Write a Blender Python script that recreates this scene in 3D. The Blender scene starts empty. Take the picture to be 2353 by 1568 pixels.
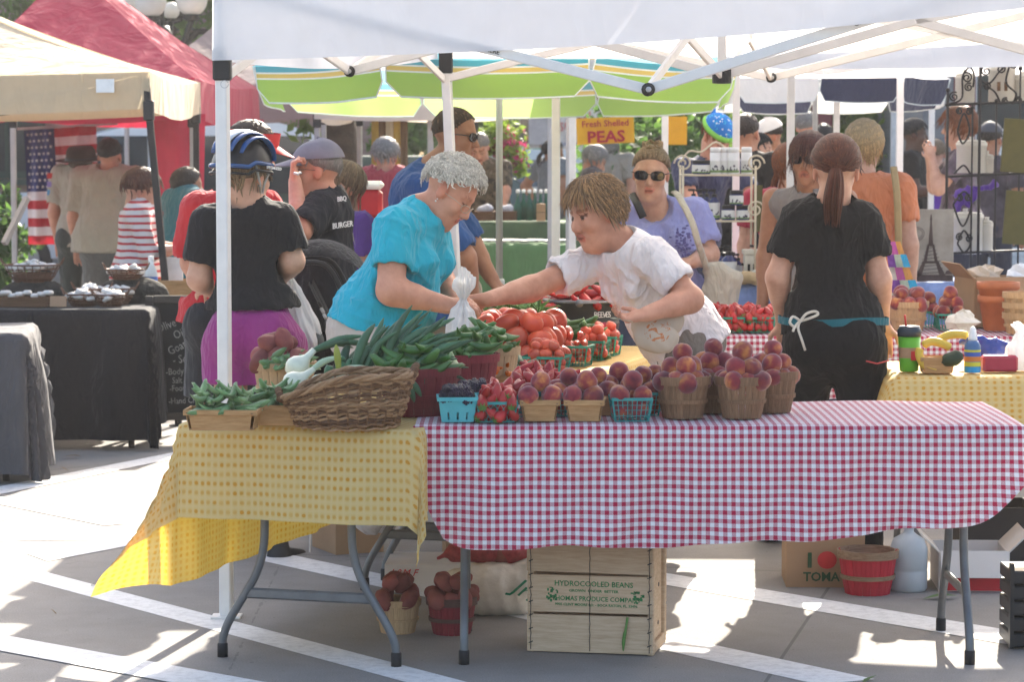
import bpy, math, random
import numpy as np
from mathutils import Vector, Matrix, Euler
R = math.radians
rnd = random.Random(7)
sc = bpy.context.scene
COL = sc.collection
# ------------------------------------------------------------------ camera, sky, sun, exposure
FP, CX, CY, HOR, EYE = 6350.0, 1176.5, 784.0, 310.0, 1.62      # focal length, centre and horizon on a 2353 x 1568 grid; eye height
PIT = math.atan((CY - HOR) / FP)
cam_d = bpy.data.cameras.new('camera'); cam = bpy.data.objects.new('camera', cam_d); COL.objects.link(cam)
cam.location = (0, 0, EYE); cam.rotation_euler = (R(90) - PIT, 0, 0)
cam_d.sensor_width = 36; cam_d.lens = 36 * FP / 2353; cam_d.clip_end = 500
cam_d.dof.use_dof = True; cam_d.dof.focus_distance = 9.4; cam_d.dof.aperture_fstop = 8.0
sc.camera = cam
SUN_EL, SUN_AZ = R(32), R(11)                                    # sun stands behind the stalls, a little to the right
w = bpy.data.worlds.new('World'); sc.world = w; w.use_nodes = True
nt = w.node_tree; sky = nt.nodes.new('ShaderNodeTexSky'); sky.sky_type = 'NISHITA'; sky.sun_disc = False
sky.sun_elevation = SUN_EL; sky.sun_rotation = SUN_AZ; sky.air_density = 1.0; sky.dust_density = 4.0; sky.ozone_density = .4
bg = nt.nodes['Background']; bg.inputs[1].default_value = 0.15
nt.links.new(sky.outputs[0], bg.inputs[0])
sun_d = bpy.data.lights.new('sun', 'SUN'); sun_d.energy = 5.0; sun_d.angle = R(0.53); sun_d.color = (1, .92, .8)
sun = bpy.data.objects.new('sun', sun_d); COL.objects.link(sun)
sdir = Vector((math.sin(SUN_AZ) * math.cos(SUN_EL), math.cos(SUN_AZ) * math.cos(SUN_EL), math.sin(SUN_EL)))
sun.rotation_euler = sdir.to_track_quat('Z', 'Y').to_euler(); sun.location = (3, 10, 12)
vs = sc.view_settings; vs.view_transform = 'Standard'; vs.look = 'None'; vs.exposure = 1.7; vs.gamma = 1
sc.cycles.use_denoising = True; sc.cycles.max_bounces = 10; sc.cycles.transparent_max_bounces = 12
sc.cycles.sample_clamp_indirect = 6

# ------------------------------------------------------------------ photo grid -> world
_cp, _sp = math.cos(PIT), math.sin(PIT)
def at(px, py, d):
    """world point seen at grid (px, py) standing d metres in front of the camera"""
    u, v = px - CX, CY - py
    dx, dy, dz = u, FP * _cp + v * _sp, -FP * _sp + v * _cp
    k = d / dy
    return Vector((dx * k, d, EYE + dz * k))
def on(px, py, z=0.0):
    u, v = px - CX, CY - py
    dx, dy, dz = u, FP * _cp + v * _sp, -FP * _sp + v * _cp
    k = (z - EYE) / dz
    return Vector((dx * k, dy * k, z))
def V(*a): return Vector(a)
def nrm(v): v = Vector(v); return v.normalized()

# ------------------------------------------------------------------ materials
MATS = {}
def srgb(h):
    c = [int(h[i:i + 2], 16) / 255 for i in (0, 2, 4)]
    return tuple((x / 12.92 if x <= .04045 else ((x + .055) / 1.055) ** 2.4) for x in c)
class N:
    """tiny node helper"""
    def __init__(s, name):
        s.m = bpy.data.materials.new(name); s.m.use_nodes = True; s.t = s.m.node_tree
        s.b = s.t.nodes['Principled BSDF']; s.o = s.t.nodes['Material Output']
    def n(s, typ, **kw):
        x = s.t.nodes.new('ShaderNode' + typ)
        for k, v in kw.items(): setattr(x, k, v)
        return x
    def l(s, a, b): s.t.links.new(a, b)
    def inp(s, node, i, v):
        if hasattr(v, 'is_linked') or isinstance(v, bpy.types.NodeSocket): s.l(v, node.inputs[i])
        else: node.inputs[i].default_value = v
    def mth(s, op, a, b=0.0, c=0.0):
        x = s.n('Math', operation=op); s.inp(x, 0, a); s.inp(x, 1, b); s.inp(x, 2, c); return x.outputs[0]
    def noise(s, scale, detail=4, rough=.55, co=None, dist=0):
        x = s.n('TexNoise'); x.inputs['Scale'].default_value = scale; x.inputs['Detail'].default_value = detail
        x.inputs['Roughness'].default_value = rough; x.inputs['Distortion'].default_value = dist
        if co is not None: s.l(co, x.inputs['Vector'])
        return x.outputs['Fac']
    def co(s, which='Object'): return s.n('TexCoord').outputs[which]
    def mix(s, f, a, b, mode='MIX'):
        x = s.n('Mix', data_type='RGBA', blend_type=mode); s.inp(x, 0, f)
        for i, v in ((6, a), (7, b)):
            if isinstance(v, (tuple, list)): v = tuple(v)[:3] + (1,)
            s.inp(x, i, v)
        return x.outputs[2]
    def ramp(s, f, stops, interp='LINEAR'):
        x = s.n('ValToRGB'); cr = x.color_ramp; cr.interpolation = interp
        while len(cr.elements) < len(stops): cr.elements.new(.5)
        for e, (p, c) in zip(cr.elements, stops): e.position = p; e.color = tuple(c)[:3] + (1,)
        s.l(f, x.inputs[0]); return x.outputs[0]
    def bump(s, h, strength=.3, dist=.01):
        x = s.n('Bump'); x.inputs['Strength'].default_value = strength; x.inputs['Distance'].default_value = dist
        s.l(h, x.inputs['Height']); s.l(x.outputs[0], s.b.inputs['Normal'])
    def fin(s, col, rough=.6, spec=.3, metal=0, trans=0, tcol=None, sheen=0, sss=0, alpha=None):
        b = s.b
        if isinstance(col, (tuple, list)): col = tuple(col)[:3] + (1,)
        s.inp(b, 'Base Color', col); s.inp(b, 'Roughness', rough)
        b.inputs['Specular IOR Level'].default_value = spec; b.inputs['Metallic'].default_value = metal
        if sheen: b.inputs['Sheen Weight'].default_value = sheen; b.inputs['Sheen Roughness'].default_value = .5
        if sss:
            b.inputs['Subsurface Weight'].default_value = sss; b.inputs['Subsurface Radius'].default_value = (.012, .005, .003)
            b.inputs['Subsurface Scale'].default_value = 1
        if trans:
            tr = s.n('BsdfTranslucent'); s.inp(tr, 0, tcol + (1,) if tcol else col)
            mx = s.n('MixShader'); mx.inputs[0].default_value = trans
            s.l(b.outputs[0], mx.inputs[1]); s.l(tr.outputs[0], mx.inputs[2]); s.l(mx.outputs[0], s.o.inputs[0])
        return s.m
def M(key, col=(.5, .5, .5), rough=.6, var=.12, scale=14, bump=0, bscale=60, spec=.3, metal=0, trans=0, tcol=None,
      attr=False, orand=0, sheen=0, sss=0, bdist=.004, huer=0):
    """plain procedural material: noise-mottled colour, optional bump / vertex tint / per-object variation"""
    if key in MATS: return MATS[key]
    if isinstance(col, str): col = srgb(col)
    k = N(key); co = k.co()
    f = k.noise(scale, 5, .6, co)
    lo = tuple(max(0, c * (1 - var)) for c in col); hi = tuple(min(1, c * (1 + var)) for c in col)
    c = k.ramp(f, [(.3, lo), (.7, hi)])
    if attr:
        a = k.n('Attribute'); a.attribute_name = 'Col'; c = k.mix(1, c, a.outputs['Color'], 'MULTIPLY')
    if orand or huer:
        oi = k.n('ObjectInfo'); hs = k.n('HueSaturation')
        k.l(k.mth('MULTIPLY_ADD', oi.outputs['Random'], 2 * orand, 1 - orand), hs.inputs['Value'])
        r2 = k.mth('FRACT', k.mth('MULTIPLY', oi.outputs['Random'], 17.3))
        k.l(k.mth('MULTIPLY_ADD', r2, 2 * huer, .5 - huer), hs.inputs['Hue'])
        k.l(c, hs.inputs['Color']); c = hs.outputs[0]
    if bump: k.bump(k.noise(bscale, 4, .6, co), bump, bdist)
    MATS[key] = k.fin(c, rough, spec, metal, trans, tcol, sheen, sss); return MATS[key]
def cloth(key, col, trans=.0, bump=.35, bscale=7, var=.07, sheen=.15, rough=.85, fine=True, folds=1.0):
    """woven fabric: soft fold bump plus fine weave"""
    if key in MATS: return MATS[key]
    if isinstance(col, str): col = srgb(col)
    k = N(key); co = k.co()
    c = k.ramp(k.noise(9, 5, .6, co), [(.3, tuple(x * (1 - var) for x in col)), (.7, tuple(min(1, x * (1 + var)) for x in col))])
    mp = k.n('Mapping'); k.l(co, mp.inputs[0]); mp.inputs['Scale'].default_value = (1.3, 1.3, .55)
    n1 = k.noise(bscale, 3, .45, mp.outputs[0], .9); n2 = k.noise(bscale * 1.9, 2, .4, mp.outputs[0], 1.2)
    cr = k.mth('POWER', k.mth('SUBTRACT', 1.0, k.mth('ABSOLUTE', k.mth('MULTIPLY_ADD', n2, 2.6, -1.3))), 2.0)
    h = k.mth('ADD', k.mth('ADD', k.mth('MULTIPLY', n1, 1.4), k.mth('MULTIPLY', cr, .2)), k.mth('MULTIPLY', k.noise(420, 2, .5, co), .03 if fine else 0))
    k.bump(h, min(1, bump * 1.45), .045 * folds)
    MATS[key] = k.fin(c, rough, .2, 0, trans, None, sheen); return MATS[key]

# ------------------------------------------------------------------ objects
def tag(o, label=None, cat=None, group=None, kind=None):
    for k, v in (('label', label), ('category', cat), ('group', group), ('kind', kind)):
        if v: o[k] = v
    return o
LOC = {}
def thing(name, label, cat, loc, group=None, rz=0.0, rot=None):
    o = bpy.data.objects.new(name, None); COL.objects.link(o); o.location = loc; o.empty_display_size = .05
    o.rotation_euler = rot if rot else (0, 0, rz); tag(o, label, cat, group)
    LOC[o] = Matrix.LocRotScale(Vector(loc), Euler(o.rotation_euler), None)
    return o
def mesh(name, Vs, Fs, mat=None, smooth=True, uv=None, col=None, midx=None):
    me = bpy.data.meshes.new(name)
    Vs = np.asarray(Vs, dtype=np.float32)
    if isinstance(Fs, np.ndarray) and Fs.ndim == 2:
        n, k = Fs.shape
        me.vertices.add(len(Vs)); me.vertices.foreach_set('co', Vs.ravel())
        me.loops.add(n * k); me.loops.foreach_set('vertex_index', Fs.astype(np.int32).ravel())
        me.polygons.add(n); me.polygons.foreach_set('loop_start', np.arange(0, n * k, k, dtype=np.int32))
        me.polygons.foreach_set('loop_total', np.full(n, k, dtype=np.int32))
    else:
        me.from_pydata(Vs.tolist(), [], [list(map(int, f)) for f in Fs])
    me.update(calc_edges=True)
    if smooth: me.polygons.foreach_set('use_smooth', np.ones(len(me.polygons), dtype=bool))
    if uv is not None:
        ly = me.uv_layers.new(name='UVMap'); li = np.empty(len(me.loops), dtype=np.int32); me.loops.foreach_get('vertex_index', li)
        ly.data.foreach_set('uv', np.asarray(uv, dtype=np.float32)[li].ravel())
    if col is not None:
        a = me.color_attributes.new('Col', 'FLOAT_COLOR', 'POINT'); c = np.ones((len(Vs), 4), dtype=np.float32); c[:, :3] = col
        a.data.foreach_set('color', c.ravel())
    if mat is not None:
        for m in (mat if isinstance(mat, (list, tuple)) else [mat]): me.materials.append(m)
    if midx is not None: me.polygons.foreach_set('material_index', np.asarray(midx, dtype=np.int32))
    return me
def put(name, me, parent=None, loc=(0, 0, 0), rot=(0, 0, 0), scale=(1, 1, 1)):
    """link mesh data (local coordinates) as an object"""
    o = bpy.data.objects.new(name, me); COL.objects.link(o); o.parent = parent
    o.location = loc; o.rotation_euler = rot; o.scale = scale
    LOC[o] = (LOC.get(parent, Matrix()) if parent else Matrix()) @ Matrix.LocRotScale(Vector(loc), Euler(rot), Vector(scale))
    return o
def ob(name, Vs, Fs, mat, parent=None, label=None, cat=None, group=None, kind=None, **kw):
    """mesh given in world coordinates; top-level ones get their origin at their base"""
    Vs = np.asarray(Vs, dtype=np.float64)
    if parent is not None:
        mi = np.array(LOC[parent].inverted()); Vl = Vs @ mi[:3, :3].T + mi[:3, 3]; loc = (0, 0, 0)
    else:
        lo, hi = Vs.min(0), Vs.max(0); c = np.array([(lo[0] + hi[0]) / 2, (lo[1] + hi[1]) / 2, lo[2]]); Vl = Vs - c; loc = tuple(c)
    o = put(name, mesh(name, Vl, Fs, mat, **kw), parent, loc)
    return tag(o, label, cat, group, kind)

class G:
    """collects simple shapes; build() links them as one mesh"""
    def __init__(s): s.v = []; s.f = []; s.c = []
    def add(s, Vs, Fs, col=(1, 1, 1)):
        b = len(s.v); s.v += [tuple(p) for p in Vs]; s.f += [tuple(i + b for i in f) for f in Fs]
        s.c += [col] * len(Vs) if not isinstance(col, np.ndarray) else [tuple(x) for x in col]
        return s
    def box(s, c, sz, rz=0.0, M3=None, col=(1, 1, 1), bev=0.0):
        x, y, z = sz[0] / 2, sz[1] / 2, sz[2] / 2
        if bev:
            b = min(bev, x * .9, y * .9, z * .9); P = []
            for sx in (-1, 1):
                for sy in (-1, 1):
                    for sz_ in (-1, 1):
                        P += [(sx * (x - b), sy * (y - b), sz_ * z), (sx * (x - b), sy * y, sz_ * (z - b)), (sx * x, sy * (y - b), sz_ * (z - b))]
            def i(sx, sy, sz_, k): return ((sx > 0) * 4 + (sy > 0) * 2 + (sz_ > 0)) * 3 + k
            Fs = []
            for q in (-1, 1):
                Fs.append([i(-1, -1, q, 0), i(1, -1, q, 0), i(1, 1, q, 0), i(-1, 1, q, 0)][::q])
                Fs.append([i(-1, q, -1, 1), i(-1, q, 1, 1), i(1, q, 1, 1), i(1, q, -1, 1)][::q])
                Fs.append([i(q, -1, -1, 2), i(q, 1, -1, 2), i(q, 1, 1, 2), i(q, -1, 1, 2)][::q])
                for r_ in (-1, 1):
                    g = q * r_
                    Fs.append([i(-1, q, r_, 0), i(1, q, r_, 0), i(1, q, r_, 1), i(-1, q, r_, 1)][::g])
                    Fs.append([i(q, -1, r_, 0), i(q, -1, r_, 2), i(q, 1, r_, 2), i(q, 1, r_, 0)][::g])
                    Fs.append([i(q, r_, -1, 1), i(q, r_, 1, 1), i(q, r_, 1, 2), i(q, r_, -1, 2)][::g])
                    for t in (-1, 1):
                        Fs.append([i(q, r_, t, 0), i(q, r_, t, 1), i(q, r_, t, 2)][::-q * r_ * t])
        else:
            P = [(a, b, c_) for a in (-x, x) for b in (-y, y) for c_ in (-z, z)]
            Fs = [(0, 1, 3, 2), (4, 6, 7, 5), (0, 4, 5, 1), (2, 3, 7, 6), (0, 2, 6, 4), (1, 5, 7, 3)]
        m = M3 if M3 is not None else Matrix.Rotation(rz, 3, 'Z'); c = Vector(c)
        return s.add([m @ Vector(p) + c for p in P], Fs, col)
    def bar(s, a, b, w, h, up=(0, 0, 1), col=(1, 1, 1), bev=0):
        a, b = Vector(a), Vector(b); d = b - a; L = d.length; z = d / L; x = z.cross(Vector(up))
        if x.length < 1e-4: x = z.cross(Vector((1, 0, 0)))
        x.normalize(); y = z.cross(x)
        return s.box((a + b) / 2, (w, h, L), M3=Matrix((x, y, z)).transposed(), col=col, bev=bev)
    def tube(s, path, r, n=8, caps=True, col=(1, 1, 1), flat=None):
        P = [Vector(p) for p in path]; m = len(P); rr = r if isinstance(r, (list, tuple, np.ndarray)) else [r] * m
        up = None; Vs = []
        for i in range(m):
            t = (P[min(i + 1, m - 1)] - P[max(i - 1, 0)])
            t = t.normalized() if t.length > 1e-9 else Vector((0, 0, 1))
            if up is None:
                up = Vector((0, 0, 1)) if abs(t.z) < .9 else Vector((1, 0, 0))
                if flat is not None: up = Vector(flat[0])
            x = t.cross(up)
            if x.length < 1e-5: x = t.cross(Vector((.3, 1, .2)))
            x.normalize(); y = x.cross(t); up = y
            q = flat[1] if flat is not None else 1
            for j in range(n):
                a = 2 * math.pi * j / n; Vs.append(P[i] + (x * math.cos(a) + y * math.sin(a) * q) * rr[i])
        Fs = [(i * n + j, i * n + (j + 1) % n, (i + 1) * n + (j + 1) % n, (i + 1) * n + j) for i in range(m - 1) for j in range(n)]
        if caps: Fs += [tuple(range(n))[::-1], tuple((m - 1) * n + j for j in range(n))]
        return s.add(Vs, Fs, col)
    def lathe(s, prof, n=24, c=(0, 0, 0), M3=None, caps=True, col=(1, 1, 1), sx=1, sy=1):
        c = Vector(c); Vs = []
        for r, z in prof:
            for j in range(n):
                a = 2 * math.pi * j / n; p = Vector((r * math.cos(a) * sx, r * math.sin(a) * sy, z))
                Vs.append((M3 @ p if M3 is not None else p) + c)
        m = len(prof)
        Fs = [(i * n + j, i * n + (j + 1) % n, (i + 1) * n + (j + 1) % n, (i + 1) * n + j) for i in range(m - 1) for j in range(n)]
        if caps: Fs += [tuple(range(n))[::-1], tuple((m - 1) * n + j for j in range(n))]
        return s.add(Vs, Fs, col)
    def ball(s, c, r, n=12, m=8, M3=None, col=(1, 1, 1), lo=-1.0, hi=1.0):
        rx, ry, rz = r if isinstance(r, (tuple, list)) else (r, r, r)
        prof = []
        a0, a1 = math.asin(lo), math.asin(hi)
        c = Vector(c); Vs = []
        for i in range(m + 1):
            t = a0 + (a1 - a0) * i / m; q = max(math.cos(t), 1e-3)
            for j in range(n):
                a = 2 * math.pi * j / n; p = Vector((rx * q * math.cos(a), ry * q * math.sin(a), rz * math.sin(t)))
                Vs.append((M3 @ p if M3 is not None else p) + c)
        Fs = [(i * n + j, i * n + (j + 1) % n, (i + 1) * n + (j + 1) % n, (i + 1) * n + j) for i in range(m) for j in range(n)]
        Fs += [tuple(range(n))[::-1], tuple(m * n + j for j in range(n))]
        return s.add(Vs, Fs, col)
    def prism(s, poly, depth, M4, col=(1, 1, 1)):
        """poly in xy, extruded along local z, placed by 4x4"""
        n = len(poly); Vs = [M4 @ Vector((x, y, 0)) for x, y in poly] + [M4 @ Vector((x, y, depth)) for x, y in poly]
        Fs = [tuple(range(n))[::-1], tuple(range(n, 2 * n))] + [(i, (i + 1) % n, (i + 1) % n + n, i + n) for i in range(n)]
        return s.add(Vs, Fs, col)
    def build(s, name, mat, parent=None, smooth=False, colors=False, **kw):
        return ob(name, s.v, s.f, mat, parent, smooth=smooth, col=np.array(s.c) if colors else None, **kw)
    def me(s, name, mat, smooth=False, colors=False):
        return mesh(name, s.v, s.f, mat, smooth, col=np.array(s.c) if colors else None)
def smooth_path(P, k=4):
    """Catmull-Rom"""
    P = [Vector(p) for p in P]; out = []
    for i in range(len(P) - 1):
        p0, p1, p2, p3 = P[max(i - 1, 0)], P[i], P[i + 1], P[min(i + 2, len(P) - 1)]
        for j in range(k):
            t = j / k
            out.append(.5 * ((2 * p1) + (p2 - p0) * t + (2 * p0 - 5 * p1 + 4 * p2 - p3) * t * t + (3 * p1 - p0 - 3 * p2 + p3) * t ** 3))
    return out + [P[-1]]
def sheet(name, fn, nu, nv, mat, parent=None, closed=False, thick=0, **kw):
    """parametric cloth: fn(u, v) -> ((x, y, z), (s, t)) with u, v in 0..1"""
    Vs, uv = [], []
    for i in range(nu + 1):
        for j in range(nv + 1):
            p, t = fn(i / nu, j / nv); Vs.append(p); uv.append(t)
    Fs = np.array([(i * (nv + 1) + j, (i + 1) * (nv + 1) + j, (i + 1) * (nv + 1) + j + 1, i * (nv + 1) + j + 1) for i in range(nu) for j in range(nv)])
    return ob(name, [tuple(p) for p in Vs], Fs, mat, parent, uv=uv, **kw)
def text(name, body, size, M4, mat, parent, ext=.0015, align='CENTER', shear=0, sx=1.0, bold=0.0):
    """flat lettering as a mesh part; M4 places its xy plane"""
    cu = bpy.data.curves.new('lettering', 'FONT'); cu.body = body; cu.size = size; cu.align_x = align; cu.extrude = ext; cu.shear = shear
    cu.resolution_u = 2; cu.offset = bold
    tmp = bpy.data.objects.new('lettering', cu); COL.objects.link(tmp)
    dg = bpy.context.evaluated_depsgraph_get(); dg.update()
    me0 = tmp.evaluated_get(dg).to_mesh(); n = len(me0.vertices)
    Vs = np.empty(n * 3, dtype=np.float32); me0.vertices.foreach_get('co', Vs); Vs = Vs.reshape(-1, 3)
    Vs[:, 0] *= sx
    Fs = [tuple(p.vertices) for p in me0.polygons]
    tmp.evaluated_get(dg).to_mesh_clear(); bpy.data.objects.remove(tmp); bpy.data.curves.remove(cu)
    m = np.array(M4); Vw = Vs @ m[:3, :3].T + m[:3, 3]
    return ob(name, Vw, Fs, mat, parent, smooth=False)
def face_cam(p, yaw=0.0, tilt=0.0, roll=0.0):
    """4x4 whose xy plane faces the camera side (-Y), turned by yaw about Z"""
    return Matrix.Translation(Vector(p)) @ Matrix.Rotation(yaw, 4, 'Z') @ Matrix.Rotation(R(90) + tilt, 4, 'X') @ Matrix.Rotation(roll, 4, 'Z')

# ------------------------------------------------------------------ soft bodies: distance fields meshed by surface nets
def rc(a, b, ra, rb=None, col=None, k=.02, n=None, q=1.0, op=1): return ('r', Vector(a), Vector(b), ra, ra if rb is None else rb, col, k, n, q, op)
def el(c, r, M3=None, col=None, k=.02, op=1): return ('e', Vector(c), tuple(r) if not isinstance(r, (int, float)) else (r, r, r), M3, 0, col, k, None, 1, op)
def pl(c, n, k=.006, m=.8): return ('p', Vector(c), (m, m, m), Vector(n).normalized(), 0, None, k, None, 1, -1)
def sdf(prims, res, wr=0.0, wseed=0, wf=1.0, cols=False):
    lo = np.full(3, 1e9); hi = -lo; bx = []
    for p in prims:
        if p[0] == 'r':
            m = max(p[3], p[4]) + .0; a, b = np.array(p[1]), np.array(p[2]); l, h = np.minimum(a, b) - m, np.maximum(a, b) + m
        else:
            m = max(p[2]); l, h = np.array(p[1]) - m, np.array(p[1]) + m
        mg = p[6] + 2.5 * res; bx.append((l - mg, h + mg))
        if p[9] > 0: lo = np.minimum(lo, l); hi = np.maximum(hi, h)
    lo -= 4 * res; hi += 4 * res; nn = np.ceil((hi - lo) / res).astype(int) + 1
    vol = np.full(nn, .3, dtype=np.float32); idx = np.zeros(nn, dtype=np.int16)
    for pi, p in enumerate(prims):
        i0 = np.maximum(np.floor((bx[pi][0] - lo) / res).astype(int), 0); i1 = np.minimum(np.ceil((bx[pi][1] - lo) / res).astype(int) + 1, nn)
        if (i1 <= i0).any(): continue
        g = [(lo[a] + res * np.arange(i0[a], i1[a])).astype(np.float32) for a in range(3)]
        X, Y, Z = g[0][:, None, None], g[1][None, :, None], g[2][None, None, :]
        if p[0] == 'r':
            a, b, ra, rb, n, q = p[1], p[2], p[3], p[4], p[7], p[8]
            px, py, pz = X - a.x, Y - a.y, Z - a.z; ba = b - a
            if n is not None:
                s = (1 / q - 1); dn = px * n[0] + py * n[1] + pz * n[2]; px = px + n[0] * dn * s; py = py + n[1] * dn * s; pz = pz + n[2] * dn * s
                bn = ba.dot(Vector(n)); ba = ba + Vector(n) * bn * s
            bb = max(ba.dot(ba), 1e-9)
            h = np.clip((px * ba.x + py * ba.y + pz * ba.z) / bb, 0, 1)
            d = np.sqrt((px - ba.x * h) ** 2 + (py - ba.y * h) ** 2 + (pz - ba.z * h) ** 2) - (ra + (rb - ra) * h)
            if n is not None: d = d * (.5 + .5 * q)
        else:
            c, r, m3 = p[1], p[2], p[3]; px, py, pz = X - c.x, Y - c.y, Z - c.z
            if p[0] == 'e' and m3 is not None:
                t = m3.transposed()
                px, py, pz = (t[0][0] * px + t[0][1] * py + t[0][2] * pz, t[1][0] * px + t[1][1] * py + t[1][2] * pz, t[2][0] * px + t[2][1] * py + t[2][2] * pz)
            if p[0] == 'p': d = px * m3.x + py * m3.y + pz * m3.z
            k0 = np.sqrt((px / r[0]) ** 2 + (py / r[1]) ** 2 + (pz / r[2]) ** 2)
            k1 = np.sqrt((px / r[0] ** 2) ** 2 + (py / r[1] ** 2) ** 2 + (pz / r[2] ** 2) ** 2) + 1e-6
            if p[0] == 'e': d = k0 * (k0 - 1) / k1
        sl = tuple(slice(i0[a], i1[a]) for a in range(3)); v0 = vol[sl]; k = p[6]
        if p[9] > 0:
            if p[5] is not None or not cols: idx[sl] = np.where(d < v0 + (.5 * k if p[5] is None else .0015), pi, idx[sl])
            else: idx[sl] = np.where(d < v0, pi, idx[sl])
            h = np.clip(.5 + .5 * (v0 - d) / k, 0, 1); vol[sl] = v0 + (d - v0) * h - k * h * (1 - h)
        else:
            h = np.clip(.5 - .5 * (v0 + d) / k, 0, 1); vol[sl] = v0 + (-d - v0) * h + k * h * (1 - h)
    if wr:
        rs = np.random.RandomState(wseed + 11); X, Y, Z = [(lo[a] + res * np.arange(nn[a])).astype(np.float32) for a in range(3)]
        X, Y, Z = X[:, None, None], Y[None, :, None], Z[None, None, :]; w_ = 0
        for q in range(7):
            dv = rs.normal(size=3); dv[2] *= .55; dv /= np.linalg.norm(dv); f = wf * rs.uniform(26, 95); e = rs.normal(size=3)
            sn = np.sin(f * (dv[0] * X + dv[1] * Y + dv[2] * Z) + 1.7 * np.sin(9 * wf * (e[0] * X + e[1] * Y + e[2] * Z) + q)); am = np.clip(.5 + 1.1 * np.sin(11 * (e[1] * X - e[0] * Z + .5 * e[2] * Y) + 2 * q), 0, 1); w_ = w_ + (.45 - (1 - np.abs(sn)) ** 2.2 * 1.7) * am * (34 / (f / wf)) ** .5
        vol += (wr * .55 * w_).astype(np.float32)
    ins = vol < 0
    c = np.zeros(nn - 1, dtype=np.int8)
    for dx in (0, 1):
        for dy in (0, 1):
            for dz in (0, 1): c += ins[dx:nn[0] - 1 + dx, dy:nn[1] - 1 + dy, dz:nn[2] - 1 + dz]
    A = np.argwhere((c > 0) & (c < 8)); vid = np.full(nn - 1, -1, dtype=np.int32); vid[A[:, 0], A[:, 1], A[:, 2]] = np.arange(len(A))
    cor = [(dx, dy, dz) for dx in (0, 1) for dy in (0, 1) for dz in (0, 1)]
    cv = np.stack([vol[A[:, 0] + o[0], A[:, 1] + o[1], A[:, 2] + o[2]] for o in cor], 1)
    S = np.zeros((len(A), 3)); Wt = np.zeros(len(A))
    for i in range(8):
        for j in range(i + 1, 8):
            if sum(abs(cor[i][q] - cor[j][q]) for q in range(3)) != 1: continue
            a, b = cv[:, i], cv[:, j]; m = (a < 0) != (b < 0); t = np.where(m, a / np.where(m, a - b, 1), 0)
            P = np.array(cor[i])[None] + t[:, None] * (np.array(cor[j]) - np.array(cor[i]))[None]
            S += P * m[:, None]; Wt += m
    Vs = lo + res * (A + S / Wt[:, None]); Fs = []
    for ax in range(3):
        sl0 = [slice(None)] * 3; sl1 = [slice(None)] * 3; sl0[ax] = slice(0, -1); sl1[ax] = slice(1, None)
        i0, i1 = ins[tuple(sl0)], ins[tuple(sl1)]; E = np.argwhere(i0 != i1)
        E = E[(E[:, (ax + 1) % 3] > 0) & (E[:, (ax + 2) % 3] > 0)]
        E = E[(E[:, (ax + 1) % 3] < nn[(ax + 1) % 3] - 1) & (E[:, (ax + 2) % 3] < nn[(ax + 2) % 3] - 1)]
        u = np.zeros(3, int); v = np.zeros(3, int); u[(ax + 1) % 3] = 1; v[(ax + 2) % 3] = 1
        q = np.stack([vid[tuple((E - u - v).T)], vid[tuple((E - v).T)], vid[tuple(E.T)], vid[tuple((E - u).T)]], 1)
        fl = ~i0[tuple(E.T)]; q[fl] = q[fl][:, ::-1]; Fs.append(q)
    Fs = np.concatenate(Fs); Fs = Fs[(Fs >= 0).all(1)]
    # a little relaxing takes the voxel steps out
    nb = np.zeros((len(Vs), 3)); ct = np.zeros(len(Vs))
    for a, b in ((0, 1), (1, 2), (2, 3), (3, 0)):
        np.add.at(nb, Fs[:, a], Vs[Fs[:, b]]); np.add.at(ct, Fs[:, a], 1)
    Vs = Vs * .55 + .45 * nb / np.maximum(ct, 1)[:, None]
    if cols:
        pal = np.array([p[5] if p[5] is not None else (1, 1, 1) for p in prims], dtype=np.float32)
        return Vs, Fs, pal[idx[A[:, 0], A[:, 1], A[:, 2]]]
    return Vs, Fs
def blob(name, prims, res, mat, parent=None, wr=0, wseed=0, wf=1.0, cols=False, **kw):
    r_ = sdf(prims, res, wr, wseed, wf, cols)
    return ob(name, r_[0], r_[1], mat, parent, col=r_[2] if cols else None, **kw)
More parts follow.
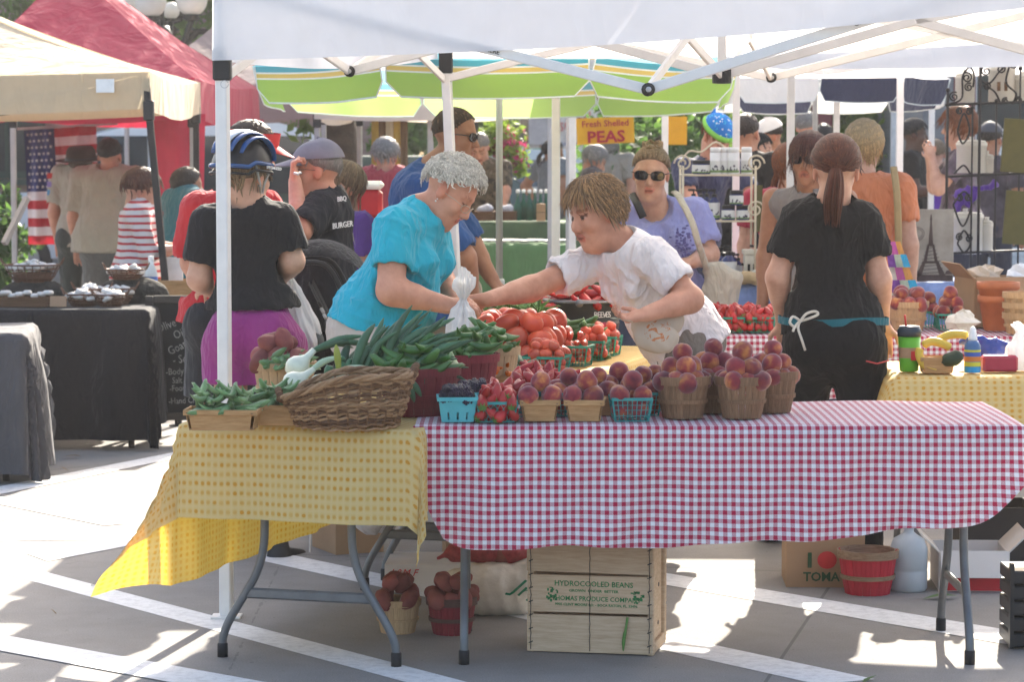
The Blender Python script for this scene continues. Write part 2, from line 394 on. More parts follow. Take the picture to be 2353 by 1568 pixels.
# ================================================================== SETTING: ground and painted lines
def ground_mat():
    k = N('concrete'); co = k.co()
    big = k.noise(.55, 6, .6, co); mid = k.noise(6, 6, .65, co); fine = k.noise(190, 3, .6, co)
    c = k.ramp(big, [(.3, (.205, .19, .172)), (.7, (.29, .27, .247))])
    c = k.mix(.55, c, k.ramp(mid, [(.25, (.165, .155, .143)), (.75, (.3, .285, .265))]))
    c = k.mix(.35, c, k.ramp(fine, [(.3, (.11, .1, .092)), (.7, (.37, .35, .33))]))
    v = k.n('TexVoronoi'); v.feature = 'DISTANCE_TO_EDGE'; v.inputs['Scale'].default_value = .22; v.inputs['Randomness'].default_value = .8
    k.l(co, v.inputs['Vector'])
    wob = k.mth('ADD', v.outputs['Distance'], k.mth('MULTIPLY', k.noise(14, 3, .5, co), .006))
    c = k.mix(k.mth('MULTIPLY', k.mth('LESS_THAN', wob, .0034), .35), c, (.09, .085, .08))
    br = k.n('TexBrick'); br.offset = 0; br.inputs['Scale'].default_value = .28; br.inputs['Mortar Size'].default_value = .0016
    br.inputs['Brick Width'].default_value = 1; br.inputs['Row Height'].default_value = 1; br.inputs['Mortar Smooth'].default_value = 0
    mp = k.n('Mapping'); k.l(co, mp.inputs[0]); mp.inputs['Rotation'].default_value = (0, 0, .22); mp.inputs['Location'].default_value = (.4, 1.3, 0); k.l(mp.outputs[0], br.inputs['Vector'])
    c = k.mix(k.mth('MULTIPLY', br.outputs['Fac'], .55), c, (.08, .075, .07))
    sp = k.mth('GREATER_THAN', k.noise(38, 2, .5, co), .735); c = k.mix(k.mth('MULTIPLY', sp, .6), c, (.1, .09, .08))
    k.bump(k.mth('ADD', mid, k.mth('MULTIPLY', fine, .8)), .28, .006)
    return k.fin(c, .85, .25)
GRD = ob('ground', [(-70, -6, 0), (70, -6, 0), (70, 110, 0), (-70, 110, 0)], [(0, 1, 2, 3)], ground_mat(), kind='structure', smooth=False)
def paint_mat():
    k = N('road_paint'); co = k.co()
    f = k.noise(26, 6, .7, co); f2 = k.noise(150, 3, .6, co)
    c = k.ramp(f, [(.25, (.5, .49, .47)), (.55, (.74, .73, .71))])
    c = k.mix(k.mth('GREATER_THAN', k.mth('ADD', f2, k.mth('MULTIPLY', f, .45)), .93), c, (.3, .29, .27))
    k.bump(f2, .25, .003); return k.fin(c, .7, .3)
PAINT = paint_mat()
SZ = [.0014]
def stripe(top, bot, name='parking_line'):
    """painted line given by the upper and lower edge as seen on the photo grid"""
    P = [on(x, y, SZ[0]) for x, y in top] + [on(x, y, SZ[0]) for x, y in bot[::-1]]; SZ[0] += .0003
    n = len(top); Fs = [(i, i + 1, 2 * n - 2 - i, 2 * n - 1 - i) for i in range(n - 1)]
    o = ob(name, P, [f[::-1] for f in Fs], PAINT, kind='structure', smooth=False); return o
stripe([(-60, 1272), (1090, 1573)], [(-60, 1300), (960, 1576)])
stripe([(600, 1261), (2010, 1562)], [(600, 1289), (1880, 1574)])
stripe([(1100, 1246), (2420, 1466)], [(1100, 1270), (2420, 1500)])
stripe([(-60, 1229), (530, 1221)], [(-60, 1244), (530, 1237)])
stripe([(60, 1272), (335, 1222)], [(110, 1290), (395, 1236)])
stripe([(-60, 1130), (290, 1203)], [(-60, 1147), (240, 1208)])
stripe([(-60, 1130), (420, 1036)], [(-60, 1149), (420, 1050)])
stripe([(-60, 1448), (640, 1574)], [(-60, 1485), (420, 1574)])
LEAF = M('dry_leaf', (.2, .13, .06), .8, .3)
for i, (x, y, s, lab) in enumerate([(165, 1052, .1, 'pale dry leaf on the shaded concrete by the grey cloth'), (148, 1080, .05, 'small dry leaf on sunlit concrete left of yellow cloth'),
        (128, 1407, .035, 'brown twig bit on shaded concrete at far left'), (98, 1505, .03, 'tiny brown leaf on sunlit concrete at lower left'),
        (1975, 1563, .12, 'green leaf scrap lying on concrete before the wooden crate'), (215, 1343, .05, 'thin dark twig beside the white painted line'), (2160, 1375, .12, 'green stem trimmings beside the white jug')]):
    p = on(x, y, .006); g = G(); n = 7; a0 = rnd.random() * 3
    L = [V(p.x + s * (t - .5) * math.cos(a0 * .3), p.y + s * (t - .5) * math.sin(a0 * .3), .006 + .012 * math.sin(3 * t + i)) for t in [q / n for q in range(n + 1)]]
    for q in range(n):
        w0 = s * .18 * math.sin(math.pi * q / n) + .001; w1 = s * .18 * math.sin(math.pi * (q + 1) / n) + .001
        g.add([L[q] + V(0, w0, 0), L[q] - V(0, w0, 0), L[q + 1] - V(0, w1, 0), L[q + 1] + V(0, w1, 0)], [(0, 1, 2, 3)])
    g.build('fallen_leaf', M('green_scrap', (.1, .17, .05), .7) if 'green' in lab else LEAF, label=lab, cat='leaf', group='leaf litter on the concrete')

# ================================================================== TENTS
WHITE_T = cloth('tent_white', (.8, .8, .82), trans=.42, bump=.22, bscale=2.2, var=.03, fine=False)
METAL_W = M('white_metal', (.72, .7, .67), .45, .06, spec=.4)
METAL_G = M('grey_metal', (.42, .42, .42), .4, .1, metal=.5)
BLACKP = M('black_plastic', (.018, .018, .02), .45, .2)
BLACKM = M('black_metal', (.02, .02, .022), .4, .2, metal=.3)
def lerp(a, b, t): return Vector(a) * (1 - t) + Vector(b) * t
def tent(label, cs, zb, vh, peak, fabric, frame, group='pop-up canopies', legs=(0, 1, 2, 3), legw=.04, sag=.06, val_sag=.02, feet=None, cat='canopy tent', drops=None, seed=0):
    """cs: 4 corners counter-clockwise from front-left seen from above (front-left, front-right, back-right, back-left)"""
    t = thing('canopy_tent', label, cat, (cs[0][0], cs[0][1], 0), group)
    top = [V(c[0], c[1], z + vh) for c, z in zip(cs, zb)]; pk = Vector(peak); ctr = sum((V(c[0], c[1], 0) for c in cs), V(0, 0, 0)) / 4
    r = random.Random(seed)
    for i in range(4):
        a, b = top[i], top[(i + 1) % 4]; ph = r.random() * 6
        def roof(u, v, a=a, b=b, ph=ph):
            e = lerp(a, b, u); p = lerp(e, pk, v); s = math.sin(math.pi * v) * sag * (1 if v < 1 else 0)
            p.z -= s + .035 * math.sin(math.pi * u) * (1 - v) ** 2; p.z += .006 * math.sin(17 * u + ph + 6 * v) * (1 - v) * v * 4
            return p, (u * 3, v * 2)
        sheet('roof_panel', roof, 22, 14, fabric, t)
        out = (V(a.x, a.y, 0) + V(b.x, b.y, 0)) / 2 - ctr; out.z = 0; out.normalize()
        vd = drops[i] if drops else vh
        def val(u, v, a=a, b=b, ph=ph, out=out, vd=vd):
            e = lerp(a, b, u); e.z -= .035 * math.sin(math.pi * u)
            drop = vd * v + val_sag * math.sin(math.pi * u) * v
            o = (.006 + .012 * v * math.sin(8 * u + ph) + .008 * v * math.sin(23 * u + 2 * ph)) 
            return e + out * o + V(0, 0, -drop), (u * 3, v * vd)
        sheet('valance', val, 36, 5, fabric, t)
    for i in legs:
        p = V(cs[i][0], cs[i][1], 0); q = V(top[i].x, top[i].y, top[i].z - .03); inn = (ctr - p); inn.z = 0; inn.normalize(); p = p + inn * .03; q = q + inn * .03
        f = feet[i] if feet and feet.get(i) else p
        lg = G().bar(f, q, legw, legw, up=(out.x, out.y, 0), bev=.004).build('leg', frame, t)
        G().box(f + V(0, 0, .004), (.1, .08, .008), bev=.002).build('foot_plate', frame, lg)
        d = (q - f).normalized(); zz = f + (q - f) * ((zb[i] - .01 - f.z) / (q.z - f.z))
        G().box(zz, (legw * 1.5, legw * 1.5, .11), bev=.006).build('bracket', BLACKP, t)
    return t, top, pk
C1, C2, C3, C4 = (-.985, 9.18), (-.315, 12.0), (2.5, 11.32), (1.84, 8.5)
tA, topA, pkA = tent('white pop-up canopy over the produce stall in front', [C1, C4, C3, C2], [1.865, 2.035, 2.03, 1.95], .34, (.76, 10.25, 3.05), WHITE_T, METAL_W,
                     feet={3: V(-.2, 11.95, 0)}, seed=3, val_sag=.0)
# the hinged trusses of that canopy
def truss_bar(a, b, parent=tA, w=.014, h=.034):
    return G().bar(a, b, w, h, bev=.003).build('truss_bar', METAL_W, parent)
_c = [V(C1[0], C1[1], 0), V(C4[0], C4[1], 0), V(C3[0], C3[1], 0), V(C2[0], C2[1], 0)]
HUB = V(.76, 10.05, 1.835); zt = [2.12, 2.2, 2.2, 2.16]; zs = [1.815, 1.9, 1.9, 1.86]; zm = [1.765, 1.84, 1.86, 1.862]
inA = [(V(HUB.x, HUB.y, 0) - c).normalized() * .045 for c in _c]
OPEN_ = []
for i in range(4):
    a, b = _c[i] + inA[i], _c[(i + 1) % 4] + inA[(i + 1) % 4]; m = (a + b) / 2; j = (i + 1) % 4
    mb = V(m.x, m.y, zm[i]); mt = V(m.x, m.y, zm[i] + .33)
    bars = [(V(a.x, a.y, zt[i]), mb), (V(b.x, b.y, zt[j]), mb)]
    if i != 0: bars += [(V(a.x, a.y, zs[i]), mt), (V(b.x, b.y, zs[j]), mt)]
    for p, q in bars: OPEN_.append((truss_bar(p, q), p, q))
    h = V(HUB.x, HUB.y, HUB.z); hm = lerp(h, mb, .5); hm.z = [1.955, 2.03, 2.0, 2.03][i]
    truss_bar(h, hm); truss_bar(hm, mb); truss_bar(hm, V(m.x, m.y, zm[i] + .33)); 
    G().lathe([(.012, -.03), (.022, -.02), (.022, .02), (.012, .03)], 12, mb, Matrix.Rotation(R(90), 3, 'X')).build('hinge', BLACKP, tA)
    G().lathe([(.004, -.026), (.009, -.024), (.009, .024), (.004, .026)], 10, mb + V(0, -.02, 0), Matrix.Rotation(R(90), 3, 'X')).build('bolt', METAL_G, tA)
G().lathe([(.02, -.03), (.035, -.028), (.035, .028), (.02, .03)], 14, HUB).build('hinge', BLACKP, tA)
truss_bar(HUB, V(.76, 10.2, 3.0), w=.03, h=.03)
INK = M('black_ink', (.015, .015, .015), .6)
for k_, f_ in ((0, .62), (1, .5)):
    o, p, q = OPEN_[k_]; d = (q - p).normalized(); pos = lerp(p, q, f_)
    x = d if d.x > 0 else -d; yv = V(0, 0, 1) - x * x.z; yv.normalize(); z = x.cross(yv)
    M4 = Matrix((x.to_4d(), yv.to_4d(), z.to_4d(), V(0, 0, 0, 1))).transposed(); 
    for c_ in range(3): M4[3][c_] = 0
    M4.translation = pos + z * .0085 - yv * .008
    text('lettering', 'OPEN HERE', .021, M4, INK, tA)
# rust stain and pull ring
G().tube([at(516 + 9 * math.cos(a), 193 + 9 * math.sin(a), 9.12) for a in [q * .6 for q in range(11)]], .0012, 5).build('pull_ring', METAL_G, tA)
tB, topB, pkB = tent('second white canopy behind, its valance lit from the back', [(.2, 14.0), (3.3, 13.8), (3.4, 16.9), (.35, 17.0)], [1.985, 1.985, 2.0, 2.0], .24, (1.8, 15.4, 2.95), WHITE_T, METAL_W, legw=.042, val_sag=.0, seed=9)
for a, b in (((.25, 14.06, 2.18), (1.75, 13.98, 1.98)), ((1.75, 13.98, 1.98), (3.25, 13.86, 2.18)), ((.25, 14.06, 1.95), (1.75, 13.98, 2.16)), ((1.75, 13.98, 2.16), (3.25, 13.86, 1.95)),
             ((.4, 16.95, 2.2), (1.9, 16.9, 2.0)), ((1.9, 16.9, 2.0), (3.35, 16.85, 2.2))):
    truss_bar(a, b, tB)
TAN_T = cloth('tent_tan', (.62, .5, .34), trans=.3, bump=.35, bscale=2.5, var=.05, fine=False)
tT, _, _ = tent('tan pop-up canopy with black poles over the soap table', [(-5.2, 15.3), (-2.0, 15.3), (-2.05, 18.2), (-5.2, 18.2)], [1.785, 1.765, 1.76, 1.76], .205, (-3.6, 16.8, 2.55), TAN_T, BLACKM,
     legs=(1, 2), legw=.038, feet={1: V(-1.86, 15.35, 0)}, sag=.05, seed=5)
for a, b in (((-2.05, 15.35, 1.92), (-3.5, 15.35, 1.76)), ((-3.5, 15.35, 1.76), (-5.1, 15.35, 1.92)), ((-2.1, 18.1, 1.9), (-3.5, 18.1, 1.74)), ((-3.5, 18.1, 1.74), (-5.1, 18.1, 1.9)), ((-2.03, 15.4, 1.92), (-2.06, 16.8, 1.76)), ((-2.06, 16.8, 1.76), (-2.08, 18.1, 1.9))):
    G().bar(a, b, .012, .026).build('truss_bar', BLACKM, tT)
G().box(V(-2.24, 15.275, 1.89), (.1, .004, .075), bev=.001).build('label_patch', M('patch', (.8, .8, .78), .6), tT)
RED_T = cloth('tent_red', (.5, .035, .075), trans=.3, bump=.4, bscale=2.2, var=.07, fine=False)
tR, topR, _ = tent('red pop-up canopy with red cloth wrapped round its legs', [(-3.75, 18.5), (-2.12, 18.5), (-1.98, 21.6), (-3.9, 21.6)], [1.76, 1.735, 1.72, 1.74], .265, (-3.16, 20.0, 2.86), RED_T, METAL_G, legw=.04, sag=.04, seed=8)
def curtain(u, v):
    w0 = .085 + .1 * (1 - v) ** 1.4; a = (u - .5) * 2
    x = -2.235 + .08 * v + w0 * a; y = 18.49 + .05 * abs(a) + .022 * math.sin(9 * u + 2 * v) * (.3 + v)
    return V(x, y, 1.76 - 1.74 * v), (u, v)
sheet('leg_curtain', curtain, 24, 30, RED_T, tR)
def curtain2(u, v):
    a = (u - .5) * 2; return V(-1.985 + .05 * a, 21.52 + .05 * abs(a) + .02 * math.sin(8 * u), 1.74 - 1.72 * v), (u, v)
sheet('leg_curtain', curtain2, 14, 20, RED_T, tR)
def curtain3(u, v):
    a = (u - .5) * 2; return V(-3.68 + .13 * a, 18.5 + .05 * abs(a) + .03 * math.sin(9 * u + v), 1.76 - 1.74 * v), (u, v)
sheet('leg_curtain', curtain3, 14, 20, RED_T, tR)
GREY_T = cloth('tent_grey', (.3, .29, .3), trans=.25, bump=.3, bscale=2, var=.04, fine=False)
tent('grey pop-up canopy standing behind the red one', [(-3.5, 25), (-.9, 25), (-.8, 27.6), (-3.5, 27.6)], [1.9, 1.9, 1.9, 1.9], .2, (-1.9, 26.3, 3.2), GREY_T, METAL_G, legs=(0, 2, 3), seed=2)
TAUPE_T = cloth('tent_taupe', (.36, .27, .25), trans=.3, bump=.3, bscale=2, var=.05, fine=False)
tent('brown canopy beside the red tent with a sagging valance', [(-3.2, 22.8), (-1.52, 22.6), (-1.5, 25), (-3.2, 25)], [1.76, 1.77, 1.78, 1.78], .3, (-2.4, 24, 2.7), TAUPE_T, METAL_G, legs=(1, 2), seed=12)
CREAM_T = cloth('tent_cream', (.72, .64, .55), trans=.35, bump=.3, bscale=2, var=.05, fine=False)
tent('cream canopy behind the green and blue umbrella', [(-1.49, 20.9), (.3, 20.5), (.4, 23.2), (-1.3, 23.4)], [1.74, 1.83, 1.8, 1.76], .26, (-.5, 22, 2.7), CREAM_T, METAL_G, legs=(0, 1, 3), seed=21)
G().bar((-.64, 21.2, 1.9), (-.53, 21.2, 0), .035, .035).build('tent_pole', METAL_G, None, label='grey pole leaning beside the hanging quilt', cat='pole')

# ================================================================== UMBRELLAS
def umbrella_mats():
    k = N('umbrella_stripes'); uv = k.co('UV'); sp = k.n('SeparateXYZ'); k.l(uv, sp.inputs[0])
    lime, teal, yel, wh = (.3, .52, .025), (.02, .35, .47), (.75, .5, .08), (.8, .8, .78)
    c = k.ramp(sp.outputs[1], [(0, yel), (.18, wh), (.30, teal), (.36, yel), (.40, wh), (.52, yel), (.62, wh), (.70, teal), (.845, wh), (.853, yel), (.872, wh), (.88, lime), (.99, (.5, .62, .6))], 'CONSTANT')
    c = k.mix(k.mth('MULTIPLY', k.noise(5, 4, .6, k.co()), .35), c, k.mix(1, c, (.7, .75, .7), 'MULTIPLY'))
    k.bump(k.noise(7, 3, .5, k.co(), .4), .35, .02)
    tc = k.mix(.3, c, (.8, .8, .75)); m_ = k.fin(c, .8, .2, 0, .5); k.l(tc, [n for n in k.t.nodes if n.type == 'BSDF_TRANSLUCENT'][0].inputs[0]); return m_
UMB1 = umbrella_mats()
NAVY_F = cloth('navy_flap', (.035, .04, .075), trans=.12, bump=.4, bscale=6)
WHITE_F = cloth('white_flap', (.78, .77, .76), trans=.35, bump=.3, bscale=5, var=.03)
PIPING = M('pale_piping', (.66, .7, .68), .7)
def umbrella(label, c, rad, n, rise, tilt, phase, flap_h, canopy_m, flap_m, pole_m, pole_r=.017, skew=0.0):
    """c = point on the axis at rim height"""
    u = thing('market_umbrella', label, 'umbrella', (c[0], c[1], 0)); base = V(*c)
    Mt = Matrix.Rotation(tilt, 3, 'X') @ Matrix.Rotation(skew, 3, 'Y')
    def W(p): return base + Mt @ Vector(p)
    for i in range(n):
        a0, a1 = phase + 2 * math.pi * i / n, phase + 2 * math.pi * (i + 1) / n
        e0, e1 = V(math.cos(a0), math.sin(a0), 0) * rad, V(math.cos(a1), math.sin(a1), 0) * rad; mid = (a0 + a1) / 2
        def gore(p, v, e0=e0, e1=e1):
            e = lerp(e0, e1, p); q = e * v; z = rise * (1 - v) ** .92 - .035 * math.sin(math.pi * p) * v * (1.2 - v) * 2
            q = q * (1 - .02 * math.sin(math.pi * p) * v)
            return W((q.x, q.y, z)), (p, v * .82)
        sheet('canopy_panel', gore, 10, 14, canopy_m, u)
        fm = flap_m[i % len(flap_m)]; r_ = random.Random(i)
        ph = r_.random() * 6
        def shape(p, v, e0=e0, e1=e1, ph=ph, mid=mid):
            # rounded lower corners, gathered a little inwards
            edge = .02; rr = .07
            x = edge + (1 - 2 * edge) * p
            cut = 0
            if p < rr: cut = 1 - math.sqrt(max(0, 1 - (1 - p / rr) ** 2))
            if p > 1 - rr: cut = 1 - math.sqrt(max(0, 1 - (1 - (1 - p) / rr) ** 2))
            vv = v * (1 - .38 * cut)
            e = lerp(e0, e1, x); out = V(math.cos(mid), math.sin(mid), 0)
            sagz = -.035 * math.sin(math.pi * x) * .4
            k = -.10 * vv * flap_h / .16 * .4 + .012 * math.sin(7 * x + ph) * vv + .007 * math.sin(17 * x + ph) * vv
            q = e * (1 - .02 * math.sin(math.pi * x)) + out * k
            return W((q.x, q.y, sagz)) + V(0, 0, -flap_h * vv), (x, .82 + .175 * vv * (1.02 if vv > .97 else 1))
        fl = sheet('flap', shape, 14, 6, fm, u)
        P = [shape(0, t / 4)[0] for t in range(5)] + [shape(t / 14, 1)[0] for t in range(15)] + [shape(1, 1 - t / 4)[0] for t in range(5)]
        G().tube(P, .0035, 5).build('piping', PIPING, fl)
        G().tube([W((0, 0, rise - .05))] + [W((e0.x * t, e0.y * t, rise * (1 - t) ** .92 - .015)) for t in (.25, .5, .75, .98)], .006, 5).build('rib', pole_m, u)
    top = W((0, 0, rise + .03)); d = Mt @ V(0, 0, 1)
    G().tube([V(base.x, base.y, 0), V(base.x, base.y, .9)], pole_r, 12).build('pole', pole_m, u, smooth=True)
    G().tube([V(base.x, base.y, .88), top], pole_r * .86, 12).build('pole', pole_m, u, smooth=True)
    G().lathe([(pole_r * 1.1, -.04), (pole_r * 1.35, -.03), (pole_r * 1.35, .03), (pole_r * 1.1, .04)], 12, (base.x, base.y, .9)).build('collar', M('collar', (.6, .62, .58), .4), u, smooth=True)
    G().lathe([(.01, 0), (.022, .02), (.012, .06), (.002, .08)], 10, top).build('finial', pole_m, u, smooth=True)
    return u
POLE_A = M('pole_alu', (.5, .52, .47), .35, .05, metal=.4)
umbrella('lime green, teal and yellow striped market umbrella over the stall', (-.06, 13.1, 1.918), 1.2, 8, .42, R(-2.0), R(20), .165, UMB1, [UMB1], POLE_A, pole_r=.019)
umbrella('navy and white market umbrella at the stall behind', (2.1, 19.2, 1.985), .95, 10, .3, R(-2.2), R(-94.5), .17, WHITE_F, [NAVY_F, NAVY_F, WHITE_F, NAVY_F, WHITE_F, NAVY_F, WHITE_F, NAVY_F, WHITE_F, WHITE_F], METAL_G, pole_r=.021)

# ================================================================== TABLES AND CLOTHS
def gingham(key, red, p=.0254):
    k = N(key); uv = k.co('UV'); sp = k.n('SeparateXYZ'); k.l(uv, sp.inputs[0]); co = k.co()
    wob = k.mth('MULTIPLY', k.mth('SUBTRACT', k.noise(9, 2, .5, co), .5), .05)
    gx = k.mth('LESS_THAN', k.mth('FRACT', k.mth('ADD', k.mth('DIVIDE', sp.outputs[0], p), wob)), .5)
    gy = k.mth('LESS_THAN', k.mth('FRACT', k.mth('ADD', k.mth('DIVIDE', sp.outputs[1], p), wob)), .5)
    tw = k.mth('FRACT', k.mth('MULTIPLY', k.mth('ADD', sp.outputs[0], sp.outputs[1]), 330))
    s = k.mth('MULTIPLY', k.mth('ADD', gx, gy), .5)
    mid = k.mix(k.mth('LESS_THAN', tw, .5), tuple(a * .8 + b * .2 for a, b in zip(red, (.8, .78, .8))), tuple(a * .38 + b * .62 for a, b in zip(red, (.8, .78, .8))))
    c = k.mix(k.mth('GREATER_THAN', s, .25), (.8, .79, .8), mid); c = k.mix(k.mth('GREATER_THAN', s, .75), c, red)
    c = k.mix(k.mth('MULTIPLY', k.noise(3, 4, .6, co), .22), c, k.mix(1, c, (.75, .75, .8), 'MULTIPLY'))
    k.bump(k.mth('ADD', k.noise(6, 4, .5, co, .8), k.mth('MULTIPLY', k.noise(300, 2, .5, co), .04)), .55, .03)
    return k.fin(c, .8, .25, 0, .18, None, .1)
def cane(key='cane_print'):
    k = N(key); uv = k.co('UV'); sp = k.n('SeparateXYZ'); k.l(uv, sp.inputs[0]); co = k.co()
    wob = k.mth('MULTIPLY', k.mth('SUBTRACT', k.noise(40, 2, .5, co), .5), .22)
    fx = k.mth('SUBTRACT', k.mth('FRACT', k.mth('ADD', k.mth('DIVIDE', sp.outputs[0], .029), wob)), .5)
    fy = k.mth('SUBTRACT', k.mth('FRACT', k.mth('ADD', k.mth('DIVIDE', sp.outputs[1], .0205), wob)), .5)
    ex = k.mth('POWER', k.mth('ABSOLUTE', k.mth('DIVIDE', fx, .215)), 2); ey = k.mth('POWER', k.mth('ABSOLUTE', k.mth('DIVIDE', fy, .29)), 2)
    dot = k.mth('LESS_THAN', k.mth('ADD', ex, ey), 1)
    l1 = k.mth('LESS_THAN', k.mth('ABSOLUTE', k.mth('SUBTRACT', k.mth('ABSOLUTE', fx), .44)), .035)
    l2 = k.mth('LESS_THAN', k.mth('ABSOLUTE', k.mth('SUBTRACT', k.mth('ABSOLUTE', fy), .44)), .04)
    dg = k.mth('LESS_THAN', k.mth('ABSOLUTE', k.mth('SUBTRACT', k.mth('ADD', k.mth('ABSOLUTE', fx), k.mth('ABSOLUTE', fy)), .72)), .05)
    ln = k.mth('MAXIMUM', k.mth('MAXIMUM', l1, l2), dg)
    c = k.mix(k.mth('MULTIPLY', ln, .45), (.76, .58, .24), (.8, .69, .4)); wn = k.n('TexWhiteNoise'); cb = k.n('CombineXYZ'); k.l(k.mth('FLOOR', k.mth('DIVIDE', sp.outputs[0], .029)), cb.inputs[0]); k.l(k.mth('FLOOR', k.mth('DIVIDE', sp.outputs[1], .0205)), cb.inputs[1]); k.l(cb.outputs[0], wn.inputs['Vector']); c = k.mix(k.mth('MULTIPLY', dot, k.mth('MULTIPLY_ADD', wn.outputs['Value'], .6, .35)), c, (.64, .27, .03))
    c = k.mix(k.mth('MULTIPLY', k.noise(4, 4, .6, co), .3), c, k.mix(1, c, (.85, .8, .7), 'MULTIPLY'))
    st = k.mth('GREATER_THAN', k.noise(13, 2, .5, co), .77); c = k.mix(k.mth('MULTIPLY', st, .35), c, (.35, .2, .08))
    k.bump(k.mth('ADD', k.noise(7, 3, .5, co, .8), k.mth('MULTIPLY', k.noise(300, 2, .5, co), .04)), .5, .03)
    return k.fin(c, .75, .25, 0, .33, (.8, .5, .03))
GING = gingham('gingham_red', (.43, .02, .06)); CANE = cane()
STEEL = M('table_steel', (.14, .145, .15), .42, .15, metal=.35, bump=.1, bscale=90); TOPM = M('table_top', (.6, .58, .54), .6, .06)
RUBBER = M('rubber', (.02, .02, .022), .6)
def folding_table(label, c, rz, L, Wd, z, ends=(1, 1), inset=.1, steel=STEEL, grp='folding tables of the produce stall', pairs=None):
    t = thing('folding_table', label, 'table', (c[0], c[1], 0), grp, rz)
    put('table_top', G().box((0, 0, z - .02), (L - .01, Wd - .01, .032), bev=.008).me('table_top', TOPM), t)
    for s in (pairs if pairs else (-(L / 2 - inset), L / 2 - inset)):
        for q in (-1, 1):
            P = smooth_path([(s, q * .14, z - .04), (s, q * .142, .5), (s, q * .145, .36), (s, q * .17, .27), (s, q * .21, .2), (s, q * .262, .115), (s, q * .283, .06), (s, q * .285, .012)], 4)
            lg = put('leg', G().tube(P, .0135, 10).me('leg', steel, True), t)
            put('rubber_foot', G().lathe([(.0165, .0), (.0165, .04), (.0145, .044)], 12, (s, q * .285, 0)).me('rubber_foot', RUBBER, True), lg)
        put('crossbar', G().box((s, 0, .205), (.014, .41, .034), bev=.006).me('crossbar', steel), t)
        g = math.copysign(.35, -s)
        put('brace', G().bar((s, .0, .45), (s + g, 0, z - .04), .012, .02).bar((s, -.14, .45), (s, .14, .45), .012, .02).me('brace', steel), t)
    return t
def drape(name, label, c, rz, L, Wd, z, drops, mat, amp=.02, flare=.06, seed=0, corner=None, step=.025, cat='tablecloth', freq=13, rounded=False, uvo=(0, 0), group=None):
    """cloth over a table top; drops = (-x, +x, -y, +y) overhang; corner(a, b, o, n) may push hanging points"""
    a0, a1, b0, b1 = -L / 2 - drops[0], L / 2 + drops[1], -Wd / 2 - drops[2], Wd / 2 + drops[3]
    nu, nv = int((a1 - a0) / step), int((b1 - b0) / step); Mz = Matrix.Rotation(rz, 3, 'Z'); C = V(c[0], c[1], 0); r = random.Random(seed); f1, f2 = r.random() * 6, r.random() * 6
    def fn(u, v):
        a, b = a0 + (a1 - a0) * u, b0 + (b1 - b0) * v
        qa, qb = min(max(a, -L / 2), L / 2), min(max(b, -Wd / 2), Wd / 2); va, vb = a - qa, b - qb
        if rounded and va and vb:
            da = drops[0] if va < 0 else drops[1]; db = drops[2] if vb < 0 else drops[3]; fa, fb = abs(va) / max(da, 1e-6), abs(vb) / max(db, 1e-6)
            k = max(fa, fb) / math.hypot(fa, fb); va *= k; vb *= k
        o = math.hypot(va, vb)
        if o < 1e-6:
            zz = z + .0025 * math.sin(9 * a + f1) * math.sin(7 * b + f2); return C + Mz @ V(a, b, zz), (a + uvo[0], b + uvo[1])
        n = V(va / o, vb / o, 0); r0 = .018; s = (qa * n.y - qb * n.x) + math.atan2(n.y, n.x) * .2
        h = r0 * (1 - math.exp(-o / r0)) + o * flare + amp * min(1, o / .25) * (math.sin(freq * s + f1) + .5 * math.sin(2.3 * freq * s + f2)) * .5
        p = V(qa, qb, 0) + n * h; zz = z - max(0, o - r0 * .5)
        if corner:
            d = corner(a, b, va, vb, o)
            if d: p = p + V(d[0], d[1], 0); zz += d[2]
        p.z = max(zz, .012); return C + Mz @ p, (a + uvo[0], b + uvo[1])
    return sheet(name, fn, nu, nv, mat, label=label, cat=cat, group=group)
# yellow tables stand end-on and run away to the right
YA = R(16.5); ydir = V(math.sin(YA), math.cos(YA), 0); yper = V(math.cos(YA), -math.sin(YA), 0); YF = V(-.652, 8.33, 0); ZT = .737
yz = R(90) - YA
Y1c = YF + ydir * .75; Y2c = YF + ydir * (1.53 + .9)
folding_table('folding table under the yellow cane-print cloth, nearest the camera', Y1c, yz, 1.5, .75, ZT, inset=.09)
folding_table('folding table under the second yellow cloth, behind the wicker basket table', Y2c, yz, 1.8, .75, ZT, inset=.1)
def ycorner(a, b, va, vb, o):
    # the front-left corner is blown out sideways; table local -x is the front, +y the left side
    if va < 0 and vb > 0:
        w_ = min(abs(va), vb) / .3; return (-.02 * w_, .5 * w_ * vb, .04 * w_ * vb / .52)
    if va < 0 and vb < 0: return (-.05 * min(abs(va), -vb) / .2, -.02, -.02)
drape('tablecloth', 'yellow cane-print tablecloth with a corner hanging far out on the left', Y1c, yz, 1.5, .75, ZT + .004, (.30, .02, .26, .52), CANE, amp=.022, flare=.03, seed=4, corner=ycorner)
drape('tablecloth', 'second yellow tablecloth under the tomato baskets', Y2c, yz, 1.8, .75, ZT + .006, (.01, .25, .30, .2), CANE, amp=.03, flare=.07, seed=9, step=.03, uvo=(.01, .4))
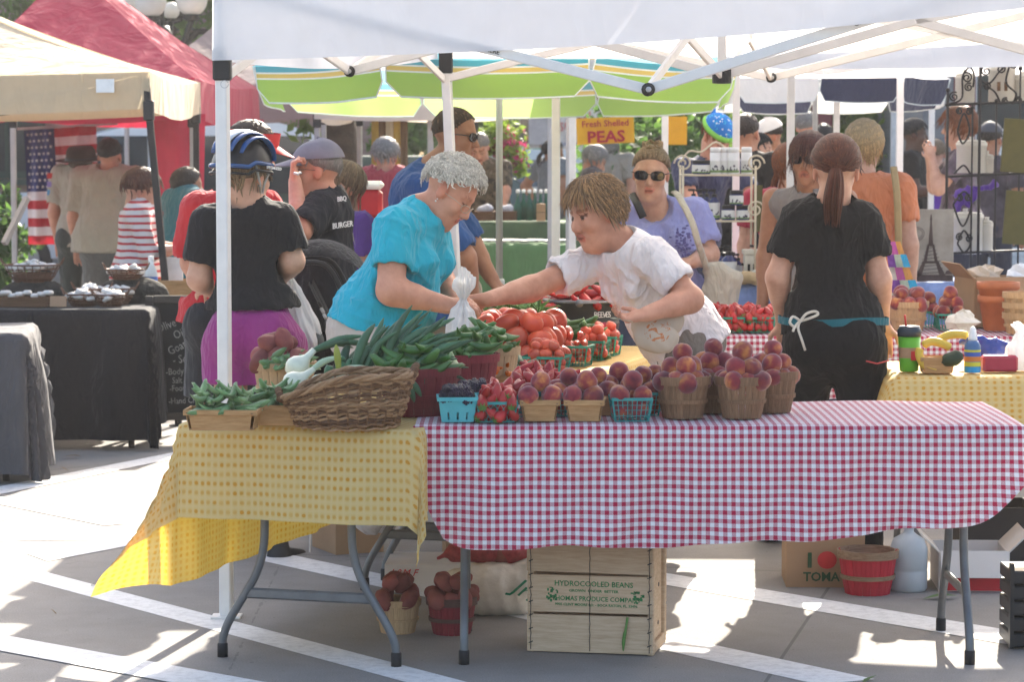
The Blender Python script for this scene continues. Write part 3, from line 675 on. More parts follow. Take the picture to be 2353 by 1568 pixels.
# red gingham table, long side to the camera
RX0, RX1, RYF, RYB = -.292, 1.548, 8.3, 9.06
folding_table('long folding table under the front red gingham cloth', ((RX0 + RX1) / 2, (RYF + RYB) / 2 - .02), 0, RX1 - RX0, .75, ZT, pairs=(-.775, .775))
def redcloth(u, v):
    s = v * 1.75                                             # metres from the back hem
    bd, top = .25, RYB - RYF
    xl, xr, t = RX0, RX1, 0
    x = RX0 + (RX1 - RX0) * u
    if s < bd: y, z, t = RYB + .012, ZT + .006 - (bd - s), 0
    elif s < bd + top: y, z = RYB - (s - bd), ZT + .008 + .002 * math.sin(11 * x + 5 * s)
    else:
        f = (s - bd - top) / (1.75 - bd - top); t = f
        drop = .372 - .075 * max(0, (u - .35) / .65) ** 1.3 + .006 * math.sin(7 * u * 3)
        xl = RX0 - .006 + .09 * f ** 2.2; xr = RX1 + .012 - .05 * f ** 5
        x = xl + (xr - xl) * u; o = drop * f
        if u < .05: o *= 1 - .06 * (1 - u / .05) ** 2 * f
        if u > .9: o *= 1 - .33 * ((u - .9) / .1) ** 2.6 * f
        y = RYF - .016 * (1 - math.exp(-o / .012)) - .018 * f * (math.sin(8.5 * x + 1) + .7 * math.sin(19 * x + 2.2)) - .03 * f - .012 * f * math.sin(31 * x + 6 * f)
        z = ZT + .006 - max(0, o - .008); s = bd + top + o
    return V(x, y, z), (x, s)
sheet('tablecloth', redcloth, 150, 70, GING, label='red and white gingham tablecloth on the long front table', cat='tablecloth')
# gingham table behind the red-haired helper, and the yellow one at the right
folding_table('folding table under the rear gingham cloth', (1.75, 12.3), R(-1), 2.2, .7, .745, grp=None)
drape('tablecloth', 'rear red gingham tablecloth under strawberries and peaches', (1.75, 12.3), R(-1), 2.2, .72, .75, (.1, .1, .28, .2), GING, amp=.02, flare=.04, seed=2, step=.03)
folding_table('folding table under the yellow cloth at the right edge', (2.15, 10.4), 0, 1.5, .7, .735, grp=None)
drape('tablecloth', 'yellow cane-print cloth on the table at the right edge', (2.15, 10.4), 0, 1.5, .7, .741, (.3, .1, .3, .2), CANE, amp=.02, flare=.35, seed=6, step=.03)
# ================================================================== PRODUCE: shared meshes
def fruit_mat(key, a, b, c, rough=.5, sheen=0, spec=.3, sc=26, lo=.42, hi=.66, bump=.1):
    """skin blending three colours in patches, different on every fruit"""
    k = N(key); co = k.co(); oi = k.n('ObjectInfo'); ad = k.n('VectorMath', operation='ADD'); k.l(co, ad.inputs[0])
    cb = k.n('CombineXYZ'); r = oi.outputs['Random']
    for i, f in enumerate((3.1, 7.7, 5.3)): k.l(k.mth('MULTIPLY', r, f), cb.inputs[i])
    k.l(cb.outputs[0], ad.inputs[1])
    n1 = k.noise(sc, 3, .5, ad.outputs[0]); n2 = k.noise(sc * 9, 3, .6, co)
    col = k.ramp(n1, [(lo - .14, a), (lo + .07, b), (hi - .02, tuple(x * .8 + y * .2 for x, y in zip(b, c))), (hi + .16, c)])
    col = k.mix(k.mth('MULTIPLY', n2, .35), col, k.mix(1, col, (.6, .5, .5), 'MULTIPLY')); hs = k.n('HueSaturation'); k.l(k.mth('MULTIPLY_ADD', k.mth('FRACT', k.mth('MULTIPLY', r, 13.7)), .5, .72), hs.inputs['Value']); k.l(col, hs.inputs['Color']); col = hs.outputs[0]
    k.bump(n2, bump, .002); return k.fin(col, rough, spec, 0, 0, None, sheen)
PEACH = fruit_mat('peach_skin', (.11, .015, .028), (.26, .032, .037), (.64, .25, .055), .75, .35, .2, sc=22, hi=.58)
TOMATO = fruit_mat('tomato_skin', (.5, .045, .022), (.58, .075, .03), (.62, .16, .05), .3, 0, .5, bump=.03)
POTATO = fruit_mat('red_potato_skin', (.17, .045, .045), (.25, .07, .06), (.3, .13, .08), .7, 0, .2, bump=.25)
STRAWB = fruit_mat('strawberry_skin', (.3, .008, .014), (.42, .014, .016), (.6, .1, .03), .35, 0, .4, sc=40, hi=.68)
OKRA = fruit_mat('okra_skin', (.1, .2, .07), (.17, .3, .11), (.28, .38, .16), .55, .2, .3)
PEPG = fruit_mat('green_pepper_skin', (.035, .11, .02), (.06, .17, .03), (.12, .25, .05), .3, 0, .5)
PEPR = fruit_mat('red_pepper_skin', (.36, .012, .015), (.48, .02, .02), (.6, .1, .02), .22, 0, .5)
PEPO = fruit_mat('orange_pepper_skin', (.55, .1, .01), (.65, .16, .015), (.7, .06, .02), .25, 0, .5)
CUKE = fruit_mat('cucumber_skin', (.02, .06, .02), (.035, .1, .03), (.2, .3, .1), .35, 0, .45, sc=30, hi=.7)
BLACKB = fruit_mat('blackberry_skin', (.012, .008, .016), (.02, .012, .03), (.05, .015, .04), .22, 0, .5, sc=60)
def uvs(n, m, fn):
    g = G(); Vs = []
    for i in range(m + 1):
        t = math.pi * i / m
        for j in range(n):
            a = 2 * math.pi * j / n; Vs.append(fn(a, t))
    Fs = [(i * n + j, (i + 1) * n + j, (i + 1) * n + (j + 1) % n, i * n + (j + 1) % n) for i in range(m) for j in range(n)]
    return Vs, Fs
def crumple(name, c, r, mat, seed, **kw):
    q = random.Random(seed); Vs, Fs = uvs(9, 6, lambda a, t: tuple(Vector(c) + V(math.sin(t) * math.cos(a) * r[0], math.sin(t) * math.sin(a) * r[1], math.cos(t) * r[2]) * q.uniform(.6, 1.15))); return ob(name, Vs, Fs, mat, smooth=False, **kw)
def peach_fn(a, t):
    s = math.sin(t); g = 1 - .09 * math.exp(-(a if a < math.pi else 2 * math.pi - a) ** 2 / .03) * s
    r = .034 * g; z = .0325 * math.cos(t) - (.007 * math.exp(-(t / .32) ** 2)) + .003 * math.exp(-((math.pi - t) / .2) ** 2) * -1
    return (r * s * math.cos(a), r * s * math.sin(a) * 1.03, z)
PEACH_ME = mesh('peach', *uvs(22, 14, peach_fn), PEACH)
def tom_fn(a, t):
    s = math.sin(t); g = 1 + .035 * math.cos(5 * a) * s; z = .028 * math.cos(t) - .009 * math.exp(-(t / .4) ** 2)
    return (.034 * g * s * math.cos(a), .034 * g * s * math.sin(a), z)
TOM_ME = mesh('tomato', *uvs(22, 12, tom_fn), TOMATO)
def pot_fn(a, t):
    s = math.sin(t); n = 1 + .08 * math.sin(2 * a + 3 * t) + .05 * math.sin(5 * t - a)
    return (.03 * n * s * math.cos(a), .028 * n * s * math.sin(a), .042 * math.cos(t) * (1 + .06 * math.sin(3 * a)))
POT_ME = mesh('potato', *uvs(16, 12, pot_fn), POTATO)
def straw_me():
    Vs, Fs = uvs(14, 10, lambda a, t: (.016 * math.sin(t) ** .8 * (1 + .5 * math.cos(t)) * .8 * math.cos(a), .016 * math.sin(t) ** .8 * (1 + .5 * math.cos(t)) * .8 * math.sin(a), .024 * math.cos(t)))
    return mesh('strawberry', Vs, Fs, STRAWB)
STRAW_ME = straw_me()
CALYX = M('calyx_green', (.1, .22, .05), .6)
def calyx_me():
    g = G()
    for i in range(8):
        a = i * math.pi / 4; c, s = math.cos(a), math.sin(a)
        g.add([(0, 0, .024), (.006 * c - .003 * s, .006 * s + .003 * c, .026), (.016 * c, .016 * s, .021), (.006 * c + .003 * s, .006 * s - .003 * c, .026)], [(0, 1, 2, 3)])
    return g.me('calyx', CALYX)
CALYX_ME = calyx_me()
def pod_me(name, L, r, mat, bend=.25, ribs=5, rib=.12, tip=.1, n=10, m=9, neck=.55):
    g = G(); P = []; rr = []
    for i in range(m + 1):
        t = i / m; P.append((L * (t - .5), 0, L * bend * (t - .5) ** 2)); rr.append(r * (neck + (1 - neck) * min(1, t * 4)) * (1 - max(0, (t - .35) / .65) ** 1.5 * (1 - tip)))
    Vs = []
    for i, p in enumerate(P):
        for j in range(n):
            a = 2 * math.pi * j / n; q = rr[i] * (1 + rib * math.cos(ribs * a)); Vs.append((p[0], q * math.cos(a), p[2] + q * math.sin(a)))
    Fs = [(i * n + j, i * n + (j + 1) % n, (i + 1) * n + (j + 1) % n, (i + 1) * n + j) for i in range(m) for j in range(n)] + [tuple(range(n))[::-1], tuple(m * n + j for j in range(n))]
    Vs += [(-L * .5 - .012, 0, L * bend * .25)]; b = len(Vs) - 1
    for j in range(n): Fs.append((j, b, (j + 1) % n))
    return mesh(name, Vs, Fs, mat)
OKRA_ME = pod_me('okra_pod', .085, .0095, OKRA, .25, 5, .13, .12); OKRA_ME2 = pod_me('okra_pod', .07, .009, OKRA, .9, 5, .13, .12)
PEPG_ME = pod_me('green_pepper', .1, .013, PEPG, .5, 3, .05, .15); PEPR_ME = pod_me('red_pepper', .13, .021, PEPR, .4, 3, .08, .2); PEPO_ME = pod_me('orange_pepper', .11, .015, PEPO, .3, 3, .06, .18)
CUKE_ME = pod_me('cucumber', .15, .02, CUKE, .25, 6, .03, .7, 12, 12, .8); BEAN_ME = pod_me('green_bean', .12, .0042, M('bean_green', (.1, .21, .04), .5, .2, orand=.25), .7, 3, .02, .4, 6, 8, .6)
def bberry_me():
    g = G(); r_ = random.Random(1)
    for i in range(22):
        t = math.acos(1 - 2 * (i + .5) / 22); a = i * 2.4; p = V(.0075 * math.sin(t) * math.cos(a), .0075 * math.sin(t) * math.sin(a), .0095 * math.cos(t)); g.ball(p, .0038, 6, 4)
    return g.me('blackberry', BLACKB, True)
BB_ME = bberry_me()
def gtom_fn(a, t): return (.0145 * math.sin(t) * math.cos(a), .0145 * math.sin(t) * math.sin(a), .019 * math.cos(t))
GTOM_ME = mesh('grape_tomato', *uvs(12, 8, gtom_fn), TOMATO)
def single(name, me, loc, rot, label, cat, group, s=1.0, extra=None):
    o = put(name, me, None, loc, rot, (s * rnd.uniform(.95, 1.05), s, s * rnd.uniform(.92, 1.06))); tag(o, label, cat, group)
    if extra: put(extra.name.split('.')[0], extra, o)
    return o
def pile(me, name, label, cat, c, hw, hd, z0, r, layers, seed, rz=0.0, jit=.25, shrink=.75, flat=False, smin=.85, smax=1.1, extra=None, lift=.78, up=False, rnd_fill=1.0):
    """heap of fruit: layers of jittered rows, narrower towards the top"""
    r_ = random.Random(seed); Mz = Matrix.Rotation(rz, 3, 'Z'); n = 0
    for k in range(layers):
        w_, d_ = hw - k * r * shrink, hd - k * r * shrink
        if w_ < -.2 * r or d_ < -.2 * r: break
        nx, ny = max(1, int(round(2 * max(w_, 0) / (2 * r))) + 1), max(1, int(round(2 * max(d_, 0) / (2 * r))) + 1)
        for i in range(nx):
            for j in range(ny):
                if r_.random() > rnd_fill: continue
                x = (-w_ + 2 * w_ * i / (nx - 1)) if nx > 1 else 0; y = (-d_ + 2 * d_ * j / (ny - 1)) if ny > 1 else 0
                x += r_.uniform(-1, 1) * jit * r; y += r_.uniform(-1, 1) * jit * r; z = z0 + k * 2 * r * lift + r_.uniform(-1, 1) * jit * r * .6
                p = Vector(c) + Mz @ V(x, y, 0); p.z = z
                if flat: rot = (r_.uniform(-.35, .35), r_.uniform(-.45, .45), r_.uniform(0, 6.28))
                elif up: rot = (r_.uniform(-.9, .9), math.pi + r_.uniform(-.9, .9), r_.uniform(0, 6.28))
                else: rot = (r_.uniform(-1.3, 1.3), r_.uniform(-1.3, 1.3), r_.uniform(0, 6.28))
                single(name, me, p, rot, label, cat, label.split(' ', 1)[1], r_.uniform(smin, smax), extra); n += 1
    return n

# ================================================================== BASKETS
def wood(key, a, b, rough=.7, sx=2.0, sz=26.0, bump=.3, dark=.0, orand=.0):
    if key in MATS: return MATS[key]
    k = N(key); co = k.co(); mp = k.n('Mapping'); k.l(co, mp.inputs[0]); mp.inputs['Scale'].default_value = (sx, sx * 3, sz)
    f = k.noise(6, 6, .65, mp.outputs[0], .3); f2 = k.noise(5, 4, .6, co)
    c = k.ramp(f, [(.3, a), (.7, b)]); c = k.mix(k.mth('MULTIPLY', f2, .5), c, k.mix(1, c, (.62, .55, .5), 'MULTIPLY'))
    if orand:
        oi = k.n('ObjectInfo'); hs = k.n('HueSaturation'); k.l(k.mth('MULTIPLY_ADD', oi.outputs['Random'], 2 * orand, 1 - orand), hs.inputs['Value']); k.l(c, hs.inputs['Color']); c = hs.outputs[0]
    k.bump(f, bump, .003); MATS[key] = k.fin(c, rough, .2); return MATS[key]
W_OLD = wood('old_veneer', (.16, .085, .045), (.33, .19, .105), sx=26, sz=2.5, orand=.18); W_NEW = wood('pale_veneer', (.4, .25, .13), (.58, .39, .22), sx=26, sz=2.5, orand=.12)
W_TILL = wood('till_veneer', (.36, .19, .075), (.55, .33, .15), sx=3, sz=26, orand=.1); W_RED = wood('red_stained_veneer', (.15, .016, .025), (.26, .03, .04), sx=26, sz=2.5, orand=.15)
W_BRED = wood('bright_red_veneer', (.42, .02, .035), (.58, .035, .06), sx=26, sz=2.5, orand=.08); W_BAND = wood('grey_band', (.2, .12, .07), (.36, .25, .16), sx=3, sz=26)
W_PLANK = wood('crate_plank', (.5, .35, .22), (.66, .5, .34), sx=2, sz=22, orand=.08, bump=.35); W_DARK = wood('dark_wood', (.1, .05, .025), (.2, .11, .06))
WIRE = M('wire', (.06, .055, .05), .5, metal=.6)
def stave_me(rt, rb, h, n, mat):
    g = G(); th = .0022; a = math.pi / n * .93; Vs = []
    for i in range(4):
        t = i / 3; r = rb + (rt - rb) * (t ** .8); z = h * t
        for q in (-1, 0, 1):
            rr = r + (.0016 if q == 0 else 0); Vs.append((rr * math.cos(a * q), rr * math.sin(a * q), z))
        for q in (1, 0, -1): Vs.append(((r - th) * math.cos(a * q), (r - th) * math.sin(a * q), z))
    Fs = [(i * 6 + j, i * 6 + (j + 1) % 6, (i + 1) * 6 + (j + 1) % 6, (i + 1) * 6 + j) for i in range(3) for j in range(6)] + [(5, 4, 3, 2, 1, 0), (18, 19, 20, 21, 22, 23)]
    return g.add(Vs, Fs).me('stave', mat)
def round_basket(label, p, rt, rb, h, mat, band=None, n=20, hoops=((.93, .026), (.42, .012)), rz=0, group='round slatted fruit baskets', inner=True, wire=False):
    t = thing('slatted_basket', label, 'basket', p, group, rz); band = band or mat; me = stave_me(rt, rb, h, n, mat)
    for i in range(n): put('stave', me, t, (0, 0, 0), (0, 0, 2 * math.pi * i / n))
    put('base', G().lathe([(rb * .98, .002), (rb * .98, .008)], 24).me('base', mat), t)
    for f, w_ in hoops:
        z = h * f; r = rb + (rt - rb) * f ** .8 + .0025
        put('hoop', G().lathe([(r - .001, z - w_ / 2), (r + .0035, z - w_ / 2), (r + .0045, z + w_ / 2), (r - .001, z + w_ / 2)], 40, caps=False).me('hoop', band), t)
        if f > .8: put('inner_hoop', G().lathe([(r - .006, z + w_ / 2), (r - .0105, z + w_ / 2), (r - .0115, z - w_ / 2), (r - .006, z - w_ / 2)], 40, caps=False).me('inner_hoop', band), t)
    return t
def till(label, p, w0, d0, h, mat=W_TILL, taper=.8, rz=0, group='wooden quart boxes'):
    """veneer berry box: four folded sides with slit corners and a stapled rim band"""
    t = thing('veneer_box', label, 'basket', p, group, rz); wb, db = w0 * taper, d0 * taper; th = .002
    def panel(a0, a1, b0, b1):
        a0, a1, b0, b1 = map(Vector, (a0, a1, b0, b1)); nn_ = (a1 - a0).cross(b0 - a0).normalized() * th
        g = G(); g.add([a0, a1, b1, b0, a0 + nn_, a1 + nn_, b1 + nn_, b0 + nn_], [(3, 2, 1, 0), (4, 5, 6, 7), (0, 1, 5, 4), (1, 2, 6, 5), (2, 3, 7, 6), (3, 0, 4, 7)]); return g
    e = .9
    for s in (-1, 1):
        put('side_panel', panel((-s * wb / 2 * e, s * db / 2, 0), (s * wb / 2 * e, s * db / 2, 0), (-s * w0 / 2 * e, s * d0 / 2, h), (s * w0 / 2 * e, s * d0 / 2, h)).me('side_panel', mat), t)
        put('end_panel', panel((s * wb / 2, s * db / 2 * e, 0), (s * wb / 2, -s * db / 2 * e, 0), (s * w0 / 2, s * d0 / 2 * e, h), (s * w0 / 2, -s * d0 / 2 * e, h)).me('end_panel', mat), t)
    put('base', G().box((0, 0, .003), (wb, db, .004)).me('base', mat), t)
    b = h * .26; bm = mat
    for s in (-1, 1):
        put('rim_band', G().box((0, s * (d0 / 2 + .0015), h - b / 2), (w0 + .006, .0035, b), bev=.001).me('rim_band', bm), t)
        put('rim_band', G().box((s * (w0 / 2 + .0015), 0, h - b / 2), (.0035, d0 - .001, b), bev=.001).me('rim_band', bm), t)
    put('staple', G().box((-w0 * .46, -d0 / 2 - .004, h - b * .5), (.006, .0015, .0015)).box((w0 * .44, -d0 / 2 - .004, h - b * .6), (.006, .0015, .0015)).me('staple', WIRE), t)
    return t
PLAS = M('green_plastic', (.045, .38, .27), .35, .1, trans=.35, spec=.4); PLAS2 = M('teal_plastic', (.05, .36, .34), .35, .1, trans=.35, spec=.4)
def mesh_basket(label, p, w0, h, mat=PLAS, taper=.82, rz=0, style='lattice', group='green plastic mesh baskets'):
    t = thing('mesh_basket', label, 'basket', p, group, rz); g = G(); rim = G(); wb = w0 * taper
    def P(side, u, v):                                         # u -1..1 along the side, v 0..1 up
        hw = (wb + (w0 - wb) * v) / 2; q = (u * hw, -hw, v * h)
        for _ in range(side): q = (-q[1], q[0], q[2])
        return q
    for sd in range(4):
        if style == 'lattice':
            m = 6
            for i in range(m):
                u0 = -1 + 2 * i / m; u1 = u0 + 2 / m
                for va, vb, fl in ((.04, .36, 0), (.36, .68, 1), (.68, .93, 0)):
                    a, b = (u0, u1) if not fl else (u1, u0); um = (u0 + u1) / 2
                    g.bar(P(sd, u0, va) if not fl else P(sd, um, va), P(sd, um, vb) if not fl else P(sd, u0, vb), .0022, .0014)
                    g.bar(P(sd, u1, va) if not fl else P(sd, um, va), P(sd, um, vb) if not fl else P(sd, u1, vb), .0022, .0014)
        else:
            for i in range(9): u = -1 + 2 * i / 8; g.bar(P(sd, u, .02), P(sd, u, .95), .0022, .0014)
            for v in (.25, .5, .72): g.bar(P(sd, -1, v), P(sd, 1, v), .002, .0018)
        g.bar(P(sd, -1, .02), P(sd, 1, .02), .003, .003); g.bar(P(sd, -1, 0), P(sd, -1, 1), .004, .004)
        rim.bar(P(sd, -1.02, .98), P(sd, 1.02, .98), .004, .009)
    for i in range(6): u = -1 + .4 * i; g.bar((u * wb / 2, -wb / 2, .002), (u * wb / 2, wb / 2, .002), .002, .002)
    put('mesh_walls', g.me('mesh_walls', mat), t); put('rim', rim.me('rim', mat), t); return t
PULP = M('teal_pulp', (.09, .4, .42), .8, .1, bump=.3, bscale=200)
def pulp_box(label, p, w0, h, rz=0):
    t = thing('pulp_box', label, 'basket', p, 'teal berry boxes', rz); wb = w0 * .84; th = .004
    for sd in range(4):
        g = G(); m = 5
        def Q(u, v, o=0):
            hw = (wb + (w0 - wb) * v) / 2 - o; q = V(u * hw, -hw, v * h)
            for _ in range(sd): q = V(-q.y, q.x, q.z)
            return q
        cuts = [-1, -.62, -.5, -.06, .06, .5, .62, 1]          # three open slits low in every wall
        for i in range(7):
            for v0, v1 in ((0, .1), (.1, .42), (.42, 1)):
                if i % 2 == 1 and v0 == .1: continue
                a, b = cuts[i], cuts[i + 1]
                Vs = [Q(a, v0), Q(b, v0), Q(b, v1), Q(a, v1), Q(a, v0, th), Q(b, v0, th), Q(b, v1, th), Q(a, v1, th)]
                g.add(Vs, [(0, 1, 2, 3), (7, 6, 5, 4), (0, 4, 5, 1), (2, 6, 7, 3), (1, 5, 6, 2), (0, 3, 7, 4)])
        put('wall', g.me('wall', PULP), t); put('rim', G().bar(Q(-1.04, .98, -.002), Q(1.04, .98, -.002), .006, .012).me('rim', PULP), t)
    put('base', G().box((0, 0, .003), (wb, wb, .004)).me('base', PULP), t); return t

# ------------------------------------------------------------------ front gingham table
ZR = ZT + .012
def onr(px, d): return V((px - CX) / FP * d * 1.0, d, ZR)
def peach_in(lbl, p, hw, hd, rim, layers, seed, **k): pile(PEACH_ME, 'peach', 'a ripe peach in ' + lbl, 'peach', p, hw, hd, p[2] + rim, .028, layers, seed, **k)
def straw_in(lbl, p, hw, rim, layers, seed, **k): pile(STRAW_ME, 'strawberry', 'a strawberry in ' + lbl, 'strawberry', p, hw, hw, p[2] + rim, .0155, layers, seed, extra=CALYX_ME, up=True, smin=1.0, smax=1.35, **k)
for i, (px, d, lb) in enumerate([(1050, 8.40, 'front teal pulp box of blackberries beside the wicker basket'), (1085, 8.56, 'rear teal pulp box of blackberries half hidden by the front one')]):
    p = onr(px, d); pulp_box(lb, p, .115, .072, R(3)); lb2 = 'the front teal box' if i == 0 else 'the rear teal box'
    pile(BB_ME, 'blackberry', 'a blackberry in ' + lb2, 'blackberry', p, .046, .046, p.z + .066, .0105, 3, 40 + i, smin=.9, smax=1.3, jit=.5)
p = onr(1141, 8.40); mesh_basket('green mesh basket of strawberries in the front row', p, .122, .06, PLAS2, rz=R(2))
straw_in('the front green mesh basket', p, .046, .025, 1, 5, shrink=.1); straw_in('the front green mesh basket', p, .046, .066, 2, 6, shrink=.8)
for i, (px, d, zz) in enumerate([(1165, 8.56, .07), (1215, 8.70, .085), (1235, 8.86, .1), (1290, 8.72, .08)]):
    p = onr(px, d); wl = ['second', 'third', 'fourth', 'fifth'][i]; mesh_basket('%s green mesh basket of strawberries behind the front row' % wl, p, .122, .066, PLAS2, rz=R(4 * i))
    straw_in('the %s mesh basket behind the front row' % wl, p, .048, zz, 2, 60 + i, shrink=.7)
for i, (px, d, kind, lb) in enumerate([(1239, 8.42, 'w', 'the front left wooden quart box of peaches'), (1345, 8.42, 'w', 'the front right wooden quart box of peaches'), (1450, 8.42, 'p', 'the front green mesh basket of peaches'),
        (1305, 8.585, 'p', 'the mesh basket between the two front wooden boxes'), (1378, 8.60, 'w', 'the wooden box behind the front right one'), (1478, 8.60, 'p', 'the mesh basket behind the front mesh basket'), (1420, 8.76, 'p', 'the rear mesh basket behind the quart boxes'), (1505, 8.76, 'p', 'the rear mesh basket beside the slatted baskets')]):
    p = onr(px, d); rz = R(rnd.uniform(-5, 5))
    if kind == 'w': till(lb.replace('the ', '', 1).replace('of peaches', 'heaped with peaches') + (' on gingham' if 'heaped' not in lb else ''), p, .118, .118, .066, rz=rz)
    else: mesh_basket(lb.replace('the ', '', 1).replace('of peaches', 'filled with peaches') + ' on gingham cloth', p, .122, .07, PLAS2, rz=rz, style='bars')
    if kind == 'p': peach_in(lb, p, .026, .026, .036, 1, 20 + i, smin=.85, smax=.95, jit=.1)
    peach_in(lb, p, .032, .032, .076, 3, 30 + i, rz=rz, smin=.8, smax=.98, shrink=.72)
for i, (px, d, rt, lb) in enumerate([(1570, 8.5, .082, 'the front left slatted peck basket'), (1707, 8.5, .079, 'the front right slatted peck basket'), (1640, 8.67, .078, 'the middle slatted peck basket behind the front pair'), (1775, 8.68, .08, 'the rear right slatted peck basket')]):
    p = onr(px, d); round_basket(lb.replace('the ', '', 1) + ' full of peaches', p, rt, rt * .74, .125, W_OLD, rz=rnd.random(), group='old slatted baskets of peaches')
    peach_in(lb, p, .045, .045, .114, 3, 70 + i, rz=rnd.random(), smin=.84, smax=1.04, shrink=.8)

# ------------------------------------------------------------------ on the near yellow table
ZY = ZT + .008
def yt(along, side, z=ZY): q = YF + ydir * along + yper * side; return V(q.x, q.y, z)
def pods_in(me, name, lbl, cat, p, hw, hd, z, r, layers, seed, rz=0, **k): pile(me, name, lbl, cat, p, hw, hd, z, r, layers, seed, rz, flat=True, **k)
p = on(508, 992, ZY); p.y += .075
till('shallow wooden tray of okra at the left corner of yellow cloth', p, .215, .13, .062, taper=.88, rz=R(-3), group=None)
pods_in(OKRA_ME, 'okra_pod', 'an okra pod in the left tray', 'okra', p, .085, .04, p.z + .06, .0125, 3, 101, shrink=.9, jit=.8, rnd_fill=.5); pods_in(OKRA_ME2, 'okra_pod', 'an okra pod in the left tray', 'okra', p, .07, .035, p.z + .088, .014, 2, 102, shrink=1, jit=.9, rnd_fill=.6)
p = on(632, 980, ZY); p.y += .08
till('second wooden tray of okra beside the wicker basket', p, .16, .14, .062, taper=.88, rz=R(-8), group=None)
pods_in(OKRA_ME, 'okra_pod', 'an okra pod in the second tray', 'okra', p, .06, .05, p.z + .06, .0125, 3, 103, shrink=.9, jit=.8, rnd_fill=.5); pods_in(OKRA_ME2, 'okra_pod', 'an okra pod in the second tray', 'okra', p, .05, .04, p.z + .09, .014, 2, 104, shrink=1, jit=.9, rnd_fill=.6)
p = V((652 - CX) / FP * 8.92, 8.92, ZY)
round_basket('slatted basket with red potatoes behind the wicker basket', p, .1, .075, .14, W_NEW, rz=.3, group=None)
pile(POT_ME, 'red_potato', 'a red potato in the basket behind the wicker one', 'potato', p + V(-.02, 0, 0), .055, .05, p.z + .15, .036, 2, 110, smin=.95, smax=1.25)
pods_in(OKRA_ME, 'okra_pod', 'a green pod beside the red potatoes', 'okra', p + V(.01, -.07, 0), .05, .015, p.z + .14, .014, 2, 111, smin=1.1, smax=1.5)
# wicker basket: woven rods round stakes, oval
def wicker(label, c, rx, ry, h, rz, tilt):
    t = thing('wicker_basket', label, 'basket', c, None, rot=(0, tilt, rz)); ns = 34; rows = 17; rods = [G(), G(), G()]; st = G()
    mats = [wood('wicker_tan', (.27, .15, .075), (.42, .26, .14), sx=9, sz=9), wood('wicker_brown', (.15, .075, .035), (.27, .15, .075), sx=9, sz=9), wood('wicker_dark', (.08, .038, .018), (.16, .08, .04), sx=9, sz=9)]
    def prof(f): return .74 + .26 * f ** .8
    for i in range(rows):
        f = (i + .4) / rows; z = h * f; k = prof(f); n = ns * 4; P = []
        for j in range(n + 1):
            a = 2 * math.pi * j / n; o = .0052 * math.cos(ns / 2 * a + math.pi * i); zz = z + .0026 * math.sin(ns * a * .5 + i) + .006 * math.sin(a + i * .7)
            P.append(((rx * k + o) * math.cos(a), (ry * k + o) * math.sin(a), zz * (1 - .47 * max(0, -math.cos(a)) ** 1.2 * f)))
        rods[(i * 7) % 3 if i % 4 else 0].tube(P, .0047, 5, caps=False)
    for j in range(ns):
        a = 2 * math.pi * (j + .5) / ns; st.tube([(rx * prof(f) * math.cos(a), ry * prof(f) * math.sin(a), h * f * (1 - .47 * max(0, -math.cos(a)) ** 1.2 * f)) for f in (0, .25, .5, .75, 1)], .0042, 5)
    for g, m in zip(rods, mats): tag(put('weave', g.me('weave', m, True), t), kind='stuff')
    tag(put('stakes', st.me('stakes', mats[1], True), t), kind='stuff')
    for q in range(3):
        P = [((rx + .004 + .005 * math.cos(9 * a + q * 2.1)) * math.cos(a), (ry + .004 + .005 * math.cos(9 * a + q * 2.1)) * math.sin(a), h * (1 - .47 * max(0, -math.cos(a)) ** 1.2) + .006 * math.sin(9 * a + q * 2.1) + .004) for a in [2 * math.pi * i / 120 for i in range(121)]]
        put('braided_rim', G().tube(P, .0065, 6, caps=False).me('braided_rim', mats[q % 2], True), t)
    put('base', G().lathe([(1, .004), (1, .01)], 36, sx=rx * .72, sy=ry * .72).me('base', mats[2]), t)
    for s in (-1, 1):
        hh = h * (1 if s > 0 else .53); P = smooth_path([(s * rx * .97, -.05, hh), (s * (rx + .004), -.035, hh + .02), (s * (rx + .008), 0, hh + .028), (s * (rx + .004), .035, hh + .02), (s * rx * .97, .05, hh)], 6)
        hd = put('handle', G().tube(P, .009, 8).me('handle', mats[0], True), t)
        for i in range(1, len(P) - 1): put('wrap', G().lathe([(.0095, -.0035), (.011, 0), (.0095, .0035)], 10, P[i], (P[i + 1] - P[i - 1]).to_track_quat('Z', 'Y').to_matrix()).me('wrap', mats[2 if i % 3 else 1], True), hd)
    return t
wp = on(792, 990, ZY); wp.y += .145
wicker('oval wicker basket of white onions and long green tops', wp, .2, .145, .152, R(4), 0)
ONION = M('onion_white', (.66, .66, .5), .35, .12, scale=30, spec=.5); GREENS = M('onion_green', (.055, .13, .06), .42, .35, scale=9, spec=.4, orand=.25, bump=.25, bscale=120); PALEG = M('onion_stem', (.45, .55, .36), .45, .2)
def leaf_blade(path, r, mat, parent, name='leaf'):
    P = smooth_path(path, 4); n = len(P); rr = [r * (.75 + .5 * min(1, 3 * i / n)) * (1 - .88 * max(0, (i / (n - 1) - .45) / .55) ** 1.6) for i in range(n)]
    g = G().tube(P, rr, 7, flat=((0, 1, .2), .6)); return g.build(name, mat, parent, smooth=True)
onions = [(683, 846, 8.6, 29, (745, 780)), (676, 882, 8.5, 29, (730, 842)), (697, 908, 8.44, 27, (750, 880)), (735, 884, 8.5, 25, (800, 848))]
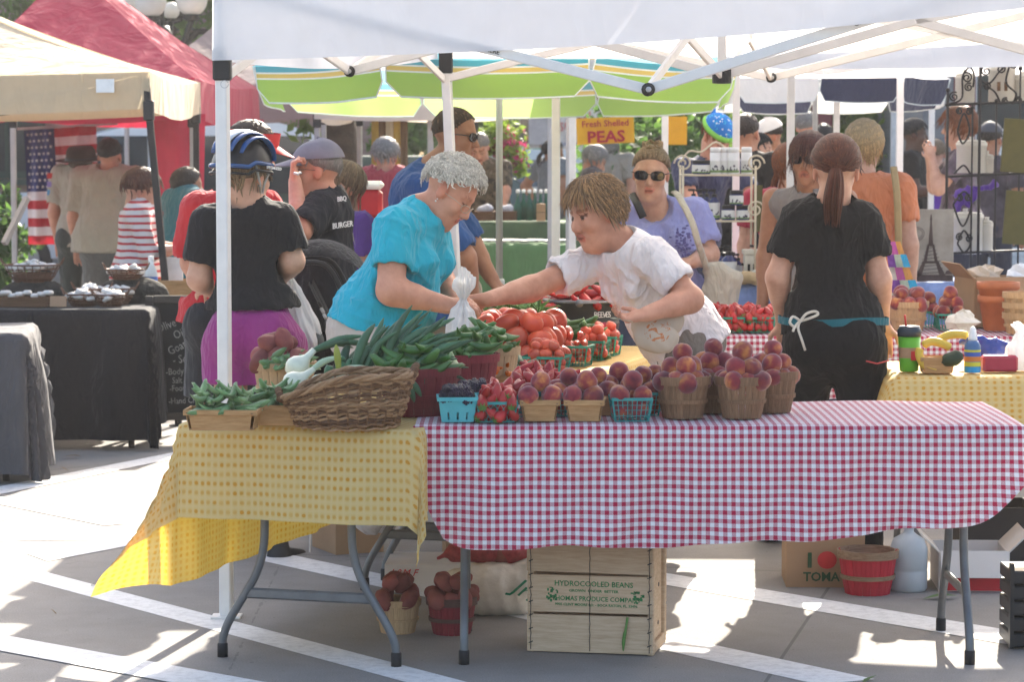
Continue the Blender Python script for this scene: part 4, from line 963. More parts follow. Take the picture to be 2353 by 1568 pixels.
for i, (x, y, d, r, tp) in enumerate(onions):
    c = at(x, y, d); rr = r / FP * d; ax = (at(tp[0], tp[1], d + .03) - c).normalized(); m3 = ax.to_track_quat('Z', 'Y').to_matrix()
    t = thing('white_onion', ['topmost white onion with its stem leaning right', 'large white onion at the basket handle', 'lowest white onion half inside the basket', 'white onion lying by the basket rim'][i], 'onion', c - V(0, 0, rr), 'white onions in the wicker basket')
    G().lathe([(rr * .1, -rr * .95), (rr * .6, -rr * .78), (rr * .95, -rr * .3), (rr, .05 * rr), (rr * .86, rr * .5), (rr * .5, rr * .88), (rr * .3, rr * 1.25), (rr * .24, rr * 2.0)], 20, c, m3).build('bulb', ONION, t, smooth=True)
    if i == 0:
        b = c + ax * rr * 1.9
        for q, (ex, ey) in enumerate([(838, 772), (850, 790), (812, 800), (862, 800)]): leaf_blade([b, lerp(b, at(ex, ey, d + .04), .5) + V(0, 0, .012 + .004 * q), at(ex, ey, d + .05 + .02 * q)], .0095, GREENS, t)
    else: leaf_blade([c + ax * rr * 1.7, c + ax * rr * 3, c + ax * rr * 4.2 + V(.02, 0, -.01)], .009, PALEG, t, 'stem')
r_ = random.Random(5)
tips = [(880, 725), (893, 735), (930, 715), (942, 705), (960, 730), (978, 720), (995, 712), (1010, 745), (1018, 722), (1040, 735), (1045, 770), (1065, 765), (1072, 780), (1085, 790), (1012, 760), (985, 760), (955, 765), (925, 770), (905, 780), (845, 770), (868, 775), (830, 800), (812, 820), (1040, 800), (1055, 820), (1020, 830), (1000, 800), (975, 800), (940, 800), (910, 810), (885, 820), (860, 830), (1075, 840), (1035, 850), (1000, 850), (967, 840), (780, 835), (1060, 800), (990, 780), (1030, 770)]
bun = []
for b in range(8): bun.append(thing('green_onion_bunch', 'bunch of long green onion tops fanning right out of the wicker basket', 'green onions', wp + V(-.08 + .03 * b, .02, .12), 'green onion tops in the wicker basket'))
for i, (x, y) in enumerate(tips * 2):
    j = i >= len(tips); x += r_.uniform(-14, 14) * (2 if j else .5) - 25 * j; y += r_.uniform(-8, 8) + 28 * j; dd = 8.62 + r_.uniform(-.04, .1)
    rx_ = 770 + (x - 780) * .48 + r_.uniform(-16, 16); ry_ = 880 + r_.uniform(-6, 22); a = at(rx_, ry_, 8.62 + r_.uniform(-.05, .05)); e = at(x, y, dd)
    mid = lerp(a, e, .5) + V(0, 0, .03 + r_.uniform(-.01, .012)); e2 = e + V(.0, 0, r_.uniform(-.01, .005))
    leaf_blade([a, mid, e2], r_.uniform(.0075, .0125), GREENS, bun[i % 8])
for pth in ([(735, 870), (728, 905), (715, 960)], [(935, 868), (955, 890), (968, 912)], [(930, 870), (945, 900), (952, 925)], [(780, 860), (775, 815), (772, 792)]):
    leaf_blade([at(x, y, 8.5) for x, y in pth], .009, GREENS if pth[0][0] != 780 else M('yellow_leaf', (.3, .32, .05), .5), bun[0])
# red stained baskets with peppers, tan basket with beans
for i, (px, py, off, rt, h, mat, lb) in enumerate([(962, 962, .12, .125, .15, W_RED, 'dark red stained basket of green peppers right of the wicker one'), (1068, 925, .12, .11, .15, W_RED, 'second dark red basket behind the blackberry boxes'), (1120, 905, .1, .108, .15, W_NEW, 'pale slatted basket heaped with green beans and peppers')]):
    p = on(px, py, ZY); p.y += off; round_basket(lb, p, rt, rt * .76, h, mat, rz=i, group=None)
    pods_in(PEPG_ME, 'green_pepper', 'a green pepper in ' + ['the front dark red basket', 'the second dark red basket', 'the pale slatted basket'][i], 'pepper', p, rt * .72, rt * .72, p.z + h, .018, 3, 120 + i, shrink=1.1, jit=.8, rnd_fill=.55, smin=.95, smax=1.35)
p = on(1148, 903, ZY); p.y += .03
till('wooden box of orange and red peppers', p, .12, .1, .06, rz=R(-10), group=None); pods_in(PEPO_ME, 'orange_pepper', 'an orange pepper in the wooden box', 'pepper', p, .035, .025, p.z + .06, .017, 2, 131)
p = on(1190, 890, ZY); p.y += .05
till('small wooden box of cucumbers behind the strawberries', p, .1, .1, .05, rz=R(6), mat=W_OLD, group=None); pods_in(CUKE_ME, 'cucumber', 'a cucumber in the small wooden box', 'cucumber', p, .02, .02, p.z + .06, .022, 2, 132, smin=.6, smax=.75)
# tomatoes
tb = [(1255, 871, .09, 'nearest'), (1324, 843, .06, 'second'), (1362, 830, .06, 'third'), (1391, 819, .06, 'farthest')]
for i, (px, py, off, wd) in enumerate(tb):
    p = on(px, py, ZY); p.y += off; hw = .075 if i == 0 else .058
    mesh_basket('%s green mesh basket of small tomatoes at the table edge' % wd, p, hw * 2, .075, PLAS, rz=yz - R(90), style='bars')
    pile(GTOM_ME, 'small_tomato', 'a small tomato in the %s basket at the table edge' % wd, 'tomato', p, hw * .72, hw * .72, p.z + .03, .016, 2, 140 + i, shrink=.1)
    pile(TOM_ME if i != 1 else GTOM_ME, 'small_tomato', 'a small tomato in the %s basket at the table edge' % wd, 'tomato', p, hw * .6, hw * .6, p.z + .085, .02, 2, 150 + i, smin=.62, smax=.78)
p = on(1190, 862, ZY); p.y += .36
pile(TOM_ME, 'tomato', 'a large ripe tomato in the heap between the two women', 'tomato', p, .16, .19, ZY + .05, .043, 3, 160, rz=yz - R(90), smin=1.2, smax=1.6, shrink=.7, lift=.72, jit=.18)
p = on(1330, 800, ZY + .0); pile(TOM_ME, 'tomato', 'a tomato in the row before the black tub', 'tomato', p, .09, .05, ZY + .05, .03, 2, 161, smin=.8, smax=1.1)
for i, (px, py, d) in enumerate([(1150, 770, 10.6), (1205, 778, 10.5), (1310, 778, 10.8)]):
    c = at(px, py, d); pods_in(PEPG_ME, 'green_pepper', 'a green pepper among the tomatoes %s' % ['by the black bag', 'in the middle', 'before the black tub'][i], 'pepper', c, .09, .05, ZY + .025, .022, 4, 170 + i, shrink=.5, rnd_fill=.7, smin=1, smax=1.5, jit=.7)
# black tub with a painted melon slice
tp = on(1342, 806, ZY); tp.y += .13
TUB = M('tub_black', (.02, .022, .022), .35, .4, scale=8, bump=.15, bscale=30)
tub = thing('metal_tub', 'black metal tub with a painted melon slice and red peppers', 'tub', tp)
G().lathe([(.128, 0), (.13, .006), (.148, .1), (.15, .105), (.147, .11), (.158, .185), (.164, .19), (.164, .2), (.158, .2), (.15, .185), (.125, .012), (.0, .01)], 40, tp, caps=False).build('shell', TUB, tub, smooth=True)
G().lathe([(.158, .192), (.167, .194), (.167, .203), (.158, .203)], 40, tp).build('rim', M('worn_metal', (.2, .2, .2), .35, .3, metal=.6), tub, smooth=True)
def tubpt(ang, z, o=.0015): r0 = .13 + (.16 - .13) * z / .2 + o; return V(tp.x + r0 * math.sin(ang), tp.y - r0 * math.cos(ang), tp.z + z)
def slice_(a, b, o):
    def f(u, v):
        A = -.75 + 1.5 * u; low = .115 - a * math.sqrt(max(0, 1 - (A / .76) ** 2)); return tubpt(A, .115 + (low - .115) * v, o), (u, v)
    return f
sheet('melon_flesh', slice_(.09, 0, .004), 24, 6, M('melon_pink', (.4, .03, .09), .5), tub)
sheet('melon_rind', lambda u, v: (tubpt(-.78 + 1.56 * u, .115 - (.09 + .013 * v) * math.sqrt(max(0, 1 - ((-.78 + 1.56 * u) / .785) ** 2)), .0035), (u, v)), 24, 2, M('melon_rind', (.55, .6, .5), .5), tub)
G().lathe([(.004, -.006), (.017, -.004), (.017, .004), (.004, .006)], 14, tubpt(-.12, .195, .008), Matrix.Rotation(R(90), 3, 'X')).build('handle_lug', M('worn_metal', (.2,) * 3), tub, smooth=True)
G().tube(smooth_path([tubpt(-.12, .195, .012), tubpt(.3, .197, .02), tubpt(.9, .2, .02), tubpt(1.5, .195, .01)], 5), .003, 6).build('handle', M('worn_metal', (.2,) * 3), tub, smooth=True)
for i, ch in enumerate('REEVES'): text('lettering', ch, .034, face_cam(tubpt(.32 + .085 * i, .135, .003), .32 + .085 * i), M('chalk', (.6, .6, .58), .9, .3), tub)
pile(PEPR_ME, 'red_pepper', 'a red pepper heaped in the black tub', 'pepper', tp, .11, .1, tp.z + .185, .03, 2, 180, flat=True, shrink=.9, rnd_fill=.8, jit=.7, smin=1, smax=1.35)
for i, (px, py) in enumerate([(1160, 757), (1222, 752)]):
    p = at(px, py, 11.0); p.z = ZY + .06; p.y = 11.05
    till(['left wooden box of green beans behind the tomatoes', 'right wooden box of green beans by the black tub'][i], p, .125, .16, .075, mat=W_TILL, rz=R(-4 + 9 * i), group='boxes of green beans')
    pods_in(BEAN_ME, 'green_bean', 'a green bean in the %s box' % ['left', 'right'][i], 'bean', p, .045, .05, p.z + .075, .0085, 5, 190 + i, shrink=.7, jit=1.8, rnd_fill=.4, smin=.9, smax=1.3)
q = on(1190, 800, ZY); q.y = 11.05
g = thing('wooden_riser', 'low wooden board under the green bean boxes', 'board', V(q.x, q.y, ZY)); G().box((q.x, q.y, ZY + .028), (.3, .2, .055), bev=.004).build('board', W_OLD, g)
pile(POT_ME, 'pale_potato', 'a small pale potato before the bean boxes', 'potato', on(1190, 795, ZY) + V(0, .0, 0), .1, .03, ZY + .05, .025, 2, 195, smin=.6, smax=.75)
# ================================================================== PEOPLE
def skin_mat(key, col, sss=.12):
    if key in MATS: return MATS[key]
    k = N(key); co = k.co(); a = k.n('Attribute'); a.attribute_name = 'Col'
    f = k.noise(22, 5, .6, co); f2 = k.noise(120, 3, .6, co)
    c = k.ramp(f, [(.3, tuple(x * y for x, y in zip(col, (.86, .78, .75)))), (.7, tuple(min(1, x * 1.1) for x in col))])
    c = k.mix(k.mth('MULTIPLY', f2, .25), c, k.mix(1, c, (.9, .7, .6), 'MULTIPLY')); c = k.mix(1, c, a.outputs['Color'], 'MULTIPLY')
    k.bump(k.mth('ADD', k.noise(45, 4, .6, co), k.mth('MULTIPLY', f2, .4)), .22, .004)
    MATS[key] = k.fin(c, .5, .35, 0, 0, None, .05, sss); return MATS[key]
SK = {'fair': skin_mat('skin_fair', (.56, .325, .225)), 'pink': skin_mat('skin_pink', (.54, .28, .19)), 'tan': skin_mat('skin_tan', (.36, .175, .1)), 'dark': skin_mat('skin_dark', (.09, .045, .028), .05)}
def hair_mat(key, col, rough=.5):
    k_ = 'hair_' + key
    if k_ in MATS: return MATS[k_]
    k = N(k_); co = k.co(); a = k.n('Attribute'); a.attribute_name = 'Col'
    mp = k.n('Mapping'); k.l(co, mp.inputs[0]); mp.inputs['Scale'].default_value = (140, 140, 18); f = k.noise(2.2, 3, .6, mp.outputs[0])
    c = k.ramp(f, [(.3, tuple(x * .6 for x in col)), (.72, tuple(min(1, x * 1.35) for x in col))]); c = k.mix(1, c, a.outputs['Color'], 'MULTIPLY')
    k.bump(f, .5, .004); MATS[k_] = k.fin(c, rough, .35, 0, .3 if key in ('white', 'blonde', 'red') else .15); return MATS[k_]
HC = {'white': (.78, .74, .68), 'grey': (.26, .24, .22), 'brown': (.075, .042, .024), 'dark': (.022, .014, .01), 'black': (.01, .009, .009), 'light': (.23, .15, .085), 'blonde': (.58, .4, .2), 'auburn': (.1, .028, .014), 'red': (.24, .075, .025)}
def frame(f, up):
    f = nrm(f); u = Vector(up); u = (u - f * u.dot(f)).normalized(); l = u.cross(f)         # columns: forward, left, up
    return Matrix((f, l, u)).transposed()
def head_prims(c, m, s, sex='f', lips=(.98, .66, .64), brow=(.4, .3, .22), eyes='open', age=0, fat=0):
    P = lambda x, y, z: Vector(c) + m @ (V(x, y, z) * s)
    E = lambda p, r, k=.012, col=None, op=1: el(P(*p), [q * s for q in r], m, col, k, op)
    C = lambda a, b, ra, rb=None, k=.008, col=None: rc(P(*a), P(*b), ra * s, (ra if rb is None else rb) * s, col, k)
    jw = .05 if sex == 'f' else .056
    o = [E((-.008, 0, .032), (.097, .076, .088)), E((.03, 0, -.035), (.06, .062 + .008 * fat, .085), .025), E((.03, 0, -.085), (.052, jw + .008 * fat, .036), .025), C((.072, 0, -.112), (.066, 0, -.1), .017, .02, .02),
         C((.084, 0, .012), (.108, 0, -.034), .009, .0125, .012), E((.1, .013, -.04), (.011, .008, .008), .006), E((.1, -.013, -.04), (.011, .008, .008), .006)]
    if fat: o += [E((.015, 0, -.118), (.05, .048, .03), .03)]
    for q in (-1, 1):
        o += [C((.082, q * .012, .026), (.066, q * .052, .022), .0095, .008, .012), E((.058, q * .044, -.03), (.03, .022, .026), .02), E((-.002, q * .077, -.012), (.02, .009, .031), .006, (1, .82, .78))]
        o += [el(P(.096, q * .031, .001), [.017 * s, .017 * s, .011 * s], m, None, .008, -1)]
        o += [E((.0755, q * .031, .001), (.0115, .0135, .0105), .004)]
        if eyes == 'open': o += [E((.0822, q * .0315, .0005), (.0055, .0105, .0042), .001, (.95, 1.15, 1.4)), E((.0852, q * .031, .0005), (.0035, .0045, .0044), .001, (.06, .05, .05)), C((.086, q * .021, .0055), (.081, q * .044, .005), .0016, None, .001, (.22, .15, .12))]
        elif eyes == 'down': o += [C((.0865, q * .02, -.006), (.081, q * .044, -.0055), .0017, None, .001, (.25, .17, .14))]
        if eyes != 'none': o += [C((.0925, q * .016, .0245), (.078, q * .05, .0265), .0032, .0022, .003, brow)]
        if age: o += [C((.098, q * .016, -.05), (.083, q * .036, -.078), .0035, .003, .006)]
    o += [C((.0905, -.015, -.069), (.0905, .015, -.069), .0046, None, .005, lips), C((.088, -.013, -.0775), (.088, .013, -.0775), .0054, None, .005, lips), C((.0945, -.0175, -.0732), (.0945, .0175, -.0732), .0012, None, .0015, (.4, .2, .18))]
    return o
def hand_prims(w_, dirv, palm, s=1.0, curl=.5, thumb=1, spread=.12, col=None):
    """wrist point, finger direction, palm normal; thumb = +1 / -1 picks the side"""
    d = nrm(dirv); n = Vector(palm); n = (n - d * n.dot(d)).normalized(); t = d.cross(n) * thumb; W = Vector(w_)
    o = [rc(W, W + d * .035 * s, .024 * s, .03 * s, col, .015, n, .62), rc(W + d * .03 * s + t * .012 * s, W + d * .082 * s + t * .022 * s, .02 * s, .014 * s, col, .012, n, .8), rc(W + d * .03 * s - t * .012 * s, W + d * .078 * s - t * .022 * s, .02 * s, .014 * s, col, .012, n, .8)]
    for i, (off, L) in enumerate(((.027, .068), (.009, .078), (-.009, .072), (-.027, .056))):
        b = W + d * (.082 - .004 * abs(i - 1.2)) * s + t * off * s; a = b; dd = (d + t * spread * (1.5 - i) * .35).normalized(); an = curl * .75
        for q, f in enumerate((.45, .31, .24)):
            ca, sa = math.cos(an), math.sin(an); e = a + (dd * ca + n * sa) * L * f * s; o.append(rc(a, e, (.0092 - .0011 * q) * s, (.0083 - .0011 * q) * s, col, .003)); a = e; an += curl * .8
    a = W + d * .022 * s + t * .024 * s; e = a + (d * .65 + t * .7 + n * .25).normalized() * .04 * s; o.append(rc(a, e, .0125 * s, .0105 * s, col, .008)); f = e + (d * .95 + t * .15 + n * .35).normalized() * .032 * s; o.append(rc(e, f, .0105 * s, .008 * s, col, .003))
    return o
def hair_build(par, c, m, s, style, colkey, seed=1, n=260, front=.55, side=-.12, back=-.55, thick=.011, length=.05, puff=.35, sweep=(0, 0, 0), curl=.0, lock=.0042, grav=.5, crown=(-.045, 0, .1), var=.3, parts=None, cols=None, mess=.22):
    """hair cap plus many tapering locks; angles are elevations (rad) of the hairline at front, sides and back"""
    r_ = random.Random(seed); g = G(); C0 = V(-.008, 0, .03); ax = V(.1, .08, .092)
    def line(a):                                               # a = 0 front, pi back
        t = abs((a + math.pi) % (2 * math.pi) - math.pi) / math.pi
        return front + (side - front) * min(1, t / .42) ** 2.2 if t < .42 else side + (back - side) * ((t - .42) / .58) ** .8
    def W(p): return Vector(c) + m @ (p * s)
    def surf(a, e, o=0.0): return C0 + V((ax.x + o) * math.cos(e) * math.cos(a), (ax.y + o) * math.cos(e) * math.sin(a), (ax.z + o) * math.sin(e))
    na, ne = 36, 12; Vs = []; Fs = []
    for i in range(na):
        a = 2 * math.pi * i / na; e0 = line(a)
        for j in range(ne + 1):
            e = e0 + (math.pi / 2 - e0) * j / ne; o = thick * min(1, j / 2.5) * (.8 + .25 * math.sin(5 * a + 3 * j) * .6) - (.004 if j == 0 else 0); Vs.append(W(surf(a, e, o)))
    for i in range(na):
        for j in range(ne): k = (i + 1) % na; Fs.append((i * (ne + 1) + j, k * (ne + 1) + j, k * (ne + 1) + j + 1, i * (ne + 1) + j + 1))
    g.add(Vs, Fs, (.75, .75, .75)); cr = Vector(crown)
    for q in range(n):
        a = r_.uniform(-math.pi, math.pi); e0 = line(a); e = e0 + (1.5 - e0) * r_.random() ** .8; p = surf(a, e, thick * .6); nn_ = (p - C0).normalized()
        fl = p - cr; fl = fl - nn_ * fl.dot(nn_); fl = fl.normalized() if fl.length > .01 else V(r_.uniform(-1, 1), r_.uniform(-1, 1), 0).normalized()
        fl = (fl + V(*sweep) + V(r_.gauss(0, mess), r_.gauss(0, mess), r_.gauss(0, mess))).normalized(); L = length * r_.uniform(.6, 1.25); P = [p]; d = (fl + nn_ * puff).normalized(); st = 5; cph = r_.random() * 6
        gl = m.transposed() @ V(0, 0, -1)
        for k in range(st):
            d = (d + gl * grav * .25 + fl * .15 + V(math.cos(cph + k * 1.5), math.sin(cph + k * 1.5), math.sin(cph * 2 + k)) * curl).normalized(); x = P[-1] + d * L / st
            rel = x - C0; k0 = V(rel.x / (ax.x + thick * .7), rel.y / (ax.y + thick * .7), rel.z / (ax.z + thick * .7)).length
            lim = 1 + max(0, puff) * (.05 + .05 * k) * r_.random()
            if k0 < 1 or (k0 > lim and math.asin(max(-1, min(1, rel.z / max(rel.length, 1e-6)))) > e0 - .25): x = C0 + rel / k0 * max(1, min(k0, lim))
            P.append(x)
        w_ = lock * r_.uniform(.7, 1.3); v = 1 + r_.uniform(-var, var) * (1.2 if r_.random() > .75 else .8); cc = (v, v, v)
        if cols and r_.random() < cols[0]: cc = cols[1]
        g.tube([W(x) for x in P], [w_ * s * f for f in (.7, 1, 1, .9, .65, .2)], 4, col=cc, flat=((m @ nn_), .55), caps=False)
    if parts: parts(g, W, r_)
    return g.build('hair', hair_mat(colkey, HC[colkey]), par, smooth=True, colors=True)
def tail(path, r0, n=40, seed=3, spread=.5):
    """pony tail / long strands following a head-local path"""
    def f(g, W, r_):
        P = smooth_path(path, 4); k = len(P)
        for q in range(n):
            a = r_.uniform(0, 6.28); o = V(math.cos(a), math.sin(a), 0) * r0 * math.sqrt(r_.random()); oy = V(0, 0, r_.uniform(-.2, .2) * r0)
            L = r_.uniform(.75, 1.05); pts = [W(P[i] + (o + oy) * (.5 + spread * min(1, 2.2 * i / k)) * (1 - .6 * max(0, i / (k - 1) - .6))) for i in range(int(k * min(L, 1)))]
            m_ = len(pts); v = r_.uniform(.65, 1.35); g.tube(pts, [.0045 * (1 - .85 * max(0, i / (m_ - 1) - .6) / .4) for i in range(m_)], 4, col=(v, v, v), caps=False)
    return f
def torso_prims(J, g, fem=0, belly=0, infl=0.0, k=.05):
    ls, rs, ch, pe = J['ls'], J['rs'], J['chest'], J['pel']; x = (rs - ls).normalized(); up = (J['neck'] - pe).normalized(); fr = up.cross(x).normalized(); hw = max((rs - ls).length / 2, .155)
    o = [rc(ls + x * .035 - up * .02, rs - x * .035 - up * .02, .062 * g + infl, None, None, k, None), rc(ch + up * .05, lerp(ch, pe, .5), (hw * .78) * g ** .5 + infl, (hw * .7) * g + infl, None, k, fr, .66), rc(lerp(ch, pe, .45), pe, (hw * .72) * g + infl, (hw * .86) * g + infl, None, k, fr, .72), rc(ch + up * .1, J['neck'], .075 * g + infl, .05 + infl, None, .05)]
    if fem:
        for q in (-1, 1): o.append(el(ch + x * q * .075 * g - up * .015 + fr * .075 * g, (.062 * fem, .062 * fem, .06 * fem), None, None, .05))
    if belly: o.append(el(lerp(ch, pe, .62) + fr * .06 * g, (.13 * belly, .13 * belly, .14 * belly), None, None, .08))
    return o, fr, x, up
def person(label, J, hf, hup, skin='fair', shirt=('tee', None), pants=None, sl=.55, g=1.0, res=.008, sres=None, fem=0, belly=0, hs=1.0, curl=(.5, .5), palms=(None, None), hdir=(None, None), face={}, wr=.006, seed=0, shorts=False, hem=None, neckr=.052, armr=1.0, legs=True, shoes=True, group=None, thumbs=(1, -1), handcol=None, collar=True, sleeve_fl=1.18, vneck=None, pg=.94, grp='people at the market', tank=False):
    base = V(J['pel'].x, J['pel'].y, 0)
    t = thing('person', label, 'person', base, grp)
    hm = frame(hf, hup); hc = J['head']
    P = head_prims(hc, hm, hs, **face)
    nb = hc + hm @ (V(-.022, 0, -.07) * hs)
    P += [rc(nb, J['neck'] - (J['neck'] - nb) * .05, .05 * neckr / .052 * hs, .058 * neckr / .052, None, .03), rc(J['neck'], J['chest'], .055, .06, None, .03)]
    for q, (a, b, c) in enumerate((('ls', 'le', 'lw'), ('rs', 're', 'rw'))):
        if a not in J or c not in J: continue
        A, B, C = J[a], J[b], J[c]; P += [rc(J['chest'], A, .05, .045, None, .03), rc(A, B, .047 * armr, .039 * armr, None, .02), rc(B, C, .04 * armr, .0255 * armr, None, .02), rc(lerp(B, C, .08), lerp(B, C, .4), .041 * armr, .036 * armr, None, .02)]
        hd_ = hdir[q] or (C - B).normalized(); pm = palms[q] or V(0, 0, -1) if palms[q] is not None or abs(hd_.z) < .9 else V(0, 1, 0)
        P += hand_prims(C, hd_, pm, .98, curl[q], thumbs[q], col=handcol)
    if legs:
        P += [rc(J['chest'], J['pel'], .06, .06, None, .03)]
        for a in 'lr':
            h_, k_, an = J[a + 'h'], J[a + 'k'], J[a + 'a']; P += [rc(J['pel'], h_, .07, .07, None, .03), rc(h_, k_, .075, .052, None, .03), rc(k_, an, .05, .034, None, .02), rc(lerp(k_, an, .15), lerp(k_, an, .4), .054, .05, None, .03)]
    Vs, Fs, cl = sdf(P, res, cols=True); ob('body', Vs, Fs, SK[skin], t, col=cl)
    if shirt[1] is not None:
        T, fr, x, up = torso_prims(J, g, fem, belly, .008, .05)
        hemz = hem if hem is not None else .1; hwid = max((J['rs'] - J['ls']).length / 2, .16)
        T.append(rc(J['pel'], J['pel'] - up * (hemz + .05), hwid * .9 * g + .014, hwid * .93 * g + .016, None, .03, fr, .8))
        if not tank:
            for a, b, c in (('ls', 'le', 'lw'), ('rs', 're', 'rw')):
                if a not in J: continue
                A, B = J[a], J[b]
                if sl <= 1: T.append(rc(A, lerp(A, B, sl), .056 * armr + .006, .05 * armr * sleeve_fl + .006, None, .035))
                else: T += [rc(A, B, .058 * armr, .05 * armr, None, .035), rc(B, lerp(B, J[c], sl - 1), .05 * armr, .042 * armr, None, .02)]
        if sl <= 1 and not tank:
            for a, b in (('ls', 'le'), ('rs', 're')):
                if a not in J: continue
                A, B = J[a], J[b]; d = (B - A).normalized(); e = lerp(A, B, sl) + d * (.05 * armr * sleeve_fl + .018); T.append(el(e, .05 * armr * sleeve_fl + .018, None, None, .008, -1))
        # neck opening
        if vneck: T.append(el(J['neck'] + Vector(vneck[0]), vneck[1], None, None, .008, -1))
        else: T.append(rc(J['neck'] - up * .01 + fr * .01, nb + (nb - J['neck']) * .3, neckr + .012, neckr + .03, None, .008, None, 1, -1))
        T.append(pl(J['pel'] - up * hemz, up))
        blob('shirt', T, sres or res, shirt[1], t, wr=wr, wseed=seed)
    if pants is not None:
        hw = max((J['rs'] - J['ls']).length / 2, .16); upb = (J['neck'] - J['pel']).normalized(); xx = (J['rh'] - J['lh']).normalized(); fr = V(0, 0, 1).cross(xx).normalized(); g = g * pg; ph = hw * .84 * g
        T = [rc(J['pel'] + upb * .03, J['pel'] - V(0, 0, .05), ph * .86, ph, None, .05, fr, .76)]
        for a in 'lr':
            h_, k_, an = J[a + 'h'], J[a + 'k'], J[a + 'a']
            if shorts: T += [rc(h_, lerp(h_, k_, shorts), .098 * g, .092 * g, None, .03), pl(lerp(h_, k_, shorts) , (h_ - k_), m=.3)]
            else: T += [rc(h_, k_, .094 * g, .068 * g, None, .03), rc(k_, an, .068 * g, .056 * g, None, .03)]
        for q in (-1, 1): T.append(el(J['pel'] + xx * q * .065 - fr * .07 - V(0, 0, .04), (.09 * g, .09 * g, .1 * g), None, None, .05))
        blob('trousers' if not shorts else 'shorts', T, sres or res, pants, t, wr=wr * .7, wseed=seed + 5)
    if legs and shoes:
        for a in 'lr':
            an = J[a + 'a']; f = V(hf[0], hf[1], 0); f = f.normalized() if f.length > .1 else V(0, -1, 0)
            blob('shoe', [rc(an + V(0, 0, -.035), an + V(0, 0, -.055) + f * .13, .042, .036, None, .03), rc(an + V(0, 0, -.03), an + V(0, 0, .02), .042, .04)], .012, M('shoe', (.03, .03, .032), .6), t)
    return t, hc, hm
def stand(px, d, top, yaw, h=None, sw=.2, bend=0.0, arms='down', lean=0.0, hy=None, hp=0.0, wide=1.0, turn=0.0):
    """joints of a standing figure whose head top is at grid row top; yaw 0 faces the camera, +90 faces right in the picture"""
    tp = at(px, top, d); x0, y0 = tp.x, tp.y; H = h or max(tp.z, .8)
    fw = V(math.sin(R(yaw)), -math.cos(R(yaw)), 0); rt = V(0, 0, 1).cross(fw) * -1          # person's right
    rt = fw.cross(V(0, 0, 1)); s = H / 1.72
    base = V(x0, y0, 0) - fw * (math.sin(bend) * .62 * s)
    up = (V(0, 0, 1) * math.cos(bend) + fw * math.sin(bend)); z = lambda k: V(0, 0, k * s)
    pel = base + z(.95); ch = pel + up * (.3 * s); nk = pel + up * (.50 * s)
    hy_ = yaw if hy is None else hy; hfv = V(math.sin(R(hy_)) * math.cos(hp), -math.cos(R(hy_)) * math.cos(hp), -math.sin(hp))
    hd = nk + (up * .7 + V(0, 0, .3)).normalized() * (.135 * s) + fw * .015
    if bend == 0: hd.z = tp.z - .122
    J = dict(pel=pel, chest=ch, neck=nk, head=hd)
    for a, q in (('l', -1), ('r', 1)):
        S = pel + up * (.445 * s) + rt * q * sw * wide; J[a + 's'] = S
        if arms == 'down': E = S - up * .29 * s + rt * q * .04 - fw * .02; Wr = E - V(0, 0, .245 * s) + fw * .06
        elif arms == 'fwd': E = S - up * .26 * s + fw * .06 + rt * q * .03; Wr = E + fw * .22 * s - rt * q * .08 + V(0, 0, .02)
        elif arms == 'fold': E = S - up * .27 * s + fw * .05 + rt * q * .05; Wr = E + fw * .15 - rt * q * .2 + V(0, 0, .08)
        elif arms == 'reach': E = S + fw * .16 * s - V(0, 0, .2 * s) + rt * q * .05; Wr = E + fw * .14 - V(0, 0, .18)
        elif arms == 'hip': E = S - V(0, 0, .22 * s) + rt * q * .16 - fw * .08; Wr = E - V(0, 0, .13) - rt * q * .12 + fw * .06
        elif arms == 'up': E = S - V(0, 0, .2 * s) + fw * .16 + rt * q * .02; Wr = E + V(0, 0, .2) + fw * .04 - rt * q * .08
        J[a + 'e'], J[a + 'w'] = E, Wr
        J[a + 'h'] = pel + rt * q * .09 * wide - z(.06); J[a + 'k'] = base + rt * q * .1 + z(.5) + fw * .02; J[a + 'a'] = base + rt * q * .11 + z(.1)
    hup = V(0, 0, 1) + fw * math.sin(hp) if hp else V(0, 0, 1)
    return J, hfv, hup
def sunglasses(par, c, m, s=1.0, col=(.012, .012, .012), frame_m=None, clear=False):
    g = G(); P = lambda x, y, z: Vector(c) + m @ (V(x, y, z) * s)
    fm = frame_m or M('glasses_frame', (.015, .015, .016), .3)
    gl = thing_part = None
    lens = M('dark_lens', (.008, .008, .01), .08, spec=.6) if not clear else M('clear_lens', (.55, .5, .48), .1, trans=.6)
    t = G()
    for q in (-1, 1):
        pts = [P(.101 - .018 * (abs(q * .033 + .021 * math.cos(a)) / .06) ** 2, q * .034 + .027 * math.copysign(abs(math.cos(a)) ** .75, math.cos(a)), .001 + .0185 * math.copysign(abs(math.sin(a)) ** .75, math.sin(a)) * (1 if not clear else .75)) for a in [2 * math.pi * i / 24 for i in range(25)]]
        t.tube(pts, .0024 if not clear else .0016, 5, caps=False); t.tube([P(.09, q * .056, .006), P(.05, q * .076, .008), P(-.005, q * .082, .004)], .0025 if not clear else .0013, 5)
        if not clear:
            b = len(pts) - 1; cen = P(.1035 - .018 * .3, q * .033, .002); g.add(pts[:-1] + [cen], [(i, (i + 1) % b, b) for i in range(b)])
    t.tube([P(.101, -.011, .006), P(.104, 0, .008), P(.101, .011, .006)], .002 if not clear else .0012, 5)
    o = t.build('glasses', fm, par, smooth=True)
    if not clear: g.build('lens', lens, o, smooth=True)
